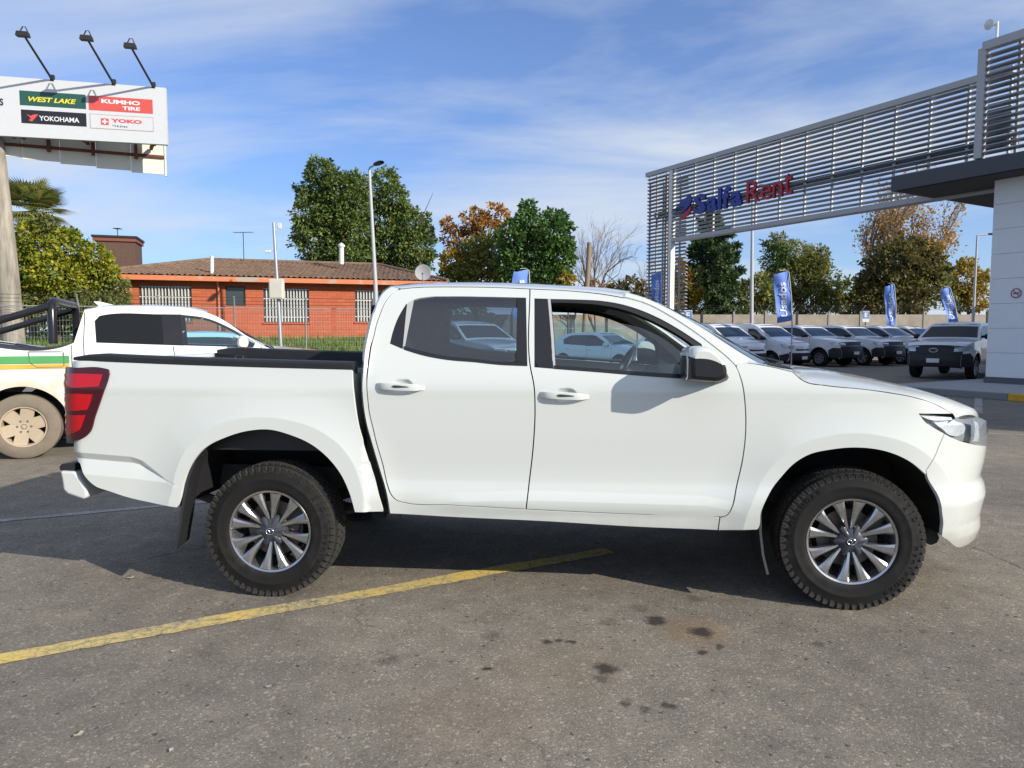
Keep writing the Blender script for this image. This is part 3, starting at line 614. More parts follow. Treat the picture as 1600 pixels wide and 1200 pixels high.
HX, HY, HYAW = .283, 4.649, -.0615
hero = empty('pickup_truck', (HX, HY, 0), HYAW)
tag(hero, 'white double cab pickup parked sideways, largest in view, with all-terrain tyres on silver alloy wheels', 'pickup truck')
hw = None
for k, (x, y, st) in enumerate(((-1.5625, -.795, 0), (1.5625, -.795, R(-4)), (-1.5625, .795, 0), (1.5625, .795, R(-4)))):
    q = hero_wheel(hero, (x, y, .366), st, y, hw); hw = hw or q
DH = [(hx, hz, .085, .06, .010) for hx, hz in HANDLES]
Z_ = lambda pts: np.array(pts)
HALF = {}
for sd in (-1, 1):
    P = lambda nm, key, mat, par=hero, **kw: panel(nm, OUT[key] if isinstance(key, str) else key, MT[mat], par, side=sd, **kw)
    P('bed_side', 'bed_side', 'white', sp=.028, bsp=.02, extra=CREASE)
    P('pillar_and_sill', 'pillar_sill', 'white', sp=.03, bsp=.02)
    P('front_fender', 'fender', 'white', sp=.026, bsp=.018, extra=CREASE)
    rd = P('rear_door', 'rear_door', 'white', holes=[OUT['rear_dlo']], sp=.03, bsp=.02, dense=[DH[0]], extra=CREASE)
    fd = P('front_door', 'front_door', 'white', holes=[OUT['front_dlo']], sp=.03, bsp=.02, dense=[DH[1]], extra=CREASE)
    for d, pre in ((rd, 'rear'), (fd, 'front')):
        P('window_glass', pre+'_glass', 'glass_dark' if pre == 'rear' else 'glass_clear', d, off=-.008, shrink=0, flange=0, sp=.05)
        P('belt_trim', pre+'_belt', 'black_gloss', d, off=.003, shrink=0, flange=.02, sp=.04)
        P('pillar_trim', pre+'_post', 'black_gloss', d, off=-.001, shrink=0, flange=.02, sp=.05)
        P('window_seal', pre+'_seal', 'grey_seal', d, off=-.001, shrink=0, flange=.015, sp=.05)
    P('quarter_trim', 'rear_quarter', 'black_gloss', rd, off=-.001, shrink=0, flange=.02, sp=.05)
    P('window_rubber', 'front_rubber', 'rubber', fd, off=-.004, shrink=0, flange=.03, sp=.05)
    # dark inner door linings with the same window openings
    P('door_lining', OUT['rear_door'], 'interior', rd, holes=[offset_loop(np.array(OUT['rear_dlo'] if area2(np.array(OUT['rear_dlo'])) > 0 else OUT['rear_dlo'][::-1]), -.012)], off=-.035, shrink=0, flange=0, sp=.08, bsp=.05)
    P('door_lining', OUT['front_door'], 'interior', fd, holes=[offset_loop(np.array(OUT['front_dlo'] if area2(np.array(OUT['front_dlo'])) > 0 else OUT['front_dlo'][::-1]), -.012)], off=-.035, shrink=0, flange=0, sp=.08, bsp=.05)
    # handles
    for d, (hx, hz) in zip((rd, fd), HANDLES):
        mb = MB(); rows = []
        n_ = 15
        for i in range(n_):
            t = i/(n_-1); xx = hx-.135+.255*t; zz = hz+.002-.012*t; y0 = float(surf(hx-.2, zz)[1]); bow = .030*(1-(2*t-1)**4)+.006
            hh = (.017+.003*math.sin(t*math.pi))*(1-.35*max(0, t-.85)/.15)*(1 if t > .03 else .8); y = y0-bow
            rows.append([(xx, y+.012, zz-hh), (xx, y+.003, zz-hh*.9), (xx, y, zz-.002), (xx, y+.003, zz+hh*.85), (xx, y+.012, zz+hh), (xx, y+.02, zz)])
        rows = [r_+[r_[0]] for r_ in rows]; rows = rows if sd < 0 else mir(rows); mb.grid(rows); mb.add(rows[0], [(0, 1, 2, 3, 4, 5)]); mb.add(rows[-1], [(0, 1, 2, 3, 4, 5)])
        h = mb.obj('door_handle', MT['white'], d, 40)
        mb = MB(); yk = float(surf(hx-.2, hz)[1])-.0375
        mb.tube([(hx-.045+.09*t, sd*-1*yk if sd > 0 else yk, hz+.001-.004*t) for t in np.linspace(0, 1, 9)], [.002, .0055, .006, .0058, .005, .0042, .0035, .0025, .001], 8)
        mb.obj('handle_inlay', MT['chrome'] if sd > 0 else MT['metal_dark'], d, 60)
    # bumper half, lamps
    P('front_bumper', 'bumper', 'white', sp=.028, bsp=.02, extra=CREASE)
    hl = P('headlight', 'headlight', 'lamp_grey', off=-.045, shrink=-.002, flange=0, sp=.02, offF=lambda a, z: -.045+.040*sm((a-2.25)/.2))
    P('lamp_lens', 'headlight', 'lens', hl, off=-.001, shrink=.002, flange=.006, sp=.03, bsp=.015)
    P('lamp_reflector', 'light_chrome', 'lamp_silver', hl, off=-.030, shrink=0, flange=.02, sp=.02, offF=lambda a, z: -.030+.012*np.sin((a-2.0)*38)*np.cos((z-.95)*45))
    P('lamp_strip', 'light_strip', 'lamp_silver', hl, off=-.012, shrink=0, flange=.02, sp=.02)
    P('lamp_reflector', 'light_end', 'lamp_silver', hl, off=-.003, shrink=0, flange=.01, sp=.02)
    tl = P('tail_light', 'tail_light', 'dark_red_lens', flange=.03, shrink=.001, sp=.008, bsp=.006, corner=60, offF=lambda a, z: .012+.030*sm((-2.60-a)/.16))
    for k in '123': P('lamp_lens', 'tail_seg'+k, 'red_lens', tl, flange=.012, shrink=.001, sp=.008, bsp=.006, offF=lambda a, z: .015+.030*sm((-2.60-a)/.16)+.0015*np.sin(z*140))
    # wheel arch liners
    for key in ('rear_arch', 'front_arch'):
        L = smooth_loop(OUT[key], .03)[:]; base = OUT[key]; n0 = len(L)
        k_end = int(np.argmin(np.hypot(*(L-np.array(base[-1])).T))); A = L[:k_end+1]; c = A.mean(0); q = c+(A-c)*1.03+np.array([0, .006])
        ye = surf(A[:, 0], A[:, 1])[:, 1]
        rows = [[(x, y+.018, z) for (x, z), y in zip(q, ye)], [(x, -.62, z) for x, z in q], [(x*.98+c[0]*.02, -.36, z) for x, z in q]]
        mb = MB(); rr = rows if sd < 0 else mir(rows); mb.grid(rr); n_ = len(A); cc = [c[0], -.36*-sd*-1 if sd < 0 else .36, .35]; cc[1] = -.36 if sd < 0 else .36
        mb.add([tuple(cc)]+rr[2], [(0, i+1, i+2) for i in range(n_-1)])
        mb.obj('wheel_arch_liner', MT['dark'], hero, 40)
    # mud flaps
    for pts, y0, y1 in (([(-1.985, .75), (-2.025, .64), (-2.050, .52), (-2.075, .38), (-2.10, .26)], .915, .79), ([(1.085, .60), (1.075, .50), (1.078, .40), (1.092, .29), (1.118, .185)], .905, .70)):
        rows = []
        for i, (x, z) in enumerate(pts):
            yo = y0+.004*i; rows.append([(x, -yo, z), (x+.014, -yo+.004, z), (x+.014, -y1, z+.02), (x, -y1, z+.02), (x, -yo, z)])
        mb = MB(); mb.grid(rows if sd < 0 else mir(rows)); mb.add(rows[-1][:4] if sd < 0 else mir([rows[-1][:4]])[0], [(0, 1, 2, 3)]); mb.obj('mud_flap', MT['black_plastic'], hero, 40)
    # black cap rail along the top of the bed side
    tp = resample3([(a, float(surf(a, z)[1]), z) for a, z in [(-1.087, 1.261), (-1.62, 1.273), (-1.978, 1.283), (-2.341, 1.296), (-2.55, 1.305), (-2.66, 1.307)]], 20)
    rows = []
    for i, (x, y, z) in enumerate(tp):
        e = 1.0 if i < 18 else (.8 if i == 18 else .45)
        rows.append([(x, y+dy, z+dz*e) for dy, dz in ((.012, -.006), (-.004, 0), (-.006, .026), (.004, .036), (.02, .040), (.085, .040), (.10, .03), (.10, -.03))])
    mb = MB(); mb.grid(rows if sd < 0 else mir(rows))
    for r_ in (rows[0], rows[-1]): mb.add(r_ if sd < 0 else mir([r_])[0], [tuple(range(8))])
    mb.obj('bed_rail', MT['black_plastic'], hero, 40)
    # door mirror
    ol = np.array(LINE['mirror_outline']); sp_ = np.array(LINE['mirror_split']); ctr = np.array([ol[:, 0].mean(), 0, ol[:, 2].mean()])
    def zs(x): return np.interp(x, sp_[:, 0], sp_[:, 2])
    up = [p for p in ol[2:9]]; lowr = [p for p in ol[9:]]+[p for p in ol[:2]]
    white_poly = [(p[0], p[2]) for p in up]+[(p[0], p[2]) for p in sp_[::-1]]
    black_poly = [(p[0], p[2]) for p in sp_]+[(p[0], p[2]) for p in lowr]
    mo = empty('door_mirror', parent=hero); mo.location = (0, 0, 0)
    for nm, poly, mt in (('mirror_cap', white_poly, 'white'), ('mirror_housing', black_poly, 'black_gloss')):
        pl = smooth_loop(poly, .02, 50); rows = []
        for y, s in ((-.945, .90), (-.97, .97), (-1.02, 1.0), (-1.07, 1.0), (-1.105, .98), (-1.125, .93), (-1.138, .84), (-1.144, .70)):
            rows.append([(ctr[0]+(x-ctr[0])*s-(1.1+y)*.10, y, ctr[2]+(z-ctr[2])*s) for x, z in pl]); rows[-1].append(rows[-1][0])
        mb = MB(); rr = rows if sd < 0 else mir(rows); mb.grid(rr)
        for r_ in (rr[0], rr[-1]): mb.add(r_[:-1], [tuple(range(len(r_)-1))])
        mb.obj(nm, MT[mt], mo, 38)
    mb = MB(); x0, x1 = ol[:, 0].min()+.004, 0
    pl = [(ol[0][0]-.001, y, z) for y, z in ((-.965, 1.235), (-.965, 1.36), (-1.09, 1.36), (-1.115, 1.33), (-1.115, 1.24), (-1.09, 1.225))]; mb.prism([(x-.004, y*(1 if sd < 0 else -1), z) for x, y, z in pl], (.006, 0, 0)); mb.obj('mirror_glass', MT['chrome'], mo)
    mb = MB(); rows = [[(.86+.05*math.cos(t)*w_-.02*k, y, 1.225+.026*math.sin(t)*w_) for t in np.linspace(0, 2*math.pi, 13)] for k, (y, w_) in enumerate(((-.87, 1.25), (-.93, 1.0), (-.98, .95), (-1.02, .8)))]
    mb.grid(rows if sd < 0 else mir(rows)); mb.obj('mirror_foot', MT['black_plastic'], mo, 40)
    mb = MB(); st = [(x-.002, -1.147+.03*(x-ol[:, 0].min())/.22, zs(x)) for x in np.linspace(ol[:, 0].min()+.03, ol[:, 0].max()-.05, 8)]; st = st if sd < 0 else mir([st])[0]; mb.tube(st, [.002]+[.0035]*6+[.001], 6); mb.obj('mirror_strip', MT['grey_seal'], mo, 60)
    # A pillar skin
    rl = LINE['roof']; a_ = resample3(rl[7:], 14); w_ = resample3(LINE['screen_edge'], 14); rows = []
    for p, q in zip(a_, w_):
        p = p+np.array([0, .0, .006]); d = q-p; nrm = np.array([0, -abs(d[2])-.03, abs(d[1])]); nrm /= np.linalg.norm(nrm)
        rows.append([tuple(p+np.array([0, .012, -.014])), tuple(p)]+[tuple(p+d*t+nrm*.014*math.sin(math.pi*t)**.8) for t in (.25, .5, .75)]+[tuple(q), tuple(q+np.array([-.015, .02, -.01]))])
    mb = MB(); mb.grid(rows if sd < 0 else mir(rows)); mb.obj('windscreen_pillar', MT['white'], hero, 60)
    rows = [[(r_[1][0]-.012, r_[1][1]+(.05 if sd < 0 else .07), r_[1][2]-(.012 if sd < 0 else .05)), (r_[5][0]-.02, r_[5][1]+.05, r_[5][2]-.03)] for r_ in rows]
    mb = MB(); mb.grid(rows if sd < 0 else mir(rows)); mb.obj('pillar_lining', MT['cream'] if sd > 0 else MT['interior'], hero, 60)
    # small fillet between fender top, pillar foot and scuttle
    ft = [tuple(surf(a, z)) for a, z in [(.945, 1.285), (1.012, 1.300), (1.077, 1.290), (1.157, 1.274), (1.234, 1.255)]]
    inn = [tuple(w_[-2]), tuple(w_[-1]), (1.13, -.805, 1.284), (1.18, -.82, 1.272), (1.236, -.86, 1.262)]
    rows = [[p, ((p[0]+q[0])/2, (p[1]+q[1])/2, max(p[2], q[2])+.002), q, (q[0], q[1]+.03, q[2]-.03)] for p, q in zip(ft, inn)]
    mb = MB(); mb.grid(rows if sd < 0 else mir(rows)); mb.obj('scuttle_corner', MT['white'], hero, 50)

# ---- roof and cab rear as one skin
vv = np.sin(np.linspace(-1, 1, 41)*math.pi/2)
rs = LINE['roof_sil']; rsx = [p[0] for p in rs]; rsz = [p[2]+.012 for p in rs]
rows, liner, is_roof = [], [], []
cr = LINE['cab_rear']
for (x, y, z) in resample3(cr[3:][::-1], 22):
    rows.append([(x-.050*(1-abs(v)**7)-.02*(1-v*v), -y*v, z) for v in vv])
for (x, y, z), bow, tp in ((cr[2], .066, 1.668), (cr[1], .066, 1.722), (cr[0], .058, 1.746)):
    rows.append([(x-bow*(1-v*v*v*v), -y*v, z+(tp-z)*(1-abs(v)**2.6)) for v in vv])
n_rear = len(rows)
for (x, y, z) in resample3(LINE['roof'][:8], 20):
    k = sm((x+.2)/.6); tp = np.interp(x, rsx, rsz); bw = .10*k-.03*(1-sm((x+.87)/.3))
    rows.append([(x+bw*(1-v*v), -(y-.004)*v, z+.010*(1-abs(v)**30)+(tp-z-.010)*(1-abs(v)**2.6)-.012*k*v*v*0) for v in vv])
mb = MB(); mb.grid(rows); mb.obj('roof', MT['white'], hero, 50)
mb = MB(); mb.grid([[(x+.05, y*.93, z-.045) if i < n_rear else (x, y*.93, z-.045) for x, y, z in r_] for i, r_ in enumerate(rows)]); mb.obj('headliner', MT['headliner'], hero, 50)
# ditch strip closing the roof edge to the door tops
for sd in (-1, 1):
    e = [r_[0] for r_ in rows[n_rear-3:]]; rr = [[(x, y, z), (x, y+.004, z-.012), (x, y+.05, z-.03)] for x, y, z in e]
    mb = MB(); mb.grid(rr if sd < 0 else mir(rr)); mb.obj('roof_ditch', MT['rubber'], hero, 50)
rw = MB(); rw.grid([[(-1.022+(z_-1.371)*.127-.058-.02*(1-(y_/.8)**2), y_, z_) for y_ in np.linspace(-.60, .60, 9)] for j, z_ in enumerate(np.linspace(1.34, 1.62, 6))]); rw.obj('rear_window', MT['glass_far'], hero, 60)
# windscreen
W_ = resample3(LINE['screen_edge'], 12); rows = []
for i, (x, y, z) in enumerate(W_):
    t = i/11; rows.append([(x+(.07+.12*t)*(1-v*v), -y*v, z+.012*(1-v*v)) for v in np.linspace(-1, 1, 17)])
mb = MB(); mb.grid(rows); mb.obj('windscreen', MT['glass_screen'], hero, 60)
base = rows[-1]
# hood
he = resample3(LINE['hood_edge'], 26); hs = LINE['hood_sil']
hsx = [1.15]+[p[0] for p in hs]+[2.50, 2.56]; hsz = [1.285]+[p[2]+.006 for p in hs]+[.935, .90]
vh = np.sin(np.linspace(-1, 1, 37)*math.pi/2); rows = []
for i, (x, y, z) in enumerate(he):
    u = i/25; bw = .13+.33*u**1.3; r_ = []
    for v in vh:
        xx = x+bw*(1-abs(v)**2.2); zt = np.interp(xx, hsx, hsz); r_.append((xx, -(y+.004)*v, z+.001+(zt-z)*(1-abs(v)**3)))
    rows.append(r_)
fr_ = rows[-1]; rows.append([(x+.010, y*1.004, z-.020) for x, y, z in fr_]); rows.append([(x+.012, y*1.004, z-.052*(1-.6*abs(v)**4)) for (x, y, z), v in zip(fr_, vh)]); rows.append([(x-.03, y*.99, z-.060) for x, y, z in fr_])
mb = MB(); mb.grid(rows); hood = mb.obj('hood', MT['white'], hero, 40)
h0 = rows[0]
cw = [[Vector(p)*(1-t)+Vector(q)*t+Vector((0, 0, -.02*math.sin(math.pi*t))) for p, q in zip(resample3(base, 19), resample3(h0, 19))] for t in (0, .5, 1)]
mb = MB(); mb.grid(cw); mb.obj('scuttle', MT['black_plastic'], hero, 50)
for y0, y1 in ((-.72, -.10), (.30, .85*.6)):
    mb = MB(); mb.tube([(1.19, y0, 1.285), (1.27, y0+.12, 1.292), (1.30, y1, 1.30)], .008, 6); mb.obj('wiper', MT['black_plastic'], hero, 60)
mb = MB(); mb.tube([(1.135, -.785, 1.292), (1.17, -.79, 1.282), (1.25, -.80, 1.268)], [.010, .009, .004], 8); mb.obj('wiper_arm', MT['black_plastic'], hero, 60)
# grille and lower intake
for sd in (-1, 1):
    panel('grille', [(2.66, .815), (2.9, .815), (A_MAX, .815), (A_MAX, .95), (2.9, .952), (2.72, .955)], MT['black_gloss'], hero, side=sd, off=-.02, shrink=0, flange=.02, sp=.04)
    panel('grille_bar', [(2.72, .852), (A_MAX, .84), (A_MAX, .868), (2.72, .870)], MT['chrome'], hero, side=sd, off=.002, shrink=0, flange=.03, sp=.03)
    panel('lower_intake', [(2.78, .45), (A_MAX, .45), (A_MAX, .62), (2.85, .62)], MT['black_plastic'], hero, side=sd, off=.004, shrink=0, flange=.008, sp=.04)
mb = MB(); mb.tube([(2.14, -.55, .295), (2.2, 0, .28), (2.14, .55, .295)], .045, 8); mb.obj('air_dam', MT['black_plastic'], hero, 50)
# tailgate, bed, bumper
mb = MB(); mb.box((-2.688, 0, .99), (.05, 1.50, .62)); tg = mb.obj('tailgate', MT['white'], hero, bevel=.02)
mb = MB(); mb.box((-2.715, 0, 1.16), (.02, .22, .07)); mb.obj('tailgate_handle', MT['black_plastic'], tg, bevel=.005)
mb = MB(); X0, X1, Yb, Zb, Zt = -2.655, -1.12, .80, .80, 1.27
mb.add([(X0, -Yb, Zb), (X1, -Yb, Zb), (X1, Yb, Zb), (X0, Yb, Zb), (X0, -Yb, Zt), (X1, -Yb, Zt), (X1, Yb, Zt), (X0, Yb, Zt)], [(0, 1, 2, 3), (0, 4, 5, 1), (1, 5, 6, 2), (2, 6, 7, 3), (3, 7, 4, 0)])
mb.obj('bed_liner', MT['black_plastic'], hero, recalc=False)
mb = MB(); mb.box((-1.105, 0, .90), (.02, 1.74, .72)); mb.obj('bed_front_panel', MT['white'], hero)
for y in (-.62, .62):
    for x in (-1.3, -2.45):
        mb = MB(); mb.tube([(x, y, 1.23), (x, y*1.06, 1.275), (x+.06, y*1.06, 1.275), (x+.06, y, 1.23)], .008, 6); mb.obj('tie_down_hook', MT['metal_dark'], hero, 50)
be = [(x, -.885, z) for x, y, z in LINE['bumper_end']]; mb = MB(); mb.prism([be[i] for i in range(len(be))], (0, 1.77, 0)); rb = mb.obj('rear_bumper', MT['white'], hero, bevel=.012)
bp = [(x, -.87, z+.001) for x, y, z in LINE['bumper_pad']]; mb = MB(); mb.prism(bp, (0, 1.74, 0)); mb.obj('bumper_step_pad', MT['black_plastic'], rb, bevel=.006)
# chassis
mb = MB()
for s in (-1, 1):
    mb.beam((-2.6, s*.42, .60), (1.9, s*.42, .52), .09, .13)
for x, w_ in ((-2.45, .9), (-1.0, .9), (.2, .9), (1.2, .9)): mb.box((x, 0, .55), (.10, w_, .10))
mb.obj('chassis_frame', MT['metal_dark'], hero)
mb = MB(); mb.box((0, 0, .50), (2.0, 1.60, .10)); mb.box((-1.75, 0, .74), (1.75, .86, .06)); mb.box((1.6, 0, .62), (1.1, .74, .22)); mb.box((.2, .25, .40), (1.1, .5, .16)); mb.box((-1.0, 0, .55), (.08, 1.5, .3)); mb.obj('underbody', MT['dark'], hero, bevel=.02)
mb = MB(); mb.tube([(-1.5625, -.70, .366), (-1.5625, -.2, .366), (-1.5625, 0, .366), (-1.5625, .2, .366), (-1.5625, .70, .366)], [.045, .045, .14, .045, .045], 12); mb.obj('rear_axle', MT['metal_dark'], hero, 50)
for s in (-1, 1):
    mb = MB(); mb.tube([(-2.2, s*.55, .50), (-1.9, s*.55, .40), (-1.56, s*.55, .34), (-1.2, s*.55, .41), (-.85, s*.55, .52)], .028, 6); mb.obj('leaf_spring', MT['metal_dark'], hero, 50)
mb = MB(); mb.prism([(-1.70, -.47, .915), (-1.42, -.47, .905), (-1.40, -.47, .85), (-1.46, -.47, .82), (-1.53, -.47, .83), (-1.56, -.47, .87), (-1.72, -.47, .88)], (0, .02, 0)); mb.obj('arch_bracket', MT['bracket'], hero)
mb = MB(); mb.prism([(-1.345, -.60, .835), (-1.30, -.60, .835), (-1.292, -.60, .82), (-1.30, -.60, .80), (-1.345, -.60, .80)], (0, .004, 0)); mb.obj('paper_tag', MT['white'], hero)
mb = MB(); mb.tube([(.395, -.5, 1.704), (.284, -.5, 1.803)], [.004, .002], 6); mb.obj('antenna', MT['black_plastic'], hero, 60)
# cabin
mb = MB(); mb.box((-.05, 0, .80), (2.0, 1.60, .6)); mb.box((-.93, 0, 1.20), (.10, 1.50, .35)); mb.obj('cabin_floor', MT['interior'], hero, bevel=.02)
for x, y, w_ in ((.02, -.38, .48), (.02, .38, .48), (-.80, -.36, .62), (-.80, .36, .62)):
    mb = MB(); rows = []
    for (dx, z, hw_) in ((.0, .95, .9), (-.07, 1.15, 1.0), (-.13, 1.33, .95), (-.16, 1.42, .75)):
        rows.append([(x+dx+ddx, y+w_/2*hw_*sy, z+ddz) for ddx, sy, ddz in ((.06, -1, 0), (.085, -.6, 0), (.08, .6, 0), (.06, 1, 0), (-.05, 1, 0), (-.06, 0, 0), (-.05, -1, 0), (.06, -1, 0))])
    mb.grid(rows); mb.add(rows[-1][:7], [tuple(range(7))]); st = mb.obj('seat', MT['interior'], hero, 50)
    mb = MB(); mb.box((x-.15, y, 1.50), (.10, .25, .15)); mb.obj('headrest', MT['interior'], st, bevel=.03)
mb = MB(); rows = [[(1.05-.0*v, y, 1.20), (.92, y, 1.225), (.72, y, 1.205+.03*math.exp(-((y-.38)/.2)**2)), (.60, y, 1.13), (.62, y, .9)] for y in np.linspace(-.80, .80, 15) for v in (0,)]
mb.grid(rows); mb.obj('dashboard', MT['interior'], hero, 50)
mb = MB(); c_ = Vector((.46, .38, 1.19)); ax = Vector((-.86, 0, .5)).normalized(); u_ = Vector((0, 1, 0)); w2 = ax.cross(u_)
mb.tube([c_+.185*(math.cos(t)*u_+math.sin(t)*w2) for t in np.linspace(0, 2*math.pi, 33)], .016, 8, cap=False)
for t in (0, math.pi, -math.pi/2): mb.tube([c_, c_+.18*(math.cos(t)*u_+math.sin(t)*w2)], .014, 6)
mb.tube([c_+ax*.02, c_-ax*.25], [.06, .04], 10); mb.obj('steering_wheel', MT['black_plastic'], hero, 60)
mb = MB(); mb.box((.60, 0, 1.60), (.035, .22, .07)); mb.tube([(.60, 0, 1.63), (.64, 0, 1.68)], .012, 6); mb.obj('rear_view_mirror', MT['black_plastic'], hero, bevel=.012)
# ============================================================ other vehicles
MT['strip_green'] = simple('green_stripe', (.08, .33, .10), .55, var=.25, scale=4)
MT['strip_yellow'] = simple('yellow_stripe', (.62, .40, .06), .6, var=.3, scale=4)
MT['plate'] = simple('plate_white', (.70, .70, .68), .5)
MT['black_bumper'] = simple('unpainted_bumper', (.014, .015, .018), .55)
MT['glass_privacy'] = simple('privacy_glass', (.012, .013, .014), .08, spec=.28)
MT['lamp_far'] = simple('parked_lamp', (.42, .45, .50), .2, .6, coat=.6)
MT['alloy_far'] = simple('parked_car_alloy', (.45, .45, .46), .4, .7)
MT['steel_rim'] = simple('steel_rim', (.30, .31, .32), .5, .5)
MT['teal_paint'] = paint('pale_teal_paint', (.50, .62, .62), .2)

def wheel_for(parent, loc, Rw, Wd, style, side, mats):
    tyre, alloy = mats; ro = Rw*.62; mb = MB()
    mb.lathe([(ro, -Wd*.42), (ro+.01, -Wd*.48), (ro+.03, -Wd*.5), (Rw-.03, -Wd*.48), (Rw-.006, -Wd*.40), (Rw, 0), (Rw-.006, Wd*.40), (Rw-.03, Wd*.48), (ro, Wd*.45)], 36, sgn=-1)
    w = mb.obj('wheel', tyre, parent, 40)
    n, wi, wo = style[:3]; hub_ = style[3] if len(style) > 3 else .26
    rim = MB(); rim.lathe([(ro+.004, -Wd*.47), (ro-.012, -Wd*.46), (ro-.02, -Wd*.30), (ro-.03, Wd*.2)], 36)
    rim.lathe([(.0, -Wd*.31), (ro*.15, -Wd*.31), (ro*.16, -Wd*.29), (ro*(hub_-.02), -Wd*.30), (ro*hub_, -Wd*.20), (.0, -Wd*.2)], 24)
    for k in range(n):
        a = 2*math.pi*k/n+.3; T = Matrix.Rotation(-a, 4, 'Y')
        vs = [(ro*.2, -Wd*.30, -wi), (ro*.2, -Wd*.30, wi), (ro*.97, -Wd*.40, wo), (ro*.97, -Wd*.40, -wo), (ro*.2, -Wd*.15, -wi), (ro*.2, -Wd*.15, wi), (ro*.97, -Wd*.2, wo), (ro*.97, -Wd*.2, -wo)]
        rim.add([T@Vector(v) for v in vs], [(0, 1, 2, 3), (4, 7, 6, 5), (0, 4, 5, 1), (2, 6, 7, 3), (1, 5, 6, 2), (3, 7, 4, 0)])
    rim.obj('rim', alloy, w, 35)
    if len(style) > 3:
        nb = MB(); nb.lathe([(ro*.10, -Wd*.318), (ro*.13, -Wd*.318)], 20)
        for k in range(6):
            a = k*math.pi/3; nb.tube([(ro*.30*math.cos(a), -Wd*.29, ro*.30*math.sin(a)), (ro*.30*math.cos(a), -Wd*.33, ro*.30*math.sin(a))], .013, 6)
        q_ = nb.obj('wheel_nuts', MT['bracket'], w); q_['kind'] = 'stuff'
    bk = MB(); bk.lathe([(0, -Wd*.05), (ro, -Wd*.05)], 24); bk.obj('brake_drum', MT['dark'], w, 40)
    w.location = loc; w.rotation_euler = (0, 0, math.pi if side > 0 else 0); return w

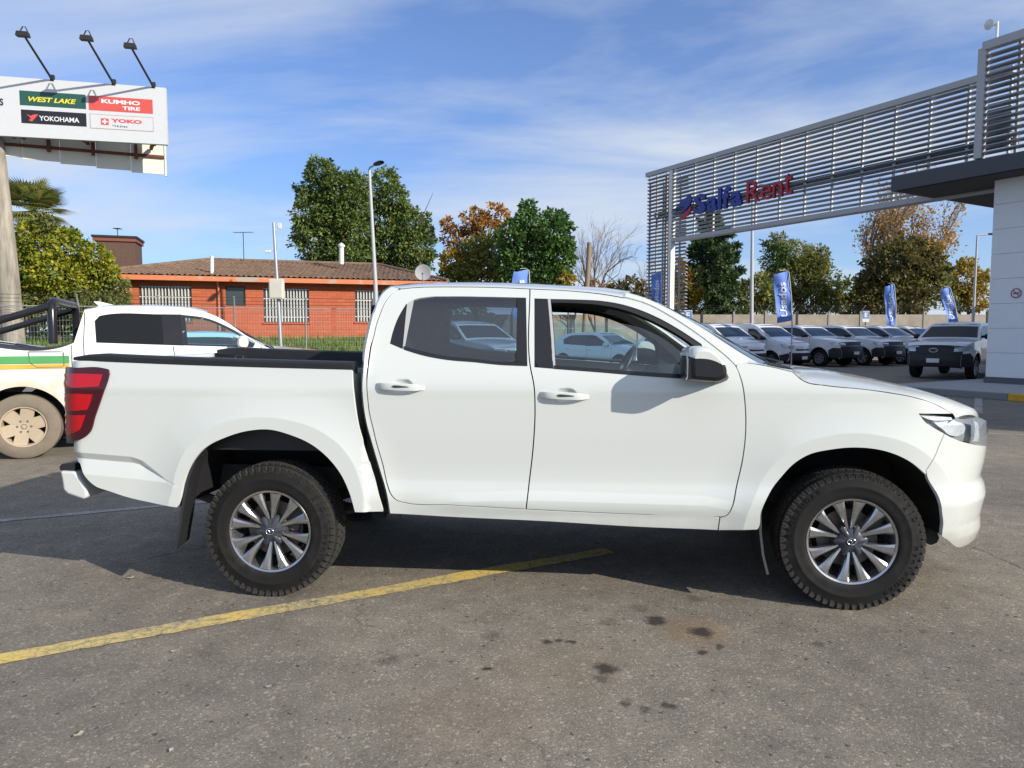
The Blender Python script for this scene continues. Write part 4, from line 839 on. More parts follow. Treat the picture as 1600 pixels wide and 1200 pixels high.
def vehicle(sp, name, label, cat, group=None):
    root = empty(name); tag(root, label, cat, group)
    top = sp['top']; Wh = sp['W']/2; xF = max(p[0] for p in top); xR = min(p[0] for p in top)
    pz = [p[0] for p in sp['prof']]; py = [p[1] for p in sp['prof']]
    def yv(x, z):
        x = np.asarray(x, float); tf = np.clip((x-(xF-sp.get('fl', .75)))/sp.get('fl', .75), 0, 1); tr = np.clip(((xR+.45)-x)/.45, 0, 1)
        pw = 1-sp.get('fw', .26)*tf**2.4-.10*tr**3
        return Wh*pw*np.interp(z, pz, py)
    arches = sp['arches']
    def sv(x, z, off=0):
        x, z = np.asarray(x, float), np.asarray(z, float); y = yv(x, z)
        for ax, az_, ar in arches:
            r = np.hypot(x-ax, z-az_); t = np.clip((r-ar-.07)/.12, 0, 1); y = y+.022*(1-t)**2
        return np.stack([x, -y, z], -1)
    def sn(x, z):
        e = 4e-3; n = np.cross(sv(x+e, z)-sv(x-e, z), sv(x, z+e)-sv(x, z-e)); return n/np.linalg.norm(n, axis=-1, keepdims=True)
    sill = sp['sill']; pts = [(x, z) for x, z, s in top]
    bot = [(xR+.10, sill)]
    for ax, az_, ar in sorted(arches):
        h = math.asin(max(-1, min(1, (sill-az_)/ar))); a0, a1 = math.pi-h, h
        bot += [(ax+ar*math.cos(a), az_+ar*math.sin(a)) for a in np.linspace(a0, a1, 13)]
    bot += [(xF-.12, sill)]
    outline = bot+pts
    body = MT[sp.get('paint', 'white_far')]; gl = MT[sp.get('glass', 'glass_far')]
    kw = dict(surfF=sv, normF=sn)
    see = sp.get('see', ())
    for sd in (-1, 1):
        holes = [sp['dlo'][i] for i in see]
        bs = panel('body_side', outline, body, root, holes=holes, sp=.075, bsp=.05, shrink=0, flange=.03, side=sd, **kw)
        for i, d in enumerate(sp['dlo']):
            panel('side_window', d, MT['glass_clear'] if i in see else gl, bs, sp=.1, bsp=.06, shrink=0, flange=.012, off=.004 if i not in see else -.006, side=sd, **kw)
        for d in sp.get('trim', ()):
            panel('pillar_trim', d, MT['black_gloss'], bs, sp=.1, bsp=.08, shrink=0, flange=.01, off=.005, side=sd, **kw)
        for d in sp.get('gaps', ()):
            q = np.array(d); n_ = len(q); o = [tuple(p) for p in q]; t = np.gradient(q, axis=0); t /= np.hypot(t[:, 0], t[:, 1])[:, None]; b = q+np.stack([-t[:, 1], t[:, 0]], 1)*.009
            panel('door_gap', o+[tuple(p) for p in b[::-1]], MT['rubber'], bs, sp=.1, bsp=.05, shrink=0, flange=0, off=.002, side=sd, corner=60, **kw)
        for d in sp.get('handles', ()):
            mb = MB(); y = float(yv(d[0], d[1])); mb.box((d[0], sd*(y+.012), d[1]), (.19, .03, .03)); mb.obj('door_handle', sp.get('hmat') and MT[sp['hmat']] or body, bs, bevel=.008)
        for d in sp.get('skirt', ()):
            panel('side_moulding', d, MT['black_bumper'], bs, sp=.08, bsp=.05, shrink=0, flange=.01, off=.008, side=sd, **kw)
        panel('headlight', sp['lamp'], MT['lamp_far'], root, sp=.05, bsp=.04, shrink=0, flange=.012, off=.008, side=sd, **kw)
        if 'tail' in sp: panel('tail_light', sp['tail'], MT['dark_red_lens'], root, sp=.05, bsp=.04, shrink=0, flange=.012, off=.008, side=sd, **kw)
        mx_, mz = sp['mirror']; y = float(yv(mx_, mz)); mb = MB()
        rows = [[(mx_+.07*s*math.cos(t), sd*(y+dy), mz+.04+.085*s*math.sin(t)) for t in np.linspace(0, 2*math.pi, 11)] for dy, s in ((-.02, .4), (.05, .55), (.07, 1), (.19, 1), (.22, .7))]
        mb.grid(rows); mb.add(rows[-1][:-1], [tuple(range(10))]); mb.obj('door_mirror', MT[sp.get('mmat', 'black_bumper')], root, 50)
        for ax, az_, ar in arches:
            wheel_for(root, (ax, sd*(Wh-.135), sp['R']), sp['R'], .24, sp['spoke'], sd, (MT[sp.get('tyre', 'tyre')], MT[sp.get('alloy', 'alloy_far')]))
    # strip over the top
    segs = []; cur = [top[0]]
    for p in top[1:]:
        cur.append(p)
        if p[2] != cur[0][2]: segs.append((cur[0][2], cur)); cur = [p]
    if len(cur) > 1: segs.append((cur[0][2], cur))
    vs_ = np.linspace(-1, 1, 15)
    def row(x, z, hor, off=0, vr=vs_):
        y = float(yv(x, z)); cf = np.clip((x-(xF-.9))/.9, 0, 1); crn = sp.get('crown', .045)*hor
        bw = sp.get('bow', .15)*cf**1.2-.05*float(np.clip((xR+.4-x)/.4, 0, 1))
        return [(x+bw*(1-abs(v)**2.2), y*v, z+crn*(1-abs(v)**2.6)) for v in vr]
    mats = sp['mats']
    for nm, pl in segs:
        P3 = resample3([(p[0], 0, p[1]) for p in pl], max(4, 3*len(pl)))
        if len(pl) > 3: P3 = np.array([p for k in range(len(pl)-1) for p in [np.array((pl[k][0]+(pl[k+1][0]-pl[k][0])*t, 0, pl[k][1]+(pl[k+1][1]-pl[k][1])*t)) for t in (0, .34, .67)]]+[np.array((pl[-1][0], 0, pl[-1][1]))])
        d = np.gradient(P3, axis=0); hor = np.abs(d[:, 0])/np.maximum(np.hypot(d[:, 0], d[:, 2]), 1e-6)
        if nm in ('windscreen', 'rear_window'): hor[:] = .5
        rows = [row(p[0], p[2], h) for p, h in zip(P3, hor)]
        m = mats.get(nm, body); m = MT[m] if isinstance(m, str) else m
        mb = MB(); mb.grid(rows); part = mb.obj({'windscreen': 'windscreen_frame', 'rear_window': 'rear_window_frame'}.get(nm, nm), m, root, 40)
        if nm in ('windscreen', 'rear_window'):
            n = np.array([abs(P3[-1][2]-P3[0][2]), 0, abs(P3[-1][0]-P3[0][0])]); n /= np.linalg.norm(n); n = n*(1 if nm == 'windscreen' else np.array([-1, 1, 1]))
            Q = resample3(P3, 9)[(1 if nm == 'windscreen' else 2):-1]; mb = MB(); mb.grid([[tuple(np.array(q)+n*.006) for q in row(p[0], p[2], .5, vr=np.linspace(-.90, .90, 13))] for p in Q])
            mb.obj('windscreen' if nm == 'windscreen' else 'rear_window', gl, part, 60)
    def front(name, z0, z1, v0, v1, mat, off=.012, par=root):
        """a patch on the nose between two heights and two lateral fractions"""
        F = sorted([(z, x) for x, z, s in top[:sp['nose']]]); zz = [f[0] for f in F]; xx = [f[1] for f in F]; mb = MB(); rows = []
        for z in np.linspace(z0, z1, 6):
            x = float(np.interp(z, zz, xx)); rows.append([(p[0]+off, p[1], p[2]) for p in row(x, z, 0, vr=np.linspace(v0, v1, 11))])
        back = [[(p[0]-.03, p[1], p[2]) for p in r_] for r_ in (rows[0], rows[-1])]
        mb.grid([back[0]]+rows+[back[1]]); sides = [[r_[k] for r_ in rows] for k in (0, -1)]
        for s_ in sides: mb.grid([s_, [(p[0]-.03, p[1], p[2]) for p in s_]])
        return mb.obj(name, mat, par, 40)
    for nm, z0, z1, v0, v1, mat in sp['front']: front(nm, z0, z1, v0, v1, MT[mat])
    if 'emblem' in sp:
        z = sp['emblem']; F = sorted([(q[1], q[0]) for q in top[:sp['nose']]]); x = float(np.interp(z, [f[0] for f in F], [f[1] for f in F]))+sp.get('bow', .15)+.03
        mb = MB(); mb.tube([(x, .12*math.cos(t), z+.06*math.sin(t)) for t in np.linspace(0, 2*math.pi, 25)], .010, 6, cap=False)
        mb.tube([(x, -.09, z-.03), (x, -.04, z+.03), (x, 0, z-.025), (x, .04, z+.03), (x, .09, z-.03)], .011, 6); mb.obj('grille_emblem', MT['chrome'], root, 60)
    if 'plate' in sp:
        z = sp['plate']; x = xF+sp.get('bow', .15)+.015; mb = MB(); mb.box((x, 0, z), (.012, .36, .13)); pl = mb.obj('number_plate', MT['plate'], root, bevel=.004)
    mb = MB(); mb.box(((xF+xR)/2-.05, 0, sill+.12), (xF-xR-.7, Wh*1.5, .22)); mb.box((0, 0, (sill+sp['belt'])/2), (1.5, Wh*1.8, sp['belt']-sill-.06)); mb.obj('underbody', MT['dark'], root)
    if see:
        for y in (-.38, .38):
            mb = MB(); mb.box((-.02, y, 1.30), (.16, .45, .5)); mb.box((-.06, y, 1.62), (.10, .24, .16)); mb.obj('seat', MT['interior'], root, bevel=.03)
    return root

PICK = dict(W=1.85, R=.375, sill=.44, belt=1.28, nose=9, bow=.17, fw=.22,
    prof=[(.3, .95), (.55, .99), (.9, 1.0), (1.18, .99), (1.32, .955), (1.8, .75)],
    top=[(2.42, .36, 'bumper'), (2.50, .42, 'bumper'), (2.52, .60, 'bumper'), (2.50, .74, 'bumper'), (2.475, .82, 'grille'), (2.45, .95, 'grille'), (2.40, 1.04, 'hood'), (2.28, 1.10, 'hood'), (1.9, 1.16, 'hood'), (1.28, 1.23, 'hood'), (1.22, 1.24, 'windscreen'), (.42, 1.71, 'roof'), (.25, 1.755, 'roof'), (-.2, 1.78, 'roof'), (-.75, 1.765, 'roof'), (-.93, 1.73, 'rear_window'), (-1.03, 1.34, 'bed'), (-1.06, 1.325, 'bed'), (-2.60, 1.345, 'tailgate'), (-2.66, 1.33, 'tailgate'), (-2.68, .70, 'rear_bumper'), (-2.80, .68, 'rear_bumper'), (-2.80, .52, 'rear_bumper')],
    arches=[(1.5625, .375, .47), (-1.5625, .375, .47)],
    dlo=[[(-.80, 1.34), (-.82, 1.60), (-.77, 1.66), (-.70, 1.675), (-.10, 1.685), (-.08, 1.31)], [(.14, 1.30), (.12, 1.685), (.40, 1.645), (.70, 1.51), (.98, 1.33), (.95, 1.27)]],
    trim=[[(-.08, 1.31), (-.10, 1.685), (.12, 1.685), (.14, 1.30)]],
    gaps=[[(.02, 1.29), (.05, 1.0), (.0, .55)], [(-.93, 1.70), (-.93, 1.2), (-.90, .9), (-.78, .56)], [(1.04, 1.29), (1.08, .9), (1.0, .55)], [(-.9, .54), (0, .54), (1.0, .54)], [(-1.055, 1.31), (-1.05, .9), (-1.0, .5)]],
    handles=[(-.72, 1.13), (.20, 1.11)], lamp=[(2.02, 1.03), (2.28, 1.065), (2.41, 1.02), (2.45, .90), (2.30, .90)],
    tail=[(-2.55, 1.26), (-2.66, 1.26), (-2.67, .86), (-2.60, .88)], mirror=(.82, 1.30), spoke=(6, .030, .045),
    mats={'bumper': 'black_bumper', 'grille': 'black_bumper', 'rear_bumper': 'black_bumper', 'bed': 'black_plastic', 'roof': 'white_far'},
    front=[('grille_mesh', .80, 1.0, -.62, .62, 'black_bumper'), ('headlight', .87, 1.02, .66, .985, 'lamp_far'), ('headlight', .87, 1.02, -.985, -.66, 'lamp_far'), ('grille_bar', .88, .92, -.6, .6, 'steel_rim')],
    skirt=[[(2.05, .40), (2.01, .72), (2.2, .83), (2.48, .81), (2.515, .60), (2.49, .40)]], plate=.60)
VAN = dict(W=1.84, R=.33, sill=.30, belt=1.15, nose=8, bow=.20, fw=.24, fl=.9, crown=.05,
    prof=[(.3, .96), (.6, 1.0), (1.0, .995), (1.15, .98), (1.85, .80)],
    top=[(2.05, .26, 'bumper'), (2.13, .34, 'bumper'), (2.15, .52, 'bumper'), (2.14, .60, 'bumper'), (2.12, .66, 'grille'), (2.08, .92, 'grille'), (2.00, 1.02, 'hood'), (1.85, 1.08, 'hood'), (1.45, 1.19, 'hood'), (1.38, 1.21, 'windscreen'), (.52, 1.73, 'roof'), (.35, 1.79, 'roof'), (-.4, 1.84, 'roof'), (-1.9, 1.82, 'roof'), (-2.05, 1.76, 'rear_window'), (-2.15, 1.2, 'tailgate'), (-2.18, .6, 'rear_bumper'), (-2.22, .5, 'rear_bumper'), (-2.2, .32, 'rear_bumper')],
    arches=[(1.38, .33, .40), (-1.41, .33, .40)],
    dlo=[[(.10, 1.17), (.10, 1.64), (.45, 1.62), (.78, 1.42), (1.14, 1.20), (1.1, 1.16)]],
    trim=[], gaps=[[(.02, 1.70), (.0, 1.1), (.0, .40)], [(1.16, 1.2), (1.14, .8), (1.0, .4)], [(0, .4), (.5, .38), (1.0, .4)], [(-1.0, 1.7), (-1.0, 1.0), (-.98, .5)]],
    handles=[(.15, 1.02)], lamp=[(1.78, .96), (1.98, 1.01), (2.06, .93), (2.06, .80), (1.95, .82)], mirror=(1.02, 1.20), spoke=(5, .05, .06), alloy='steel_rim',
    mats={'bumper': 'black_bumper', 'grille': 'white_far', 'rear_bumper': 'black_bumper'},
    front=[('grille_mesh', .72, .86, -.58, .58, 'black_bumper'), ('headlight', .80, .95, .64, .985, 'lamp_far'), ('headlight', .80, .95, -.985, -.64, 'lamp_far'), ('grille_bar', .63, .69, -.9, .9, 'white_far')],
    skirt=[[(1.80, .30), (1.77, .52), (2.12, .62), (2.15, .5), (2.08, .30)]], plate=.42)
HATCH = dict(W=1.76, R=.31, sill=.24, belt=.93, nose=8, bow=.22, fw=.30, fl=.8,
    prof=[(.2, .95), (.55, 1.0), (.85, .99), (.95, .965), (1.47, .70)],
    top=[(1.92, .20, 'bumper'), (2.0, .26, 'bumper'), (2.03, .44, 'bumper'), (2.02, .52, 'bumper'), (2.0, .56, 'grille'), (1.96, .70, 'grille'), (1.86, .80, 'hood'), (1.6, .87, 'hood'), (1.12, .95, 'hood'), (1.06, .96, 'windscreen'), (.22, 1.39, 'roof'), (.05, 1.43, 'roof'), (-.5, 1.46, 'roof'), (-1.2, 1.42, 'roof'), (-1.45, 1.36, 'rear_window'), (-1.85, 1.0, 'tailgate'), (-1.98, .9, 'tailgate'), (-2.0, .5, 'rear_bumper'), (-2.02, .3, 'rear_bumper')],
    arches=[(1.27, .31, .37), (-1.28, .31, .37)],
    dlo=[[(-1.30, 1.02), (-1.38, 1.20), (-1.1, 1.33), (-.6, 1.37), (-.28, 1.37), (-.26, .97)], [(-.20, .96), (-.22, 1.37), (.05, 1.35), (.35, 1.22), (.82, .97)]],
    trim=[[(-.26, .97), (-.28, 1.37), (-.22, 1.37), (-.20, .96)]], gaps=[[(-.22, .95), (-.2, .6), (-.25, .3)], [(.88, .95), (.9, .6), (.8, .3)], [(-.25, .3), (.3, .29), (.8, .3)]],
    handles=[(-1.1, .86), (-.1, .84)], hmat='white_far', mmat='white_far', lamp=[(1.50, .74), (1.82, .78), (1.95, .70), (1.96, .60), (1.75, .64)], mirror=(.70, .97), spoke=(5, .04, .05),
    mats={'bumper': 'white_far', 'grille': 'white_far', 'rear_bumper': 'white_far'},
    front=[('grille_mesh', .56, .70, -.55, .55, 'black_bumper'), ('headlight', .62, .74, .60, .985, 'lamp_far'), ('headlight', .62, .74, -.985, -.60, 'lamp_far'), ('lower_grille', .28, .42, -.6, .6, 'black_bumper')], plate=.45, tail=[(-1.75, .92), (-1.97, .92), (-1.99, .72), (-1.8, .76)])

def place(root, X, Y, heading, z=0):
    root.location = (X, Y, z); root.rotation_euler = (0, 0, heading)
UX, UY = .496, -.868     # building axis in plan
H_U = math.atan2(UY, UX)
GRP = 'white fleet vehicles parked in the yard'
pk = vehicle(dict(PICK, alloy='steel_rim', spoke=(8, .02, .05)), 'pickup_truck', 'white pickup with black front bumper and round steel wheel, right of the two vans', 'pickup truck', GRP)
place(pk, *(Vector((13.3, 30.6))+Vector((-UX, -UY))*1.56+Vector((.868, .496))*.8), H_U)
def nxt(src, label, X, Y, h):
    c = copy_tree(src); c['label'] = label; place(c, X, Y, h); return c
q = pk.location
pk2 = vehicle(dict(PICK), 'pickup_truck', 'white double cab pickup with five-hole alloy wheel, behind and left of the winged-emblem pickup', 'pickup truck', GRP)
place(pk2, q.x+2.40, q.y+1.0, H_U-.03)
pk3 = vehicle(dict(PICK, mats=dict(PICK['mats'], bumper='white_far', grille='white_far'), skirt=[], front=[('grille_mesh', .70, 1.0, -.50, .50, 'black_bumper'), ('grille_bar', .84, .90, -.5, .5, 'chrome'), ('headlight', .88, 1.02, .60, .985, 'lamp_far'), ('headlight', .88, 1.02, -.985, -.60, 'lamp_far'), ('lower_grille', .45, .60, -.6, .6, 'black_bumper')]), 'pickup_truck', 'white pickup of which bonnet and blue windscreen show behind the winged-emblem pickup', 'pickup truck', GRP)
place(pk3, q.x+4.6, q.y+2.1, H_U+.03)
nxt(pk2, 'white pickup farthest along the row, only roof and screen showing left of the wall', q.x+6.6, q.y+3.4, H_U)
vn = vehicle(VAN, 'panel_van', 'white panel van with black bumper, second van from the left beside the pickups', 'van', GRP)
place(vn, q.x-2.35, q.y-.95, H_U+.04)
nxt(vn, 'white panel van partly hidden by the sloping windscreen pillar of the big pickup', q.x-4.45, q.y-1.7, H_U)
hx = vehicle(dict(PICK, emblem=.92, glass='glass_privacy', spoke=(10, .012, .03), front=[('grille_mesh', .80, 1.02, -.66, .66, 'black_bumper'), ('headlight', .88, 1.03, .70, .985, 'lamp_far'), ('headlight', .88, 1.03, -.985, -.70, 'lamp_far'), ('grille_surround', 1.02, 1.045, -.72, .72, 'chrome')]),
    'pickup_truck', 'white pickup facing the viewer with chrome winged emblem on black grille, beside the wall', 'pickup truck', GRP)
place(hx, 15.0, 23.9, math.atan2(-.86, -.52)-.26)
# cars seen through the windows of the big pickup
hb = vehicle(HATCH, 'hatchback_car', 'white hatchback car seen through the front side window of the big pickup', 'car', GRP)
place(hb, 3.55, 27.6, H_U+.35)
nxt(hb, 'white car seen through the big pickup past its steering wheel', 6.6, 27.2, H_U+.1)
sv_ = vehicle(dict(PICK, emblem=.92, mats={'bumper': 'white_far', 'grille': 'white_far', 'rear_bumper': 'black_bumper', 'bed': 'black_plastic', 'roof': 'white_far'}, skirt=[]), 'pickup_truck', 'white pickup with wide chrome grille seen through the rear side window of the big pickup', 'pickup truck', GRP)
place(sv_, -1.35, 21.5, H_U+.15)
tc_ = vehicle(dict(HATCH, paint='teal_paint'), 'hatchback_car', 'pale blue-green car whose roof shows through the window of the striped pickup', 'car')
place(tc_, -6.0, 15.2, .35)

# the dusty striped pickup at the left
lp = vehicle(dict(PICK, paint='dusty_white', see=(1,), glass='glass_privacy', tyre='dusty_tyre', alloy='dusty_alloy', spoke=(6, .066, .070, .46), mmat='dusty_white', mats=dict(PICK['mats'], roof='dusty_white', grille='dusty_white', windscreen='dusty_white', bumper='dusty_white')),
    'pickup_truck', 'dusty white pickup with green and yellow stripe and black roll bar, at the left edge', 'pickup truck')
place(lp, -4.54, 9.56, .40)
yb = .925
for sd in (-1, 1):
    for nm, z0, z1, mt in (('green_stripe', 1.105, 1.19, 'strip_green'), ('yellow_stripe', 1.045, 1.095, 'strip_yellow')):
        mb = MB(); mb.grid([[(x, sd*(yb+.0035+(.0 if x > -2.4 else -.06)), z) for x in (-2.6, -2.35, -2.0, -1.5, -1.075)] for z in (z0, z1)]); mb.obj(nm, MT[mt], lp)
    mb = MB(); mb.tube([(-1.47, sd*(yb+.003), 1.245), (-1.15, sd*(yb+.003), 1.245), (-1.13, sd*(yb+.003), 1.23), (-1.13, sd*(yb+.003), 1.08), (-1.15, sd*(yb+.003), 1.06), (-1.40, sd*(yb+.003), 1.06), (-1.47, sd*(yb+.003), 1.12), (-1.47, sd*(yb+.003), 1.245)], .004, 4); mb.obj('fuel_flap_gap', MT['bracket'], lp)
rb_ = empty('roll_bar', parent=lp)
for x, zt in ((-1.25, 1.83),):
    mb = MB(); mb.tube([(x, -.80, 1.33), (x, -.80, zt-.12), (x, -.76, zt-.03), (x, -.66, zt), (x, .66, zt), (x, .76, zt-.03), (x, .80, zt-.12), (x, .80, 1.33)], .048, 10); mb.obj('hoop', MT['black_gloss'], rb_, 60)
for y in (-.80, .80):
    for dz in (0,):
        mb = MB(); mb.tube([(-1.27, y*.98, 1.77+dz), (-2.45+.35*(dz < 0), y*.98, 1.36)], .042, 10); mb.obj('brace', MT['black_gloss'], rb_, 60)
mb = MB(); mb.add([(-.85, -.03, 1.785), (-.62, -.03, 1.80), (-.62, .03, 1.80), (-.85, .03, 1.785), (-.93, -.02, 1.86), (-.86, -.02, 1.86), (-.86, .02, 1.86), (-.93, .02, 1.86)], [(0, 1, 2, 3), (4, 5, 6, 7), (0, 1, 5, 4), (1, 2, 6, 5), (2, 3, 7, 6), (3, 0, 4, 7)]); mb.obj('roof_fin', MT['white_far'], lp, bevel=.008)
# ============================================================ ground
def asphalt(t, marks=True):
    p = t.pos(); fl = t.n('ShaderNodeVectorMath', operation='MULTIPLY'); t.l(p, fl.inputs[0]); fl.inputs[1].default_value = (1, 1, 0); P = fl.outputs[0]
    v = t.n('ShaderNodeTexVoronoi', Scale=150.0); v.feature = 'F1'; t.l(P, v.inputs['Vector'])
    v2 = t.n('ShaderNodeTexVoronoi', Scale=70.0); t.l(P, v2.inputs['Vector'])
    sp = t.n('ShaderNodeSeparateColor'); t.l(v.outputs['Color'], sp.inputs[0]); s2 = t.n('ShaderNodeSeparateColor'); t.l(v2.outputs['Color'], s2.inputs[0])
    stone = t.mix(sp.outputs[0], (.190, .171, .140), (.302, .271, .215)); stone = t.mix(t.rng(sp.outputs[1], .93, .97), stone, (.44, .40, .33))
    stone = t.mix(t.rng(s2.outputs[0], .98, .992), stone, (.43, .37, .28)); stone = t.mix(t.rng(s2.outputs[1], .985, .998), stone, (.10, .09, .078))
    fine = t.noise(240, 3, .6, P); stone = t.mix(t.rng(fine, .35, .65), t.mix(1.0, stone, (.86, .85, .84), 'MULTIPLY'), stone)
    mid = t.noise(5.5, 5, .6, P); big = t.noise(.55, 4, .55, P, .6); huge = t.noise(.13, 3, .5, P)
    col = t.mix(1.0, stone, t.mix(t.rng(mid, .3, .7), (.80, .80, .81), (1.14, 1.13, 1.12)), 'MULTIPLY')
    col = t.mix(1.0, col, t.mix(t.rng(big, .32, .68), (.80, .80, .82), (1.17, 1.15, 1.12)), 'MULTIPLY')
    col = t.mix(1.0, col, t.mix(t.rng(huge, .35, .65), (.90, .90, .92), (1.08, 1.07, 1.05)), 'MULTIPLY')
    col = t.mix(t.m('MULTIPLY', t.rng(t.noise(1.1, 4, .6, P), .60, .80), .22), col, (.26, .22, .15))
    # hairline cracks
    nz = t.n('ShaderNodeTexNoise', Scale=2.2, Detail=4.0); t.l(P, nz.inputs['Vector'])
    ds = t.n('ShaderNodeVectorMath', operation='MULTIPLY_ADD'); t.l(nz.outputs['Color'], ds.inputs[0]); ds.inputs[1].default_value = (.5, .5, 0); t.l(P, ds.inputs[2])
    cv = t.n('ShaderNodeTexVoronoi', Scale=.30); cv.feature = 'DISTANCE_TO_EDGE'; t.l(ds.outputs[0], cv.inputs['Vector'])
    crack = t.m('MULTIPLY', t.rng(cv.outputs[0], .0045, .0012), t.rng(t.noise(.8, 2, .5, P), .47, .56))
    col = t.mix(t.m('MULTIPLY', crack, .30), col, (.022, .021, .021))
    if marks:
        wob = t.n('ShaderNodeTexNoise', Scale=16.0, Detail=4.0); t.l(P, wob.inputs['Vector'])
        wv = t.n('ShaderNodeVectorMath', operation='MULTIPLY_ADD'); t.l(wob.outputs['Color'], wv.inputs[0]); wv.inputs[1].default_value = (.09, .09, 0); wv.inputs[2].default_value = (-.045, -.045, 0)
        ad = t.n('ShaderNodeVectorMath', operation='ADD'); t.l(P, ad.inputs[0]); t.l(wv.outputs[0], ad.inputs[1]); sx = t.n('ShaderNodeSeparateXYZ'); t.l(ad.outputs[0], sx.inputs[0])
        for grp, colr in ((((1085, 985, .17, .45), (880, 1040, .28, .18), (730, 1120, .3, .16)), (.22, .135, .065)),
                          (((1025, 970, .055, .85), (1095, 988, .060, .85), (855, 1002, .024, .8), (875, 1000, .022, .8), (892, 1004, .024, .8), (945, 1044, .048, .85), (942, 1061, .042, .5), (1097, 1020, .022, .8), (1125, 1011, .026, .7), (977, 1098, .026, .7), (1007, 1110, .028, .6), (1045, 1102, .026, .7), (605, 1032, .055, .45), (760, 1046, .018, .9), (1000, 950, .05, .3), (1087, 935, .045, .4), (950, 972, .045, .35), (770, 992, .05, .35), (1275, 1006, .03, .5), (1440, 985, .03, .3), (1120, 1080, .05, .2)), (.022, .020, .019))):
            acc = None
            for px, py, r, k in grp:
                g = on_ground(px, py); d = t.m('POWER', t.m('ADD', t.m('POWER', t.m('SUBTRACT', sx.outputs[0], g.x), 2.0), t.m('POWER', t.m('SUBTRACT', sx.outputs[1], g.y), 2.0)), .5)
                f = t.rng(d, r*1.35, r*.55, 0, k); acc = f if acc is None else t.m('MAXIMUM', acc, f)
            col = t.mix(acc, col, colr)
        a, b = on_ground(1478, 838), on_ground(1640, 905); dx, dy = (b-a).normalized()[:2]
        dd = t.m('ABSOLUTE', t.m('SUBTRACT', t.m('MULTIPLY', sx.outputs[0], dy), t.m('ADD', t.m('MULTIPLY', sx.outputs[1], dx), a.x*dy-a.y*dx)))
        col = t.mix(t.m('MULTIPLY', t.rng(dd, .012, .005), t.rng(sx.outputs[0], 1.5, 1.8, 0, .55)), col, (.03, .028, .027))
    t.set(Base_Color=col, Roughness=.92, Specular_IOR_Level=.22)
    h = t.m('ADD', t.m('MULTIPLY', v.outputs['Distance'], -.7), t.m('ADD', t.m('MULTIPLY', v2.outputs['Distance'], -.35), t.m('MULTIPLY', fine, .35)))
    t.bump(h, .32, .004)
    return col, P
t_ = NT('asphalt'); asphalt(t_); MT['asphalt'] = t_.mat
def worn_paint(name, c1, c2, lo, hi):
    t = NT(name); col, P = asphalt(t, False); n1 = t.noise(26, 6, .7, P); n2 = t.noise(2.2, 4, .6, P)
    w = t.rng(t.m('ADD', t.m('MULTIPLY', n1, .62), t.m('MULTIPLY', n2, .40)), lo, hi)
    ds = t.n('ShaderNodeTexVoronoi', Scale=14.0); ds.feature = 'DISTANCE_TO_EDGE'; t.l(P, ds.inputs['Vector'])
    w = t.m('MULTIPLY', w, t.rng(ds.outputs[0], .008, .03, .35, 1))
    t.set(Base_Color=t.mix(w, col, t.mix(t.rng(n2, .35, .65), c1, c2))); return t.mat
MT['yellow_line'] = worn_paint('worn_yellow_paint', (.58, .47, .22), (.72, .51, .12), .37, .52)
MT['white_line'] = worn_paint('worn_white_paint', (.38, .37, .34), (.46, .45, .41), .36, .56)
def sheet(name, poly, z, mat, kind='structure'):
    mb = MB(); mb.add([(p[0], p[1], z) for p in poly], [tuple(range(len(poly)))]); return tag(mb.obj(name, mat, recalc=False), kind=kind)
sheet('ground', [(-260, -60), (260, -60), (260, 330), (-260, 330)], 0, MT['asphalt'])
def line_strip(name, a, b, w, mat, seed, n=40):
    r = random.Random(seed); d = (b-a); L = d.length; d = d.normalized(); nn = Vector((-d.y, d.x, 0)); n = int(L/.05)+2; vs, fs = [], []
    for i in range(n):
        p = a+d*L*i/(n-1); k = .5+.06*math.sin(i*.21)+r.uniform(-.05, .05); vs += [tuple(p+nn*w*k), tuple(p-nn*w*(.5+r.uniform(-.06, .06)))]
    vs = [(x, y, .004) for x, y, z in vs]; fs = [(2*i, 2*i+1, 2*i+3, 2*i+2) for i in range(n-1)]
    return tag(MB().add(vs, fs).obj(name, mat, recalc=False), kind='structure')
a, b = on_ground(0, 1030), on_ground(752, 896); d = (b-a).normalized()
line_strip('yellow_line', a-d*2.5, b+d*.95, .125, MT['yellow_line'], 3)
a, b = on_ground(0, 814), on_ground(250, 791); d = (b-a).normalized(); line_strip('white_line', a-d*1.5, b+d*1.2, .085, MT['white_line'], 4)
a, b = on_ground(1541, 677), on_ground(1600, 680); d = (b-a).normalized(); line_strip('white_line', a-d*.8, b+d*1.5, .07, MT['white_line'], 5)
a, b = on_ground(1528, 646), on_ground(1529, 622); line_strip('white_line', a, b, .14, MT['white_line'], 6)

# ============================================================ white showroom building with louvred sign frame
U = Vector((UX, UY, 0)); Bv = Vector((.868, .496, 0)); ZV = Vector((0, 0, 1)); OR_U = Matrix((U, Bv, ZV)).transposed()
MT['slat'] = simple('louvre_aluminium', (.27, .285, .31), .45, .35, var=.06)
MT['frame_grey'] = simple('frame_grey_paint', (.42, .42, .42), .5, var=.06)
MT['frame_dark'] = simple('frame_dark_steel', (.06, .065, .075), .5, .3)
MT['post_white'] = simple('post_white_paint', (.70, .70, .67), .5, var=.05)
MT['panel'] = simple('white_wall_panel', (.77, .78, .79), .5, var=.05, scale=2)
MT['skirt'] = simple('dark_wall_skirting', (.10, .105, .12), .7)
MT['fascia'] = simple('dark_canopy_fascia', (.055, .06, .07), .5)
MT['soffit'] = simple('dark_soffit', (.045, .04, .035), .7)
def ub(o, t, s, z): return o+U*t+Bv*s+ZV*z
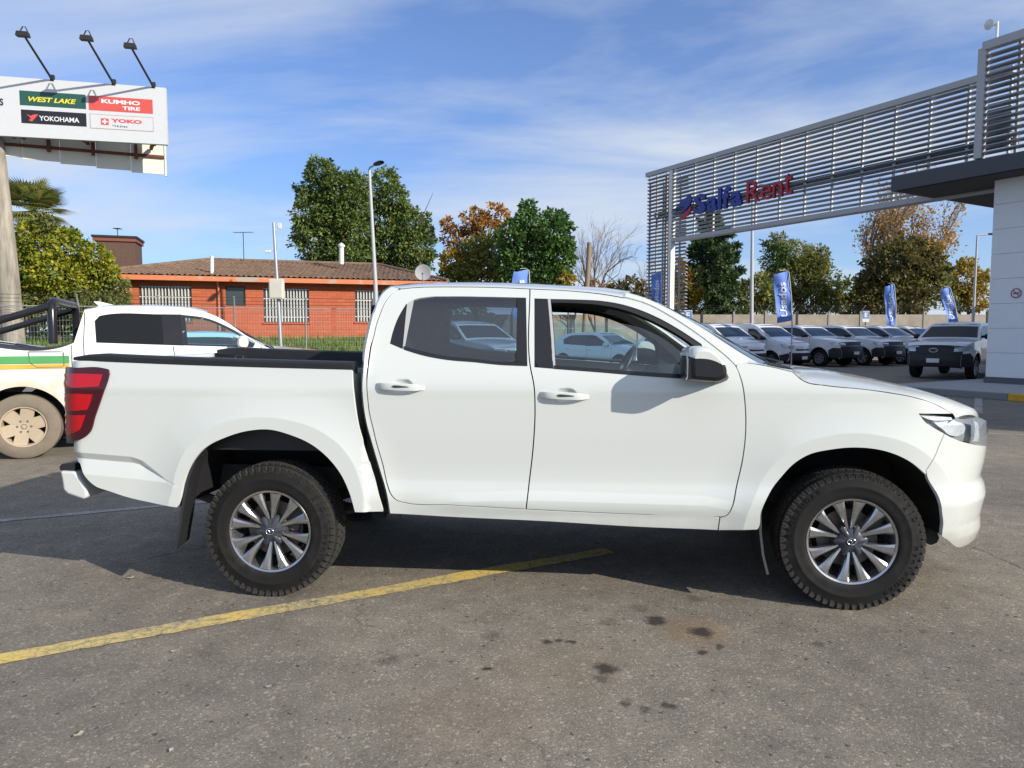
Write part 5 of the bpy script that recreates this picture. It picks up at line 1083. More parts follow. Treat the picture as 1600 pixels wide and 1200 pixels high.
def ubox(mb, o, t0, t1, s0, s1, z0, z1, m=0, tilt=0):
    rot = OR_U if not tilt else OR_U@Matrix.Rotation(tilt, 3, 'X')
    return mb.box(ub(o, (t0+t1)/2, (s0+s1)/2, (z0+z1)/2), (t1-t0, s1-s0, z1-z0), m, rot)
B0 = Vector((6.83, 30.9, 0)); K0 = Vector((10.6, 20.2, 0)); W0 = Vector((12.5, 18.7, 0))
bd_ = empty('showroom_building', W0); tag(bd_, 'white panelled showroom corner under a dark canopy with louvred parapet, at the right edge', 'building')
def bpart(mb, name, mat, par=bd_, **kw):
    o = mb.obj(name, mat, None, **kw); o.parent = par; o.matrix_parent_inverse = Matrix.Translation(-par.location) if par.parent is None else Matrix.Identity(4)
    if par.parent is not None: o.matrix_parent_inverse = Matrix.Identity(4)
    return o
mb = MB(); ubox(mb, W0, .02, 26, .06, 20, .15, 5.4); body = bpart(mb, 'wall', MT['skirt'])
rows_ = 8; hz = (5.4-.30)/rows_
for r in range(rows_):
    for c in range(4):
        mb = MB(); t0 = c*5.6; ubox(mb, W0, t0+(.006 if c else 0), t0+5.594, 0, .055, .30+r*hz+.0035, .30+(r+1)*hz-.0035); bpart(mb, 'wall_panel', MT['panel'], body)
mb = MB(); ubox(mb, W0, -.03, 26, -.035, .04, .152, .292); bpart(mb, 'skirting', MT['skirt'])
for r in range(rows_):
    mb = MB(); ubox(mb, W0, -.032, .018, .06, 8, .30+r*hz+.008, .30+(r+1)*hz-.008); bpart(mb, 'wall_panel', MT['panel'], body)
mb = MB(); ubox(mb, K0, 0, 28.5, 0, 21, 5.405, 5.80); can = bpart(mb, 'canopy', MT['fascia'])
mb = MB(); ubox(mb, K0, .10, 28.4, .10, 20, 5.385, 5.402); bpart(mb, 'soffit', MT['soffit'], can)
mb = MB(); ubox(mb, K0, 3.6, 28, 1.6, 20, 5.80, 7.05); bpart(mb, 'upper_wall', MT['frame_grey'])
def louvres(o, t0, t1, s, z0, z1, step, par, name='slat'):
    n = int(round((z1-z0)/step)); me = None
    for i in range(n):
        z = z0+(i+.5)*step
        if me is None:
            mb = MB(); mb.box((0, 0, 0), (t1-t0, .145, .032), 0, OR_U@Matrix.Rotation(R(-14), 3, 'X')); me = mb.mesh(name, MT['slat'])
        ob = link(name, me); ob.parent = par; ob.location = ub(o, (t0+t1)/2, s, z)-par.location if par.parent is None else ub(o, (t0+t1)/2, s, z)
parp = K0+Vector((0, 0, 0))
louvres(K0, 2.36, 22, .06, 5.86, 8.42, .158, bd_)
mb = MB(); ubox(mb, K0, 2.18, 2.36, -.04, .16, 5.83, 8.52); bpart(mb, 'end_flashing', MT['frame_grey'])
mb = MB(); ubox(mb, K0, 2.28, 24, -.05, .17, 8.46, 8.66); bpart(mb, 'parapet_cap', MT['frame_grey'])
for i in range(14):
    mb = MB(); t = 3.0+i*1.4; ubox(mb, K0, t, t+.06, .16, .24, 5.8, 8.46); bpart(mb, 'louvre_post', MT['frame_grey'])
for i in range(6):
    mb = MB(); mb.beam(ub(K0, 3.0+i*2.8, .24, 8.3), ub(K0, 3.0+i*2.8, 1.6, 6.9), .06, .06); bpart(mb, 'louvre_brace', MT['frame_dark'])
mb = MB(); ubox(mb, K0, 3.50, 6.2, -.14, -.06, 6.22, 6.95); bpart(mb, 'green_letter_board', simple('green_sign', (.02, .20, .07), .4))
pw = ub(K0, 2.55, .06, 8.66); mb = MB(); mb.tube([pw, pw+ZV*.42], .03, 8); mb.tube([pw+ZV*.36, pw+ZV*.36-Bv*.05-U*.10], [.03, .03], 8)
dsh = empty('radio_dish', pw); tag(dsh, 'small round white radio dish on a stub mast on the parapet cap', 'antenna')
o = mb.obj('mast', MT['post_white']); o.parent = dsh; o.matrix_parent_inverse = Matrix.Translation(-pw)
mb = MB(); dc = pw+ZV*.40-U*.16; dn = (-U*.15-Bv*.95-ZV*.1).normalized(); e1 = dn.cross(ZV).normalized(); e2 = e1.cross(dn)
mb.grid([[dc+dn*h+r*(math.cos(a)*e1+math.sin(a)*e2) for a in np.linspace(0, 2*math.pi, 21)] for r, h in ((.0, .0), (.06, .01), (.11, .03), (.125, .055), (.0, .10))]); o = mb.obj('dish', MT['post_white'], None, 40); o.parent = dsh; o.matrix_parent_inverse = Matrix.Translation(-pw)
# prohibition sign on the wall
ws = on_plane(1588, 458, W0-Bv*.01, Bv); mb = MB()
def disc(mb, c, n, r0, r1, off, e1, e2, m=0, k=32):
    vs = []; fs = []
    for i in range(k):
        a = 2*math.pi*i/k
        for r in (r0, r1): vs.append(c+n*off+r*(math.cos(a)*e1+math.sin(a)*e2))
    fs = [(2*i, 2*i+1, (2*i+3) % (2*k), (2*i+2) % (2*k)) for i in range(k)]
    mb.add(vs, fs, m)
sg = empty('no_smoking_sign', ws); tag(sg, 'small round no-smoking sign with grey-red ring on the white panel wall', 'sign')
def spart(mb, name, mat, par, base, **kw):
    o = mb.obj(name, mat, None, recalc=False, **kw); o.parent = par; o.matrix_parent_inverse = Matrix.Translation(-base); return o
mb = MB(); disc(mb, ws, -Bv, .0, .125, .004, U, ZV); spart(mb, 'sign_plate', MT['plate'], sg, ws)
mb = MB(); disc(mb, ws, -Bv, .098, .126, .008, U, ZV); q = (U-ZV).normalized(); q2 = (U+ZV).normalized(); mb.add([ws-Bv*.010+q*x*.10+q2*y*.011 for x, y in ((-1, -1), (1, -1), (1, 1), (-1, 1))], [(0, 1, 2, 3)]); spart(mb, 'sign_ring', simple('sign_ring_red', (.36, .10, .11), .5), sg, ws)
mb = MB(); mb.add([ws-Bv*.006+U*x+ZV*y for x, y in ((-.07, -.018), (.05, -.018), (.05, .012), (-.07, .012))], [(0, 1, 2, 3)]); mb.add([ws-Bv*.006+U*x+ZV*y for x, y in ((.055, -.018), (.072, -.018), (.078, .05), (.062, .05))], [(0, 1, 2, 3)]); spart(mb, 'sign_symbol', MT['rubber'], sg, ws)
# pavement with yellow kerb
KP = Vector((9.8, 16.7, 0)); mb = MB(); ubox(mb, KP, -1.25, 22, .16, 8, .0, .149); tag(mb.obj('pavement', simple('pavement_concrete', (.36, .36, .36), .85, var=.15, scale=2)), kind='structure')
MT['kerb_yellow'] = simple('kerb_yellow_paint', (.62, .33, .02), .7, var=.35, scale=5); MT['kerb'] = simple('kerb_concrete', (.20, .20, .20), .85, var=.2)
mb = MB(); ubox(mb, KP, -1.25, 1.72, 0, .158, 0, .152); tag(mb.obj('kerb', MT['kerb'], bevel=.015), kind='structure')
for i in range(6):
    mb = MB(); ubox(mb, KP, 1.725+i*1.0, 2.72+i*1.0, 0, .158, 0, .154); tag(mb.obj('yellow_kerb', MT['kerb_yellow'], bevel=.015), kind='structure')

# louvred sign frame
fr = empty('louvred_portal', B0); tag(fr, 'long grey louvred sign portal on a white post, carrying blue and red letters', 'sign portal')
def fpart(mb, name, mat, **kw): return bpart(mb, name, mat, fr, **kw)
T1_ = 13.2
louvres(B0, .12, T1_, 0, 5.52, 8.36, .158, fr)
louvres(B0, -1.50, -.06, 0, .25, 8.36, .158, fr); louvres(B0, -1.50, -.06, 1.0, .25, 8.36, .158, fr)
mb = MB(); ubox(mb, B0, -1.60, T1_, -.10, .10, 8.38, 8.56); fpart(mb, 'top_chord', MT['frame_grey'])
mb = MB(); ubox(mb, B0, .12, T1_, -.10, .30, 5.34, 5.50); fpart(mb, 'bottom_chord', MT['frame_grey'])
mb = MB(); ubox(mb, B0, -.05, T1_, .22, .42, 6.56, 6.84); fpart(mb, 'middle_beam', MT['frame_dark'])
mb = MB(); ubox(mb, B0, -1.55, -.05, .40, .60, 6.56, 6.84); fpart(mb, 'middle_beam', MT['frame_dark'])
mb = MB(); ubox(mb, B0, -.055, .115, -.09, .14, .0, 8.375); fpart(mb, 'post', MT['post_white'])
mb = MB(); ubox(mb, B0, -.85, -.62, .40, .62, 0, 8.38); fpart(mb, 'tower_column', MT['frame_dark'])
for t in (-1.56, -1.1, -.45):
    for s in (.10, .88):
        mb = MB(); ubox(mb, B0, t, t+.06, s, s+.06, .1, 8.37); fpart(mb, 'louvre_post', MT['frame_grey'])
for i in range(12):
    t = 1.25+i*1.075; mb = MB(); ubox(mb, B0, t-.03, t+.03, .095, .165, 5.5, 8.38); fpart(mb, 'louvre_post', MT['post_white'])
# letters on the frame
MT['sign_blue'] = simple('sign_blue', (.016, .035, .27), .4); MT['sign_red'] = simple('sign_red', (.45, .012, .03), .4)
def put_text(body, C, xd, yd, width, height, mat, name, par, base, extrude=.03, bold=.0, shear=0, space=1.0):
    me = text_mesh(body, 1.0, extrude, mat, bold, space, shear, name); co = np.array([v.co for v in me.vertices]); lo, hi = co.min(0), co.max(0)
    sx = width/(hi[0]-lo[0]); sy = height/(hi[1]-lo[1]); mid = (lo+hi)/2; xd, yd = xd.normalized(), yd.normalized(); zd = xd.cross(yd)
    for v in me.vertices:
        c = v.co; v.co = Vector(C)+xd*((c.x-mid[0])*sx)+yd*((c.y-mid[1])*sy)+zd*(c.z)
    me.update(); o = link(name, me); o.parent = par; o.matrix_parent_inverse = Matrix.Translation(-Vector(base)) if base is not None else Matrix.Identity(4); return o
lt = empty('sign_lettering', ub(B0, .7, -.14, 6.3)); tag(lt, 'SalfaRent letters in dark blue and red with bird-like emblem on the louvres', 'sign lettering'); lb = lt.location.copy()
t0 = 1.56
for ch, w, h, z in (('S', .66, .80, 6.66), ('a', .52, .56, 6.55), ('l', .17, .82, 6.68), ('f', .36, .82, 6.68), ('a', .54, .56, 6.55)):
    put_text(ch, ub(B0, t0+w/2, -.16, z), U, ZV, w, h, MT['sign_blue'], 'letter', lt, lb, .05, .035); t0 += w+.065
t0 = 4.30
for ch, w, h, z in (('R', .60, .80, 6.70), ('e', .46, .54, 6.57), ('n', .42, .54, 6.57), ('t', .34, .74, 6.68)):
    put_text(ch, ub(B0, t0+w/2, -.16, z), U, ZV, w, h, MT['sign_red'], 'letter', lt, lb, .05, -.003); t0 += w+.075
for poly, mat, nm in (([(.40, 6.62), (.86, 6.98), (1.30, 7.10), (1.44, 6.96), (1.32, 6.72), (1.06, 6.52), (.70, 6.40), (.86, 6.56), (1.06, 6.70), (.90, 6.72)], 'sign_blue', 'emblem_wing'), ([(.74, 6.32), (1.10, 6.46), (1.36, 6.62), (1.40, 6.50), (1.18, 6.28), (.78, 6.22)], 'sign_red', 'emblem_base')):
    mb = MB(); mb.prism([ub(B0, t, -.20, z) for t, z in poly], Bv*.08); spart(mb, nm, MT[mat], lt, lb)

# ============================================================ precast wall behind the cars
t_ = NT('precast_concrete'); p_ = t_.pos(); g_ = t_.noise(1.2, 5, .6, p_); f_ = t_.noise(14, 5, .65, p_)
t_.set(Base_Color=t_.mix(t_.rng(g_, .3, .7), (.27, .235, .185), (.42, .37, .30)), Roughness=.9); t_.bump(f_, .4, .02); MT['precast'] = t_.mat
wl = empty('boundary_wall', (14, 45, 0)); tag(wl, 'long beige precast concrete wall with dark posts behind the parked vehicles', 'wall'); wl0 = wl.location.copy()
pm = None; n_ = 0
xw = -6.0
while xw < 36:
    for r in range(3):
        if pm is None:
            mb = MB(); mb.box((0, 0, 0), (1.94, .05, .855)); pm = mb.mesh('wall_slab', MT['precast'])
        o = link('wall_slab', pm, wl); o.location = (xw+1-14, .01*math.sin(xw*3+r), .44+r*.87)
    mb = MB(); mb.box((xw-14, 0, 1.40), (.10, .14, 2.80)); mb.beam((xw-14, 0, 2.78), (xw-14+.10, -.40, 3.15), .04, .04); mb.obj('wall_post', MT['concrete'] if n_ % 3 else MT['metal_dark'], wl)
    xw += 2.0; n_ += 1
for dz in (.12, .24, .36):
    mb = MB(); mb.tube([(-20, -dz, 2.78+dz), (20, -dz, 2.78+dz)], .008, 4); mb.obj('barbed_wire', MT['metal_dark'], wl)

# ============================================================ flags, signs, lamps
t_ = NT('banner_blue'); t_.set(Base_Color=t_.mix(t_.noise(3, 4, .5, t_.obj()), (.10, .20, .60), (.17, .30, .72)), Roughness=.7); MT['banner'] = t_.mat
MT['banner_white'] = simple('banner_print_white', (.75, .76, .80), .7)
def banner(x0, x1, y0, y1, D, label, lean=0.0, text=True, ang=0.0):
    top = at((x0+x1)/2, y0, D); botm = at((x0+x1)/2+lean, y1, D); w = (x1-x0)*D/F_PX; h = (top-botm).length; base = Vector((botm.x+w*.5, D, 0))
    e = empty('feather_banner', base); tag(e, label, 'banner', 'blue Usados banners over the car yard'); ca, sa = math.cos(ang), math.sin(ang)
    xd = Vector((ca, sa, 0)); yd = (top-botm).normalized(); nd = xd.cross(yd)
    def pt(u, v): return botm+xd*(w*(u-.5))+yd*(h*v)+nd*(.05*math.sin(u*5+v*7)+.03*math.sin(v*15))
    rows = [[pt(u*(1 if v < .9 else 1), v-(.08*(1-u) if v > .98 else 0)+(.05*u if v < .02 else 0)) for u in np.linspace(0, 1, 7)] for v in np.linspace(0, 1, 17)]
    mb = MB(); mb.grid(rows); f = mb.obj('banner_cloth', MT['banner'], None, 60, recalc=False); f.parent = e; f.matrix_parent_inverse = Matrix.Translation(-base)
    mb = MB(); pp = [Vector((base.x, D, 0)), pt(1, -.05)+nd*.02, pt(1.02, .5), pt(1.02, .97), pt(.85, 1.015), pt(.4, 1.0)]; mb.tube(pp, [.03, .025, .02, .018, .012, .01], 6); f2 = mb.obj('banner_pole', MT['grey_pole'], None, 60); f2.parent = e; f2.matrix_parent_inverse = Matrix.Translation(-base)
    if text:
        me = text_mesh('Usados', 1.0, 0, MT['banner_white'], .02); co = np.array([v.co for v in me.vertices]); lo, hi = co.min(0), co.max(0)
        for v in me.vertices:
            a = (v.co.x-lo[0])/(hi[0]-lo[0]); b = (v.co.y-lo[1])/(hi[1]-lo[1]); p = pt(.72-.46*b, .12+.66*a); v.co = p+nd*.0-Vector((0, .035, 0))
        me.update(); f3 = link('banner_print', me); f3.parent = e; f3.matrix_parent_inverse = Matrix.Translation(-base)
banner(1208, 1232, 423, 505, 29, 'blue Usados banner hanging whole in front of the round green tree', lean=6)
banner(1018, 1033, 425, 482, 27, 'blue Usados banner in front of the louvred tower base', lean=0)
banner(1382, 1397, 443, 510, 36, 'blue Usados banner rising straight above the pickups before the dark bush', lean=3)
banner(1468, 1484, 448, 506, 35, 'tilted blue Usados banner left of the yellow tree', lean=14)
banner(800, 828, 420, 500, 24, 'blue banner of which the tip shows above the roof of the big pickup', lean=0, ang=.5)
def parking_sign(px, y0, y1, D, label):
    c = at(px, (y0+y1)/2, D); s = (y1-y0)*D/F_PX; w = s*.62; e = empty('parking_sign', (c.x, D, 0)); tag(e, label, 'sign', 'blue parking signs on the wall')
    mb = MB(); mb.tube([(0, .03, 0), (0, .03, c.z+s/2)], .03, 8); mb.obj('sign_post', MT['metal_dark'], e, 60)
    mb = MB(); mb.box((0, 0, c.z), (w, .02, s)); p = mb.obj('sign_plate', MT['plate'], e)
    mb = MB(); mb.box((0, -.013, c.z+s*.13), (w*.92, .006, s*.64)); mb.obj('blue_panel', simple('sign_blue_panel', (.10, .22, .48), .5), p)
    me = put_text('E', Vector((0, -.018, c.z+s*.14)), Vector((1, 0, 0)), ZV, w*.45, s*.42, MT['banner_white'], 'sign_letter', p, None, .002, .03)
parking_sign(1075, 485, 506, 33, 'small blue E parking sign by the foot of the louvred tower')
parking_sign(1353, 486, 503, 40, 'small blue parking sign between two banners, over the pickups')
def lamp_post(pts, arm, r0, label, head=True):
    base = Vector((pts[0].x, pts[0].y, 0)); e = empty('street_lamp', base); tag(e, label, 'street lamp', 'street lamps')
    loc = [p-base for p in pts]; mb = MB(); mb.tube(loc, [r0*(1-.5*i/(len(loc)-1)) for i in range(len(loc))], 10); mb.obj('pole', MT['grey_pole'], e, 60)
    mb = MB(); mb.tube([loc[-1]]+[a-base for a in arm], .035, 8); mb.obj('arm', MT['grey_pole'], e, 60)
    h = arm[-1]-base; d = (arm[-1]-pts[-1]); d.z = 0; d.normalize(); mb = MB(); n = d.cross(ZV)
    mb.grid([[h+d*x+n*y*w+ZV*z for y, z in ((-1, 0), (-.8, .05), (.8, .05), (1, 0), (.8, -.03), (-.8, -.03), (-1, 0))] for x, w in ((-.12, .05), (.0, .13), (.40, .14), (.46, .08))]); mb.obj('lamp_head', MT['metal_dark'], e, 40)
b_ = at(590, 520, 27); b_.z = 0; lamp_post([b_, at(586.5, 440, 27), at(577, 265, 27)], [at(577.5, 262, 27), at(585, 258, 26.8), at(588, 257, 26.5)], .10, 'tall grey street lamp with short arm before the big dark tree')
b_ = at(1175, 520, 38); b_.z = 0; lamp_post([b_, at(1175, 400, 38), at(1176, 296, 38)], [at(1178, 292, 38), at(1190, 290, 38)], .11, 'slim grey lamp post between conifer and banner, running up behind the louvres')
b_ = at(1519, 520, 34); b_.z = 0; lamp_post([b_, at(1522, 470, 34), at(1527, 368, 34)], [at(1530, 367, 34), at(1548, 366, 34)], .08, 'grey street lamp beside the yellow tree with arm reaching behind the white wall')
# camera mast with box
D = 21.0; b_ = at(440, 520, D); b_.z = 0; e = empty('camera_mast', b_); tag(e, 'thin grey mast with cream control box, camera and antenna before the house', 'mast')
q = lambda px, py, d=D: at(px, py, d)-b_
mb = MB(); mb.tube([Vector((0, 0, 0)), q(435, 470), q(427.5, 348)], [.055, .05, .04], 10); mb.obj('pole', MT['galv'], e, 60)
c = q(434.5, 452); mb = MB(); mb.box((c.x, c.y-.12, c.z), (.40, .2, .57)); bx = mb.obj('control_box', MT['whitebox'], e, bevel=.012)
mb = MB(); mb.box((c.x, c.y-.225, c.z), (.34, .012, .50)); mb.obj('box_door', MT['whitebox'], bx)
mb = MB(); a = q(419, 393); mb.box(a, (.16, .09, .08)); mb.tube([a, q(429, 391)], .02, 6); mb.obj('camera', MT['post_white'], e, bevel=.01)
mb = MB(); a = q(437, 353); mb.box(a, (.10, .06, .17)); mb.tube([a, q(428.5, 360)], .015, 6); mb.obj('antenna_panel', MT['post_white'], e, bevel=.01)

# ============================================================ left: billboard
bl = Vector((-800/F_PX*25.0, 25.0, 0)); br = Vector(((259-800)/F_PX*26.2, 26.2, 0)); bdv = (br-bl).normalized(); bn = Vector((bdv.y, -bdv.x, 0))
def on_bd(px, py, off=0): return on_plane(px, py, bl+bn*off, bn)
zt = on_bd(257, 137).z; zb = on_bd(262, 226).z; bR = on_bd(260, 180); bR.z = 0
bb = empty('billboard', bR); tag(bb, 'tyre brand billboard on a thick post, upper left corner', 'billboard'); bb0 = bR.copy()
MT['board_white'] = simple('billboard_sheet', (.58, .59, .60), .6, var=.04); MT['board_back'] = simple('billboard_back_sheet', (.74, .70, .60), .75, var=.12, scale=2)
def bbp(mb, name, mat, par=None, **kw):
    o = mb.obj(name, mat, None, **kw); o.parent = par or bb; o.matrix_parent_inverse = Matrix.Translation(-bb0) if par is None else Matrix.Identity(4); return o
OR_B = Matrix((bdv, -bn, ZV)).transposed()
def bbx(mb, p0, p1, off0, off1, z0, z1):   # along board from distance p0 to p1 left of the right edge
    c = bR-bdv*(p0+p1)/2+bn*(off0+off1)/2; return mb.box((c.x, c.y, (z0+z1)/2), (abs(p1-p0), abs(off1-off0), z1-z0), 0, OR_B)
mb = MB(); bbx(mb, 0, 11, 0, -.18, zb, zt); brd = bbp(mb, 'front_board', MT['board_white'])
def ad(x0, y0, x1, y1, off, mat, name='ad_panel'):
    """flat print between two pixel corners measured on the board"""
    a, c = on_bd(x0, y0, off), on_bd(x1, y1, off); L = (c-a).dot(bdv); mb = MB()
    mb.add([a, a+bdv*L, Vector((c.x, c.y, c.z)), Vector((a.x, a.y, c.z))], [(0, 1, 2, 3)])
    return a, L, a.z-c.z, spart(mb, name, mat, brd, Vector((0, 0, 0)))
def adtext(body, x0, y0, x1, y1, mat, par, off=.012, **kw):
    a, c = on_bd(x0, y0, off), on_bd(x1, y1, off); m = (a+c)/2; return put_text(body, m, bdv, ZV, (c-a).dot(bdv), abs(a.z-c.z), mat, 'lettering', par, None, .001, **kw)
MG = simple('print_green', (.016, .085, .065), .5); MK = simple('print_black', (.014, .014, .02), .5); MR = simple('print_red', (.62, .085, .07), .5); MYL = simple('print_yellow', (.72, .62, .04), .5); MWH = simple('print_white', (.72, .72, .72), .5); MLG = simple('print_line', (.40, .22, .22), .5); MTX = simple('print_text_dark', (.03, .035, .07), .5)
_, _, _, pa = ad(30, 141, 134.5, 170.5, .006, MG); adtext('WEST LAKE', 44, 150.5, 119, 163, MYL, brd, bold=.03, shear=.25)
_, _, _, pa = ad(32.5, 170.8, 135.5, 198, .006, MK); adtext('YOKOHAMA', 61, 180.5, 124, 192, MWH, brd, bold=.02)
mb = MB(); q_ = [on_bd(*p_, .012) for p_ in ((41, 178), (48, 181), (52, 179), (60, 178.5), (50, 190), (45, 188), (48, 184.5))]; mb.add(q_, [tuple(range(7))]); spart(mb, 'emblem', MR, brd, Vector((0, 0, 0)))
ad(138, 149, 239, 178, .006, MR); adtext('KUMHO', 158, 154.5, 219, 165, MWH, brd, bold=.045); adtext('TIRE', 191, 166, 219, 173.5, MWH, brd, bold=.035)
_, _, _, pa = ad(140, 177.5, 240, 206, .006, MLG); ad(140.8, 178.3, 239.3, 205.2, .010, MT['board_white'])
ad(157.5, 184.5, 170, 195.5, .014, MR, 'emblem'); adtext('+', 159.5, 186, 168, 194, MWH, brd, .018, bold=.06)
adtext('YOKO', 173, 185, 222, 194, MR, brd, .014, bold=.05)
mb = MB()
for i, (x, w, h) in enumerate(((176, 1.2, 2.2), (179, 1.6, 2.8), (182.6, 1.6, 2.8), (185.4, .8, 3.2), (188, 1.8, 2.8), (191.4, 1.4, 2.6), (194.2, 1.6, 2.8), (197.4, 1.4, 2.8))):   # the small line under the name, too small to read in the photograph
    a, c = on_bd(x, 195+.11*(x-176)*.9, .014), on_bd(x+w, 195+h+.11*(x-176)*.9, .014); L = (c-a).dot(bdv); mb.add([a, a+bdv*L, Vector((c.x, c.y, c.z)), Vector((a.x, a.y, c.z))], [(0, 1, 2, 3)])
q_ = spart(mb, 'small_print', MTX, brd, Vector((0, 0, 0))); q_['kind'] = 'stuff'
adtext('s', -1, 153.5, 5.5, 165, MTX, brd, bold=.01)
# rear board, standing open like a V
cl_ = Vector(((18-800)/F_PX*25.75, 25.75, 0)); crr = Vector(((268-800)/F_PX*27.7, 27.7, 0)); cd = (crr-cl_).normalized(); cn = Vector((cd.y, -cd.x, 0)); OR_C = Matrix((cd, -cn, ZV)).transposed()
zcb = at(268, 274, 27.7).z; zct = at(268, 200, 27.7).z; zcl = at(18, 243, 25.75).z; LC = (crr-cl_).length; mb = MB()
def cbx(mb, p0, p1, o0, o1, z0, z1): c = crr-cd*(p0+p1)/2+cn*(o0+o1)/2; return mb.box((c.x, c.y, (z0+z1)/2), (abs(p1-p0), abs(o1-o0), z1-z0), 0, OR_C)
for i in range(6):
    mb = MB(); cbx(mb, i*1.15+.006, (i+1)*1.15-.006, 0, -.04, zcb+(zcl-zcb)*(i+.5)*1.15/LC, zct); bbp(mb, 'rear_board_sheet', MT['board_back'])
mb = MB(); cbx(mb, -.06, .0, .04, -.08, zcb-.03, zct+.02); bbp(mb, 'rear_board_edge', MT['post_white'])
mb = MB(); cbx(mb, .0, 7, .10, .02, zcb+.62, zcb+.72); bbp(mb, 'rear_rail', MT['rust'])
for p_ in (.9, 2.3, 3.7, 5.2):
    mb = MB(); cbx(mb, p_, p_+.11, .22, .11, zcb+.5, zct); bbp(mb, 'rear_stud', MT['rust'])
for p_ in (.5, 2.8, 5.0, 7.5):
    mb = MB(); a = bR-bdv*p_-bn*.20; a.z = zb+.15; c = crr-cd*min(p_*.9, LC)+cn*.1; c.z = zb+.15; mb.beam(a, c, .10, .12); bbp(mb, 'cross_beam', MT['rust'])
    mb = MB(); a = bR-bdv*p_-bn*.22; mb.beam((a.x, a.y, zb-.02), (a.x, a.y, zt-.1), .10, .10, up=(1, 0, 0)); bbp(mb, 'front_stud', MT['rust'])
t_ = NT('stained_concrete_post'); p_ = t_.pos(); mpn = t_.n('ShaderNodeMapping'); mpn.inputs['Scale'].default_value = (3, 3, .5); t_.l(p_, mpn.inputs[0]); g_ = t_.noise(1.6, 6, .65, mpn.outputs[0])
t_.set(Base_Color=t_.mix(t_.rng(g_, .35, .68), (.40, .36, .29), (.17, .15, .115)), Roughness=.85); t_.bump(t_.noise(18, 4, .6, p_), .3, .01)
pb = at(10, 520, 25.6); mb = MB(); mb.tube([(pb.x+.30, 25.6, 0), (pb.x+.12, 25.6, 4.5), (pb.x-.10, 25.6, zb+.02)], [.37, .33, .30], 24); bbp(mb, 'post', t_.mat, smooth=50)
for (x0, y0), (x1, y1) in (((82, 122), (38, 56)), ((178, 128), (137, 62)), ((240, 132.5), (205, 74))):
    a = on_bd(x0, y0, -.05); a.z = zt; D1 = a.y-1.95; h = at(x1, y1, D1); le = empty('board_lamp_arm', parent=None); bpn = a
    mb = MB(); mb.tube([a, a+(h-a)*.12, h], [.055, .04, .035], 8); mb.box(a+ZV*.06, (.12, .12, .22), 0, OR_B); arm = bbp(mb, 'lamp_arm', MT['dark_metal'], smooth=60)
    bpy.data.objects.remove(le)
    d = (h-a).normalized(); s = bdv; mb = MB(); hc_ = h+d*.02
    mb.grid([[hc_+s*(x*w)+bn*y*.9+ZV*z for x, y, z in ((-1, -.08, .02), (-1, .09, -.02), (-.9, .12, -.08), (.9, .12, -.08), (1, .09, -.02), (1, -.08, .02), (-1, -.08, .02))] for w in (.20, .20)]+[]); 
    mb.prism([hc_+s*x+ZV*z-bn*.02 for x, z in ((-.19, -.07), (.19, -.07), (.16, .07), (-.16, .07))], bn*.2); mb.tube([hc_-s*.14+ZV*.05, hc_-s*.03+ZV*.27, hc_+s*.05+ZV*.27, hc_+s*.14+ZV*.05], .02, 6)
    lh = mb.obj('lamp_head', MT['dark_metal'], None); lh.parent = arm
# ============================================================ left: house on its bank
HL, HR = Vector((-17.65, 30.1, 0)), Vector((-4.65, 34.4, 0)); hd = (HR-HL).normalized(); hn = Vector((hd.y, -hd.x, 0)); OR_H = Matrix((hd, -hn, ZV)).transposed(); EZ = 3.85; FZ = 1.22
hs0 = HL-hn*.55; hs_ = empty('house', hs0); tag(hs_, 'low orange brick house with barred windows and mossy hipped tile roof', 'house')
def hp(px, py, off=0): return on_plane(px, py, hs0+hn*off, hn)
def hbx(mb, a0, a1, o0, o1, z0, z1): c = hs0+hd*(a0+a1)/2+hn*(o0+o1)/2; return mb.box((c.x, c.y, (z0+z1)/2), (abs(a1-a0), abs(o1-o0), z1-z0), 0, OR_H)
def along(px): return (hp(px, 480)-hs0).dot(hd)
def hpart(mb, name, mat, par=None, **kw):
    o = mb.obj(name, mat, None, **kw); o.parent = par or hs_; o.matrix_parent_inverse = Matrix.Translation(-hs0) if par is None else Matrix.Identity(4); return o
t_ = NT('orange_brick'); uvn = t_.n('ShaderNodeVectorMath', operation='DOT_PRODUCT'); t_.l(t_.pos(), uvn.inputs[0]); uvn.inputs[1].default_value = tuple(hd); sz = t_.n('ShaderNodeSeparateXYZ'); t_.l(t_.pos(), sz.inputs[0]); cb_ = t_.n('ShaderNodeCombineXYZ'); t_.l(uvn.outputs['Value'], cb_.inputs[0]); t_.l(sz.outputs[2], cb_.inputs[1])
bk_ = t_.n('ShaderNodeTexBrick', Scale=1.0); bk_.inputs['Brick Width'].default_value = .42; bk_.inputs['Row Height'].default_value = .145; bk_.inputs['Mortar Size'].default_value = .009; t_.l(cb_.outputs[0], bk_.inputs['Vector'])
bk_.inputs['Color1'].default_value = (.50, .125, .052, 1); bk_.inputs['Color2'].default_value = (.43, .10, .042, 1); bk_.inputs['Mortar'].default_value = (.33, .07, .03, 1)
t_.set(Base_Color=t_.mix(t_.m('MULTIPLY', t_.rng(t_.noise(1.5, 5, .6, t_.pos()), .45, .75), .35), bk_.outputs['Color'], (.40, .13, .07)), Roughness=.85); t_.bump(bk_.outputs['Fac'], -.4, .01); MT['brick'] = t_.mat
t_ = NT('mossy_roof_tiles'); p_ = t_.pos(); uvn = t_.n('ShaderNodeVectorMath', operation='DOT_PRODUCT'); t_.l(p_, uvn.inputs[0]); uvn.inputs[1].default_value = tuple(hd); g_ = t_.noise(2.2, 6, .65, p_); f_ = t_.noise(11, 5, .6, p_)
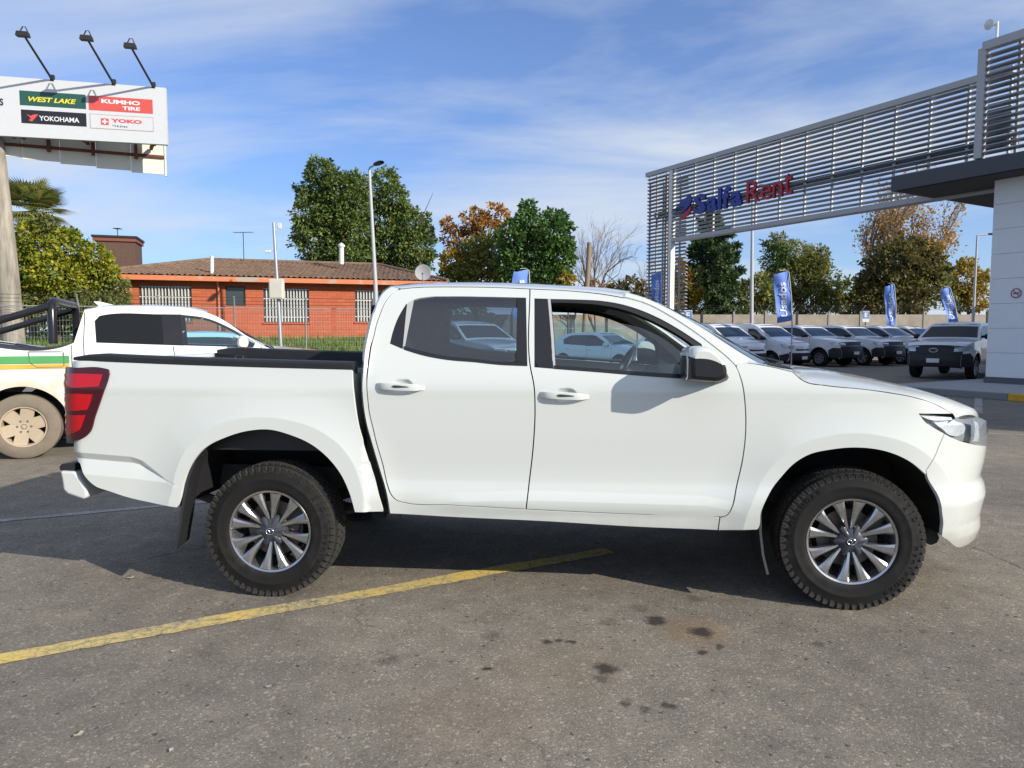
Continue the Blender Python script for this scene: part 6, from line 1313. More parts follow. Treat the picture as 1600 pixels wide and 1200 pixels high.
t_.set(Base_Color=t_.mix(t_.rng(f_, .3, .7), t_.mix(t_.rng(g_, .35, .65), (.085, .055, .040), (.225, .140, .095)), t_.mix(g_, (.15, .095, .065), (.27, .185, .13))), Roughness=.92); t_.bump(f_, .5, .03); MT['tiles'] = t_.mat
t_ = NT('peeling_fascia_paint'); g_ = t_.noise(1.4, 5, .6, t_.pos()); t_.set(Base_Color=t_.mix(t_.rng(g_, .56, .62), (.62, .20, .09), (.42, .34, .27)), Roughness=.8); MT['fascia_paint'] = t_.mat
A0, A1 = along(190), along(668); DEP = 8.0
wins = [(218, 300, 446, 482.5, 2), (353, 384, 447, 478, 1), (412, 483, 450, 504, 3), (555, 596, 453, 503, 2)]
WZ = []
for x0, x1, y0, y1, k in wins: WZ.append((along(x0), along(x1), hp((x0+x1)/2, y1).z, hp((x0+x1)/2, y0).z))
WZ[0] = (WZ[0][0], WZ[0][1], FZ+.75, WZ[0][3])
# front wall built round the openings
ed = [A0]+[v for w in WZ for v in w[:2]]+[A1]; mb = MB()
for i in range(0, len(ed), 2): hbx(mb, ed[i], ed[i+1], 0, -.2, FZ-.5, EZ-.02)
for w in WZ: hbx(mb, w[0], w[1], 0, -.2, FZ-.5, w[2]); hbx(mb, w[0], w[1], 0, -.2, w[3], EZ-.02)
hbx(mb, A0, A0+.2, -.2, -DEP, FZ-.5, EZ-.02); hbx(mb, A1-.2, A1, -.2, -DEP, FZ-.5, EZ-.02); hbx(mb, A0, A1, -DEP, -DEP-.2, FZ-.5, EZ-.02)
wall_ = hpart(mb, 'wall', MT['brick'])
MT['bars'] = simple('white_window_bars', (.62, .61, .58), .6, var=.15); MT['pane'] = simple('house_window_glass', (.045, .06, .065), .12, var=.3, scale=2); MT['curtain'] = simple('net_curtain', (.27, .27, .26), .9, var=.25, scale=3)
for (a0, a1, z0, z1), (_, _, _, _, k) in zip(WZ, wins):
    mb = MB(); hbx(mb, a0, a1, -.06, -.12, z0, z0+.06); hbx(mb, a0, a1, -.06, -.12, z1-.06, z1); hbx(mb, a0, a0+.06, -.06, -.12, z0+.06, z1-.06); hbx(mb, a1-.06, a1, -.06, -.12, z0+.06, z1-.06)
    if k > 1: hbx(mb, (a0+a1)/2-.04, (a0+a1)/2+.04, -.06, -.12, z0+.06, z1-.06)
    wf = hpart(mb, 'window', MT['metal_dark'])
    mb = MB(); hbx(mb, a0+.06, a1-.06, -.10, -.11, z0+.06, z1-.06); hpart(mb, 'pane', MT['pane'] if k == 1 else MT['curtain'], wf)
    mb = MB(); hbx(mb, a0-.05, a1+.05, .06, -.05, z0-.07, z0-.002); hpart(mb, 'sill', MT['brick'], wf)
    if k > 1:
        n = int((a1-a0)/.13); bmsh = None
        for i in range(1, n):
            a = a0+(a1-a0)*i/n; mb = MB(); hbx(mb, a-.022, a+.022, -.01, -.035, z0+.02, z1-.02); hpart(mb, 'window_bar', MT['bars'], wf)
        for z in (z0+.25, z1-.5, z1-.05):
            mb = MB(); hbx(mb, a0, a1, -.037, -.055, z-.02, z+.02); hpart(mb, 'bar_rail', MT['bars'], wf)
# roof: hipped, with pantile ridges as geometry
O = .55; e0, e1 = A0-1.05, A1+.9; zr = at(305, 401, 34).z; ra, rb2 = (at(320, 401, 34)-hs0).dot(hd), (at(600, 412, 36.5)-hs0).dot(hd); back = DEP+O; mid = -(DEP)/2
def hq(a, o, z): return hs0+hd*a+hn*o+ZV*z
mb = MB(); NU, NVr = 150, 15
def slope(P00, P10, P01, P11, nu, nv, amp):
    rows = []
    nrm = (P10-P00).cross(P01-P00).normalized(); nrm = nrm if nrm.z > 0 else -nrm
    for j in range(nv*2):
        v = (j//2+(j % 2)*.999)/nv; row = []
        for i in range(nu+1):
            u = i/nu; p = (P00*(1-u)+P10*u)*(1-v)+(P01*(1-u)+P11*u)*v
            W = ((P10-P00).length*(1-v)+(P11-P01).length*v); ph = (u*W)/.24*2*math.pi
            row.append(p+nrm*(amp*math.sin(ph)+.045*(1-(j % 2))+.012*math.sin(i*1.7+j*2.3)))
        rows.append(row)
    return rows
mb.grid(slope(hq(e0, O, EZ+.10), hq(e1, O, EZ+.10), hq(ra, mid, zr), hq(rb2, mid, zr), 330, 14, .028))
mb.grid(slope(hq(e0, -back, EZ+.10), hq(e0, O, EZ+.10), hq(ra, mid, zr), hq(ra, mid, zr), 130, 14, .028)); mb.grid(slope(hq(e1, O, EZ+.10), hq(e1, -back, EZ+.10), hq(rb2, mid, zr), hq(rb2, mid, zr), 130, 14, .028))
mb.add([hq(e0, -back, EZ+.1), hq(e1, -back, EZ+.1), hq(rb2, mid, zr), hq(ra, mid, zr)], [(0, 1, 2, 3)])
rf_ = hpart(mb, 'roof', MT['tiles'], recalc=False)
for p_, q_ in (((e0, O, EZ+.16), (ra, mid, zr+.05)), ((e1, O, EZ+.16), (rb2, mid, zr+.05)), ((ra, mid, zr+.05), (rb2, mid, zr+.05))):
    mb = MB(); mb.tube([hq(*p_), hq(*q_)], .085, 8); hpart(mb, 'ridge', MT['tiles'], rf_, smooth=60)
mb = MB(); hbx(mb, e0, e1, O+.03, O, EZ-.12, EZ+.09); hbx(mb, e0-.03, e0, O, -back, EZ-.12, EZ+.09); hpart(mb, 'fascia', MT['fascia_paint'])
mb = MB(); hbx(mb, e0, e1, O, -back, EZ-.03, EZ+.02); hpart(mb, 'eaves', MT['wood'])
for px in (342,): a = along(px); mb = MB(); mb.tube([hq(a, .52, EZ-.05), hq(a, .1, EZ-.35), hq(a, .06, EZ-.5), hq(a, .06, FZ-.2)], .045, 8); hpart(mb, 'downpipe', MT['fascia_paint'], smooth=60)
mb = MB(); a = along(198); mb.tube([hq(a, .05, EZ-.1), hq(a, .05, FZ)], .03, 8); hpart(mb, 'pipe', MT['post_white'], smooth=60)
for px, y0, y1, Dv, r, capw in ((331, 424, 400, 32.2, .085, 0), (533.5, 409, 386, 36, .12, 1)):
    a, c = at(px, y0+4, Dv), at(px, y1, Dv); mb = MB(); mb.tube([a, c], r, 10)
    if capw: mb.tube([c, c+ZV*.10, c+ZV*.22], [r*1.4, r*1.5, .02], 10)
    hpart(mb, 'vent_pipe', MT['post_white'], rf_, smooth=50)
# roof box at the left end
c0 = at(188, 395, 35.5); mb = MB(); w_ = 56*35.5/F_PX; mb.box((c0.x, c0.y, (at(0, 375, 35.5).z+EZ)/2), (w_*.92, 1.8, at(0, 379, 35.5).z-EZ), 0, OR_H); hpart(mb, 'roof_box', simple('shingled_box', (.115, .068, .048), .9, var=.35, scale=9, bump=.5, bscale=20))
mb = MB(); z_ = at(0, 378, 35.5).z; mb.box((c0.x-.05, c0.y, z_), (w_*1.05, 2.0, .16), 0, OR_H); hpart(mb, 'box_fascia', simple('box_trim_red', (.21, .07, .045), .8))
mb = MB(); mb.box((c0.x-.05, c0.y, z_+.14), (w_*1.10, 2.1, .10), 0, OR_H); hpart(mb, 'box_cap', MT['dark_metal'])
def aerial(px, y0, y1, Dv, w, label):
    a, c = at(px, y1, Dv), at(px, y0, Dv); e = empty('tv_aerial', a); tag(e, label, 'aerial', 'television aerials'); mb = MB(); L = c.z-a.z; mb.tube([(0, 0, -.3), (0, 0, L)], .02, 6); mb.obj('mast', MT['metal_dark'], e)
    mb = MB(); mb.tube([(-w/2, 0, L-.05), (w/2, 0, L-.02)], .012, 5); [mb.tube([(-w/2+w*k/7, -.22, L-.04), (-w/2+w*k/7, .22, L-.04)], .008, 4) for k in range(8)]; mb.obj('elements', MT['metal_dark'], e)
aerial(381, 362, 404, 36, .95, 'thin television aerial with wide crossbar on the house ridge'); aerial(184, 356, 374, 35.5, .3, 'small thin aerial on the box at the roof end')
ds = at(661, 426, 33); e = empty('satellite_dish', ds); tag(e, 'round grey satellite dish at the right end of the house roof', 'satellite dish'); mb = MB()
mb.grid([[(r*math.cos(a), -h, r*math.sin(a)) for a in np.linspace(0, 2*math.pi, 29)] for r, h in ((.0, 0), (.2, .02), (.36, .07), (.37, .06), (.2, -.01), (0, -.03))]); mb.obj('dish', MT['frame_grey'], e, 40)
mb = MB(); mb.tube([(0, -.03, 0), (0, .10, -.3), (0, .12, -.8)], .03, 6); mb.tube([(0, -.02, -.36), (0, -.45, -.1)], .015, 5); mb.obj('bracket', MT['galv'], e)
# grass bank
t_ = NT('grass_soil'); p_ = t_.pos(); g_ = t_.noise(.8, 5, .6, p_); f_ = t_.noise(14, 4, .6, p_)
t_.set(Base_Color=t_.mix(t_.rng(g_, .35, .65), t_.mix(f_, (.07, .13, .025), (.12, .20, .04)), t_.mix(f_, (.12, .14, .05), (.16, .13, .08))), Roughness=.95); t_.bump(f_, .6, .05); MT['grass_soil'] = t_.mat
prf = [(-10.5, -.02), (-9.4, .25), (-7.0, .62), (-5.2, .80), (-3.0, 1.0), (-.8, 1.20), (0, 1.22), (14, 1.25), (14.5, -.05)]
rows = []
for a in np.linspace(-26, 15.5, 84):
    k = float(np.clip((15.5-a)/2.5, 0, 1)); k = k*k*(3-2*k)
    rows.append([hq(a, -o, max(-.06, z*k+.05*math.sin(a*1.3+o)*(z > .3)*k)) for o, z in prf])
mb = MB(); mb.grid(rows); tag(mb.obj('grass_bank', MT['grass_soil'], None, 60), kind='structure')
for o in bpy.data.objects:
    if o.name == 'grass_bank':
        me = o.data
        if sum(p.normal.z for p in me.polygons) < 0: me.flip_normals()
r = np.random.default_rng(5); n = 26000; a = r.uniform(-22, 14.5, n); o = r.uniform(.8, 9.6, n); zz = np.interp(-o, [q[0] for q in prf], [q[1] for q in prf])*np.clip((15.5-a)/2.5, 0, 1)
P = np.array(hs0)[None]+np.array(hd)[None]*a[:, None]+np.array(hn)[None]*o[:, None]; P[:, 2] = zz-.02; th = r.uniform(0, 6.28, n); h = r.uniform(.10, .34, n); ln = r.uniform(-.12, .12, (n, 2)); wd = .02
V = np.stack([P+np.stack([np.cos(th)*wd, np.sin(th)*wd, 0*h], 1), P-np.stack([np.cos(th)*wd, np.sin(th)*wd, 0*h], 1), P+np.stack([ln[:, 0], ln[:, 1], h], 1)], 1).reshape(-1, 3)
tag(link('grass', fast_mesh('grass', V, np.arange(3*n).reshape(-1, 3), leafmat('grass_blades', [(.10, .20, .03), (.18, .30, .04), (.28, .34, .08)]))), kind='stuff')
# chain link fence with barbed arms, along the bank
fo = 5.6; fz0, fz1 = .70, 2.40; f0, f1 = -15.0, 13.6; fb = hq(f0, fo, 0); fe = empty('chain_link_fence', fb); tag(fe, 'grey wire mesh fence with barbed arms in front of the orange house', 'fence')
def fp_(mb, name, mat, **kw):
    o = mb.obj(name, mat, None, **kw); o.parent = fe; o.matrix_parent_inverse = Matrix.Translation(-fb); return o
fa = np.arange(f0, f1+.01, 2.6)
for i, a in enumerate(fa):
    mb = MB(); mb.tube([hq(a, fo, .3), hq(a, fo, fz1+.02), hq(a, fo+.22, fz1+.42)], .035, 8); fp_(mb, 'fence_post', MT['galv'], smooth=60)
mb = MB(); mb.tube([hq(f0, fo, fz1), hq(f1, fo, fz1)], .022, 6); fp_(mb, 'top_rail', MT['galv'])
for k in range(3):
    mb = MB(); mb.tube([hq(f0, fo+.07*(k+1), fz1+.13*(k+1)), hq(f1, fo+.07*(k+1), fz1+.13*(k+1))], .008, 4); fp_(mb, 'barbed_wire', MT['metal_dark'])
nw = int((f1-f0)/.10); c1 = np.array(hq(f0, fo, 0)); V, F = [], []
def wire(p, q, w=.0026):
    p, q = np.array(p), np.array(q); d = q-p; d /= np.linalg.norm(d); x = np.cross(d, np.array(hn)); b = len(V)
    V.extend([p-x*w, p+x*w, q+x*w, q-x*w]); F.append((b, b+1, b+2, b+3))
for i in range(nw): a = f0+i*.10; wire(hq(a, fo, fz0-.2), hq(a, fo, fz1))
for z in np.arange(fz0, fz1, .20): wire(hq(f0, fo+.006, z), hq(f1, fo+.006, z))
o = link('wire_mesh', fast_mesh('wire_mesh', np.array(V), np.array(F), MT['galv'])); o.parent = fe; o.matrix_parent_inverse = Matrix.Translation(-fb); o['kind'] = 'stuff'

# small dry leaves and grit on the asphalt
MT['litter'] = simple('dry_leaf', (.42, .37, .27), .8, var=.25)
LEAF_AT = ('just below the yellow line', 'near the bottom left corner', 'lowest one, by the bottom edge', 'on the edge of the truck shadow', 'below the rear wheel and yellow line')
for i, (px, py, sz, an) in enumerate(((272, 1020, .014, .4), (124, 1151, .020, 1.2), (268, 1176, .014, 2.0), (205, 905, .022, .9), (420, 1075, .012, .6))):
    g = on_ground(px, py); mb = MB(); mb.grid([[(sz*x*(1-.3*abs(y)), sz*y*.5, .006+sz*(.25*x*x+.15*abs(y))) for x in (-1, -.5, 0, .5, 1)] for y in (-1, 0, 1)])
    o = mb.obj('dry_leaf', MT['litter'], None, 60, recalc=False); o.location = (g.x, g.y, 0); o.rotation_euler = (0, 0, an); tag(o, 'tiny pale dry leaf on the asphalt, '+LEAF_AT[i], 'leaf', 'dry leaves on the asphalt')
# ============================================================ trees and shrubs
LF = {
 'dark': leafmat('leaves_dark_green', [(.045, .10, .03), (.09, .18, .04), (.16, .26, .055), (.28, .34, .085)]),
 'glossy': leafmat('leaves_glossy_green', [(0.0385, 0.0963, 0.0245), (0.0788, 0.1663, 0.0385), (0.1488, 0.2625, 0.0613)], .35),
 'mid': leafmat('leaves_mid_green', [(0.0788, 0.1313, 0.0315), (0.1488, 0.21, 0.049), (0.245, 0.28, 0.07)]),
 'olive': leafmat('leaves_olive', [(.10, .13, .035), (.20, .23, .06), (.33, .32, .09)]),
 'hedge': leafmat('leaves_yellow_green', [(.10, .19, .014), (.20, .31, .025), (.36, .42, .035), (.50, .44, .05)]),
 'orange': leafmat('leaves_autumn_orange', [(.62, .24, .03), (.50, .17, .02), (0.35, 0.1138, 0.021), (0.525, 0.1925, 0.035), (0.385, 0.21, 0.0525), (0.21, 0.1575, 0.0525)]),
 'yellow': leafmat('leaves_autumn_yellow', [(.38, .28, .03), (.72, .48, .02), (.80, .56, .03), (.45, .32, .05)]),
 'conifer': leafmat('needles_dark', [(0.0245, 0.056, 0.0245), (0.0455, 0.0963, 0.0385), (0.0875, 0.1488, 0.0525)], .6, .1),
 'conifer2': leafmat('needles_green', [(0.049, 0.1015, 0.035), (0.0963, 0.1663, 0.056), (0.1488, 0.21, 0.07)], .6, .1),
 'dry': leafmat('leaves_dry_orange', [(.60, .36, .08), (.72, .48, .12), (.45, .28, .09)]),
 'bush': leafmat('leaves_dark_olive', [(0.0315, 0.049, 0.0175), (0.0613, 0.084, 0.0245), (0.1225, 0.1313, 0.035), (0.2625, 0.21, 0.0613)]),
}
MT['bark'] = simple('bark', (.10, .075, .05), .9, var=.3, scale=5, bump=.5, bscale=20)
MT['bark_pale'] = simple('pale_bark', (.24, .17, .12), .9, var=.3, scale=5, bump=.4, bscale=20)
def leaves_mesh(name, pts, dirs, size, mat, rng_, aspect=.55, droop=.0):
    n = len(pts); d = dirs+rng_.normal(0, .75, (n, 3)); d[:, 2] -= droop; d /= np.linalg.norm(d, axis=1)[:, None]
    s = np.cross(d, rng_.normal(0, 1, (n, 3))); s /= np.linalg.norm(s, axis=1)[:, None]; nn = np.cross(d, s)
    L = size*rng_.uniform(.6, 1.35, n)[:, None]
    V = np.stack([pts, pts+d*L*.5+s*L*aspect*.5+nn*L*.10, pts+d*L, pts+d*L*.5-s*L*aspect*.5+nn*L*.10], 1).reshape(-1, 3)
    return fast_mesh(name, V, np.arange(4*n).reshape(-1, 4), mat)
def blob_points(c, r, n, rng_, clumps, fill=.25):
    """leaf positions: tufts on the surface of an ellipsoid, some inside"""
    u = rng_.normal(0, 1, (clumps, 3)); u /= np.linalg.norm(u, axis=1)[:, None]; rad = rng_.uniform(.62, 1.0, clumps)[:, None]*(1+.12*np.sin(u[:, :1]*5+u[:, 2:]*4))
    cc = u*rad; k = rng_.integers(0, clumps, n); g = rng_.normal(0, 1, (n, 3)); g /= np.linalg.norm(g, axis=1)[:, None]; g *= (rng_.uniform(0, 1, n)**.45)[:, None]*rng_.uniform(.16, .30, clumps)[k][:, None]
    p = cc[k]+g; m = int(n*fill); q = rng_.normal(0, 1, (m, 3)); q /= np.linalg.norm(q, axis=1)[:, None]; q *= (rng_.uniform(.1, .8, m)**.5)[:, None]; p[:m] = q
    d = p/np.maximum(np.linalg.norm(p, axis=1), .2)[:, None]
    return np.array(c)[None]+p*np.array(r)[None], d
def tree(name, label, cat, D, blobs, leaf, mats, basepx, dens=1.0, group=None, seed=1, trunk=True, asp=.55, bark='bark', zmin=0.0, fill=.25, tr=.018, droop=.25):
    """blobs: (px, py, rx, ry[, material]) measured at distance D"""
    rg = np.random.default_rng(seed); b = at(basepx, 520, D); base = Vector((b.x, D, zmin)); e = empty(name, base); tag(e, label, cat, group); by = {}; cs = []
    for bl_ in blobs:
        px, py, rx, ry = bl_[:4]; m = bl_[4] if len(bl_) > 4 else mats; k = D/F_PX; yy = D+rg.uniform(-.4, .4)*rx*k; c = at(px, py, yy); r = (rx*k*1.04, max(rx, ry)*k*.9, ry*k*1.02)
        n = int(dens*52*(rx*ry)*(k/leaf)**2); n = max(120, min(n, 12000)); cl_n = max(12, int(12+rx*ry/26)); p, d = blob_points(c, r, n, rg, cl_n, fill); by.setdefault(m, []).append((p, d)); cs.append((c, r))
    for m, l in by.items():
        p = np.concatenate([q[0] for q in l])-np.array(base); d = np.concatenate([q[1] for q in l]); p = p[:]; ok = p[:, 2] > .05; me = leaves_mesh('crown', p[ok], d[ok], leaf, LF[m], rg, asp, droop); o = link('crown', me, e)
    if trunk:
        H = max(c.z for c, r in cs)-zmin; top = np.mean([np.array(c) for c, r in cs], 0)-np.array(base); top[2] = H*.72; mb = MB()
        mb.tube([(0, 0, -.1), tuple(top*.33+rg.normal(0, .05, 3)), tuple(top*.66), tuple(top)], [H*tr*1.3, H*tr, H*tr*.7, H*tr*.25], 8)
        for c, r in cs:
            q = np.array(c)-np.array(base); s = top*max(.25, min(.85, q[2]/max(H, .1)*.7)); m_ = (s+q)/2+np.array([0, 0, -.05*H]); mb.tube([tuple(s), tuple(m_), tuple(q)], [H*tr*.5, H*tr*.35, H*tr*.12], 6)
            for _ in range(3): t2 = q+rg.normal(0, .55, 3)*np.array(r); mb.tube([tuple(m_), tuple((m_+t2)/2+np.array([0, 0, .1])), tuple(t2)], [H*tr*.28, H*tr*.2, .01], 5)
        mb.obj('trunk', MT[bark], e, 60)
    return e
tree('hedge', 'dark hedge behind the leafy bush and the house, far left', 'hedge', 50, [(-60+60*k, 474+6*math.sin(k*2), 44, 34+6*math.sin(k*3)) for k in range(14)]+[(-60+60*k, 506, 44, 22) for k in range(13)], .34, 'mid', 200, .8, None, 10, fill=.4, trunk=False)
tree('broadleaf_tree', 'tall dark green broadleaf tree, left of the street lamp, its top the highest', 'tree', 48, [(500, 268, 22, 22), (497, 300, 30, 30), (530, 298, 34, 34), (488, 332, 32, 34), (545, 320, 34, 38), (498, 372, 38, 36), (548, 362, 38, 40), (560, 290, 20, 22), (520, 340, 38, 40), (470, 365, 14, 16), (530, 400, 50, 20)], .25, 'dark', 520, 1.25, 'trees beyond the house', 11, fill=.4)
tree('broadleaf_tree', 'tall dark green broadleaf tree directly right of the street lamp', 'tree', 50, [(603, 284, 22, 20), (612, 312, 30, 30), (600, 345, 32, 34), (637, 352, 34, 32), (648, 385, 32, 30), (605, 385, 38, 34), (665, 365, 12, 14), (580, 400, 26, 24), (640, 405, 40, 18)], .25, 'dark', 612, 1.25, 'trees beyond the house', 12, fill=.4)
tree('autumn_tree', 'autumn tree with orange-brown leaves above green shrubs', 'tree', 50, [(710, 370, 20, 17), (698, 352, 9, 11), (742, 345, 24, 20), (775, 336, 26, 17), (760, 362, 30, 22), (725, 385, 22, 16)], .27, 'orange', 745, .8, None, 13, fill=.15)
tree('shrub', 'yellow-green shrub below the orange autumn tree', 'shrub', 45, [(738, 402, 32, 28, 'olive'), (772, 398, 34, 36, 'olive'), (708, 410, 20, 20, 'yellow'), (760, 430, 46, 22, 'olive'), (712, 432, 30, 16, 'mid'), (775, 425, 12, 12, 'yellow')], .26, 'olive', 745, 1.2, None, 14, trunk=True, fill=.4)
tree('glossy_tree', 'glossy dark green rounded tree with a pointed tip, left of the bare tree', 'tree', 42, [(826, 324, 12, 15), (826, 352, 28, 24), (862, 366, 32, 30), (870, 402, 30, 36), (832, 400, 44, 38), (802, 370, 24, 26), (866, 342, 20, 14), (800, 412, 28, 28), (850, 430, 40, 22)], .24, 'glossy', 838, 1.3, None, 15, fill=.4, asp=.6)
tree('yellow_shrub', 'small yellow shrub at the foot of the glossy tree', 'shrub', 41, [(888, 438, 12, 12)], .22, 'yellow', 888, 1.0, None, 16, trunk=True)
tree('dark_shrub', 'dark brown-green shrub between the bare trees and louvred tower', 'shrub', 47, [(990, 452, 20, 22), (965, 458, 18, 16), (1004, 466, 16, 22), (935, 452, 26, 14, 'orange')], .24, 'bush', 985, 1.0, None, 17)
tree('yellow_shrub', 'yellow and orange autumn shrub right of the louvred tower', 'shrub', 51, [(1062, 432, 18, 26, 'orange'), (1070, 458, 26, 26), (1090, 474, 24, 20), (1052, 470, 14, 26, 'yellow'), (1082, 440, 16, 22, 'olive')], .26, 'yellow', 1070, 1.0, None, 18)
tree('green_shrub', 'green shrub between the light conifer and the lamp post', 'shrub', 51, [(1186, 452, 22, 30), (1200, 472, 20, 20), (1160, 470, 22, 20)], .28, 'olive', 1180, 1.1, None, 19)
tree('round_tree', 'large olive-green tree with feathery top behind the whole Usados banner', 'tree', 55, [(1218, 382, 16, 20), (1210, 402, 24, 26, 'conifer2'), (1245, 402, 32, 28), (1272, 416, 28, 26), (1238, 438, 46, 34), (1285, 442, 26, 36), (1215, 458, 30, 30), (1268, 468, 40, 24), (1285, 400, 10, 16), (1300, 470, 14, 20)], .27, 'olive', 1248, 1.3, None, 20, fill=.4, asp=.4)
tree('low_shrub', 'low dark shrubs with a yellow one between round tree and dark bush', 'shrub', 57, [(1325, 455, 18, 20, 'mid'), (1345, 470, 18, 22, 'bush'), (1312, 474, 10, 14, 'yellow'), (1335, 478, 26, 14, 'mid')], .28, 'mid', 1325, 1.1, None, 21)
tree('dark_bush', 'broad dark bushy tree below the bare poplars', 'tree', 50, [(1400, 412, 48, 34), (1440, 402, 32, 24), (1378, 445, 38, 38), (1440, 440, 40, 44, 'olive'), (1362, 468, 26, 24), (1420, 380, 24, 11), (1410, 465, 50, 28), (1462, 420, 16, 26), (1450, 385, 22, 8, 'dry'), (1350, 440, 14, 14)], .28, 'bush', 1405, 1.3, None, 22, fill=.4)
tree('yellow_tree', 'yellow autumn tree beside the white wall', 'tree', 53, [(1508, 438, 26, 28), (1526, 462, 22, 26), (1490, 464, 18, 24, 'olive'), (1512, 416, 14, 14), (1535, 440, 10, 18)], .27, 'yellow', 1512, 1.0, None, 23, fill=.2)
tree('leafy_bush', 'big yellow-green bush at the left edge behind the billboard post', 'bush', 28, [(55, 378, 36, 34), (70, 355, 22, 22, 'olive'), (110, 395, 32, 30), (148, 405, 28, 24), (90, 432, 46, 34), (150, 436, 30, 28), (40, 420, 36, 38), (30, 455, 40, 32), (105, 368, 18, 14, 'hedge'), (165, 425, 18, 20), (120, 460, 60, 22, 'olive'), (-20, 420, 40, 50), (60, 480, 50, 22, 'olive'), (150, 478, 44, 24, 'olive'), (185, 455, 16, 24, 'olive'), (190, 490, 30, 20, 'mid')], .155, 'hedge', 90, 1.1, None, 24, zmin=.5, fill=.45, asp=.6)
# fan palm
def palm():
    D = 41; b = at(50, 520, D); base = Vector((b.x, D, .5)); e = empty('fan_palm', base); tag(e, 'fan palm crown rising over the bush beside the billboard post', 'palm'); rg = np.random.default_rng(3); top = at(50, 330, D)-base
    mb = MB(); mb.tube([(0, 0, 0), tuple(top*.5), tuple(top)], [.22, .18, .16], 10); mb.obj('trunk', MT['bark'], e, 60)
    mt = leafmat('palm_blades', [(.10, .15, .03), (.18, .22, .05), (.30, .29, .09)], .5, .25)
    for k in range(44):
        az_ = k*2.4; el = rg.uniform(-.35, 1.25); d = Vector((math.cos(az_)*math.cos(el), math.sin(az_)*math.cos(el), math.sin(el))); tip = top+d*rg.uniform(.7, 1.15); V, F = [], []
        s = d.cross(ZV).normalized(); u = s.cross(d); mb = MB(); mb.tube([top, tip], [.03, .015], 5)
        for j in np.linspace(-1.35, 1.35, 21):
            dd = d*math.cos(j)+s*math.sin(j); L = 1.35*(.75+.25*math.cos(j)); p1 = tip+dd*L*.55; p2 = tip+dd*L+Vector((0, 0, -.16*L)); w = s*math.cos(j)*.045-d*math.sin(j)*.045
            mb.add([tip-w*.3, tip+w*.3, p1+w, p1-w, p2], [(0, 1, 2, 3), (3, 2, 4)])
        mb.obj('frond', mt, e, recalc=False)
palm()
# conifers
def conifer(label, D, px, ytop, ybase, half, mat, seed, up=.25, leaf=.34, dens=1.0):
    rg = np.random.default_rng(seed); k = D/F_PX; b = at(px, 520, D); base = Vector((b.x, D, 0)); e = empty('conifer', base); tag(e, label, 'tree'); H = at(px, ytop, D).z; z0 = max(.8, at(px, ybase, D).z); P, Q = [], []; mb = MB(); mb.tube([(0, 0, 0), (0, 0, H*.5), (0, 0, H)], [.022*H, .015*H, .02], 8)
    n = 74
    for i in range(n):
        t = i/n; z = z0+(H-z0)*t; L = half*k*(1-t)**.8*rg.uniform(.65, 1.1)+.15; a = rg.uniform(0, 6.28); d = np.array([math.cos(a), math.sin(a), up*rg.uniform(.2, 1.4)]); tip = np.array([0, 0, z])+d*L; mb.tube([(0, 0, z), tuple(tip*.5+np.array([0, 0, z])*.5-np.array([0, 0, .05*L])), tuple(tip)], [.05, .03, .008], 4)
        m = int(dens*90*L); s = rg.uniform(.15, 1, m)**.8; pts = np.array([0, 0, z])[None]+d[None]*L*s[:, None]+rg.normal(0, 1, (m, 3))*np.array([.16, .16, .09])[None]*(1.25-s)[:, None]*min(L, 2.2)
        P.append(pts); Q.append(np.repeat(d[None], m, 0))
    link('crown', leaves_mesh('crown', np.concatenate(P), np.concatenate(Q), leaf, LF[mat], rg, .28), e); mb.obj('trunk', MT['bark'], e, 60)
conifer('dark broad conifer with upswept branches seen through and below the louvred frame', 54, 1110, 330, 470, 62, 'conifer', 31, .42, .40, 1.5)
conifer('lighter green slim conifer in front of the dark one', 50, 1130, 384, 500, 34, 'conifer2', 32, .2, .30, 1.6)
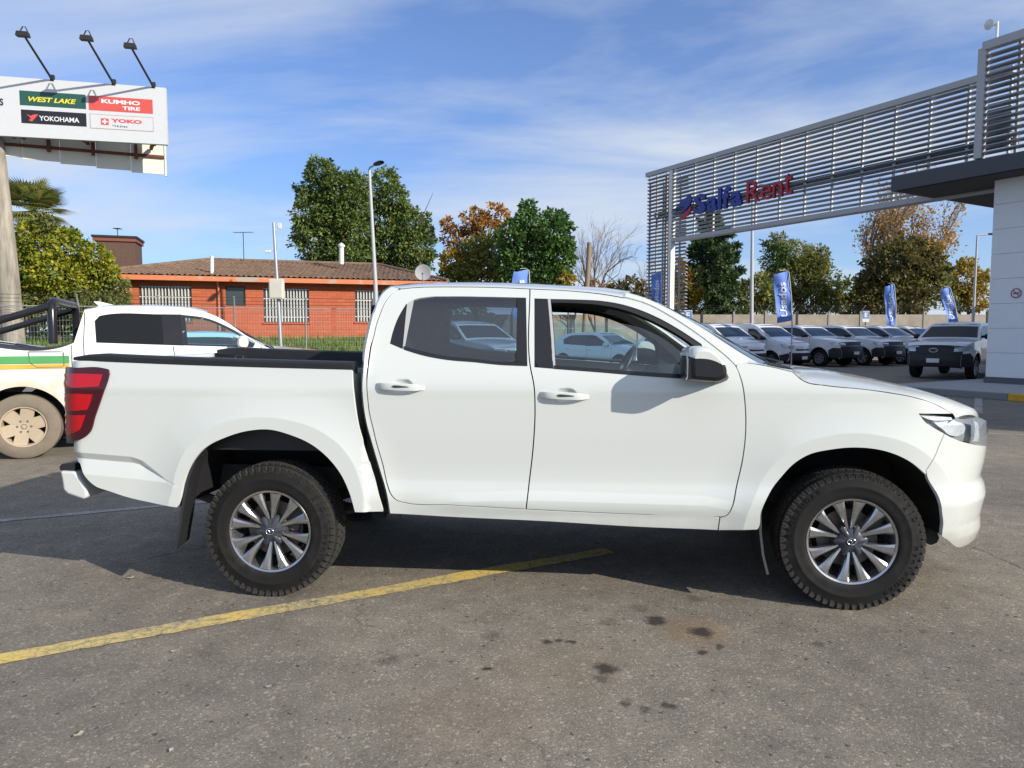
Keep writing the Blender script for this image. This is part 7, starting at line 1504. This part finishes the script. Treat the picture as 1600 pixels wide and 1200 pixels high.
# leafless trees
def bare(name, label, D, px, ytop, spread, seed, levels=5, bark='bark_pale', lean=0, leafn=0, leafm='dry', narrow=.5, nb=4, r0=.12):
    rg = random.Random(seed); b = at(px, 520, D); base = Vector((b.x, D, 0)); e = empty(name, base); tag(e, label, 'tree'); H = at(px, ytop, D).z; mb = MB(); tips = []
    def grow(p, d, L, r, lv):
        q = p+d*L*.5+Vector((rg.uniform(-.05, .05), rg.uniform(-.05, .05), 0))*L; s = q+(d+Vector((rg.uniform(-.12, .12), rg.uniform(-.12, .12), .08))).normalized()*L*.5
        mb.tube([p, q, s], [r, r*.85, r*.62], 6 if lv < 2 else (4 if lv < 4 else 3), cap=False)
        if lv >= 2: tips.extend([q, s])
        if lv >= levels: return
        n = nb if lv else nb+1
        for i in range(n):
            a = rg.uniform(0, 6.28); t = rg.uniform(.25, 1) if i else 1; st = p+(s-p)*t if t < .5 else q+(s-q)*((t-.5)*2)
            x = d.cross(Vector((math.cos(a), math.sin(a), .1))).normalized(); nd = (d*(1-narrow*.35)+x*narrow*rg.uniform(.5, 1.1)+Vector((0, 0, .18))).normalized(); grow(st, nd, L*rg.uniform(.55, .8), r*.52, lv+1)
    grow(Vector((0, 0, 0)), Vector((lean, 0, 1)).normalized(), H*.36, r0, 0)
    mb.obj('trunk', MT[bark], e, None, recalc=False)
    if leafn:
        r2 = np.random.default_rng(seed); T = np.array([tuple(t) for t in tips]); k = r2.integers(0, len(T), leafn); link('crown', leaves_mesh('crown', T[k]+r2.normal(0, .30, (leafn, 3)), r2.normal(0, 1, (leafn, 3)), .27, LF[leafm], r2, .6), e)
bare('bare_tree', 'leafless grey-brown tree behind the wooden pole, fan of thin twigs', 44, 930, 333, 45, 41, 5, 'bark_pale', .04, narrow=.62)
bare('bare_tree', 'smaller leafless tree close beside the louvred tower', 47, 992, 385, 30, 42, 4, 'bark_pale', -.03, narrow=.5, r0=.07)
bare('poplar_tree', 'tall sparse poplar with orange leaves, left of the pair above the dark bush', 62, 1375, 235, 30, 43, 4, 'bark_pale', .0, 2000, 'dry', .36, r0=.26)
bare('poplar_tree', 'tall sparse poplar with orange leaves, right of the pair above the dark bush', 63, 1422, 240, 30, 44, 4, 'bark_pale', .02, 3000, 'dry', .36, r0=.2)
bare('bare_tree', 'thin leafless tree peeping over the yellow tree', 55, 1500, 392, 20, 45, 4, 'bark_pale', .0, narrow=.5, r0=.05)
# leaning wooden pole
a, c = at(911, 520, 38), at(921, 379, 38); a.z = 0; e = empty('utility_pole', a); tag(e, 'leaning weathered wooden pole before the bare tree', 'pole'); mb = MB(); mb.tube([(0, 0, 0), c-a], [.16, .12], 10); mb.obj('pole', MT['wood'], e, 60)
mb = MB(); mb.tube([(c-a)*.95, Vector((-1.1, .3, 1.0))], .012, 4); mb.obj('stay_wire', MT['metal_dark'], e)
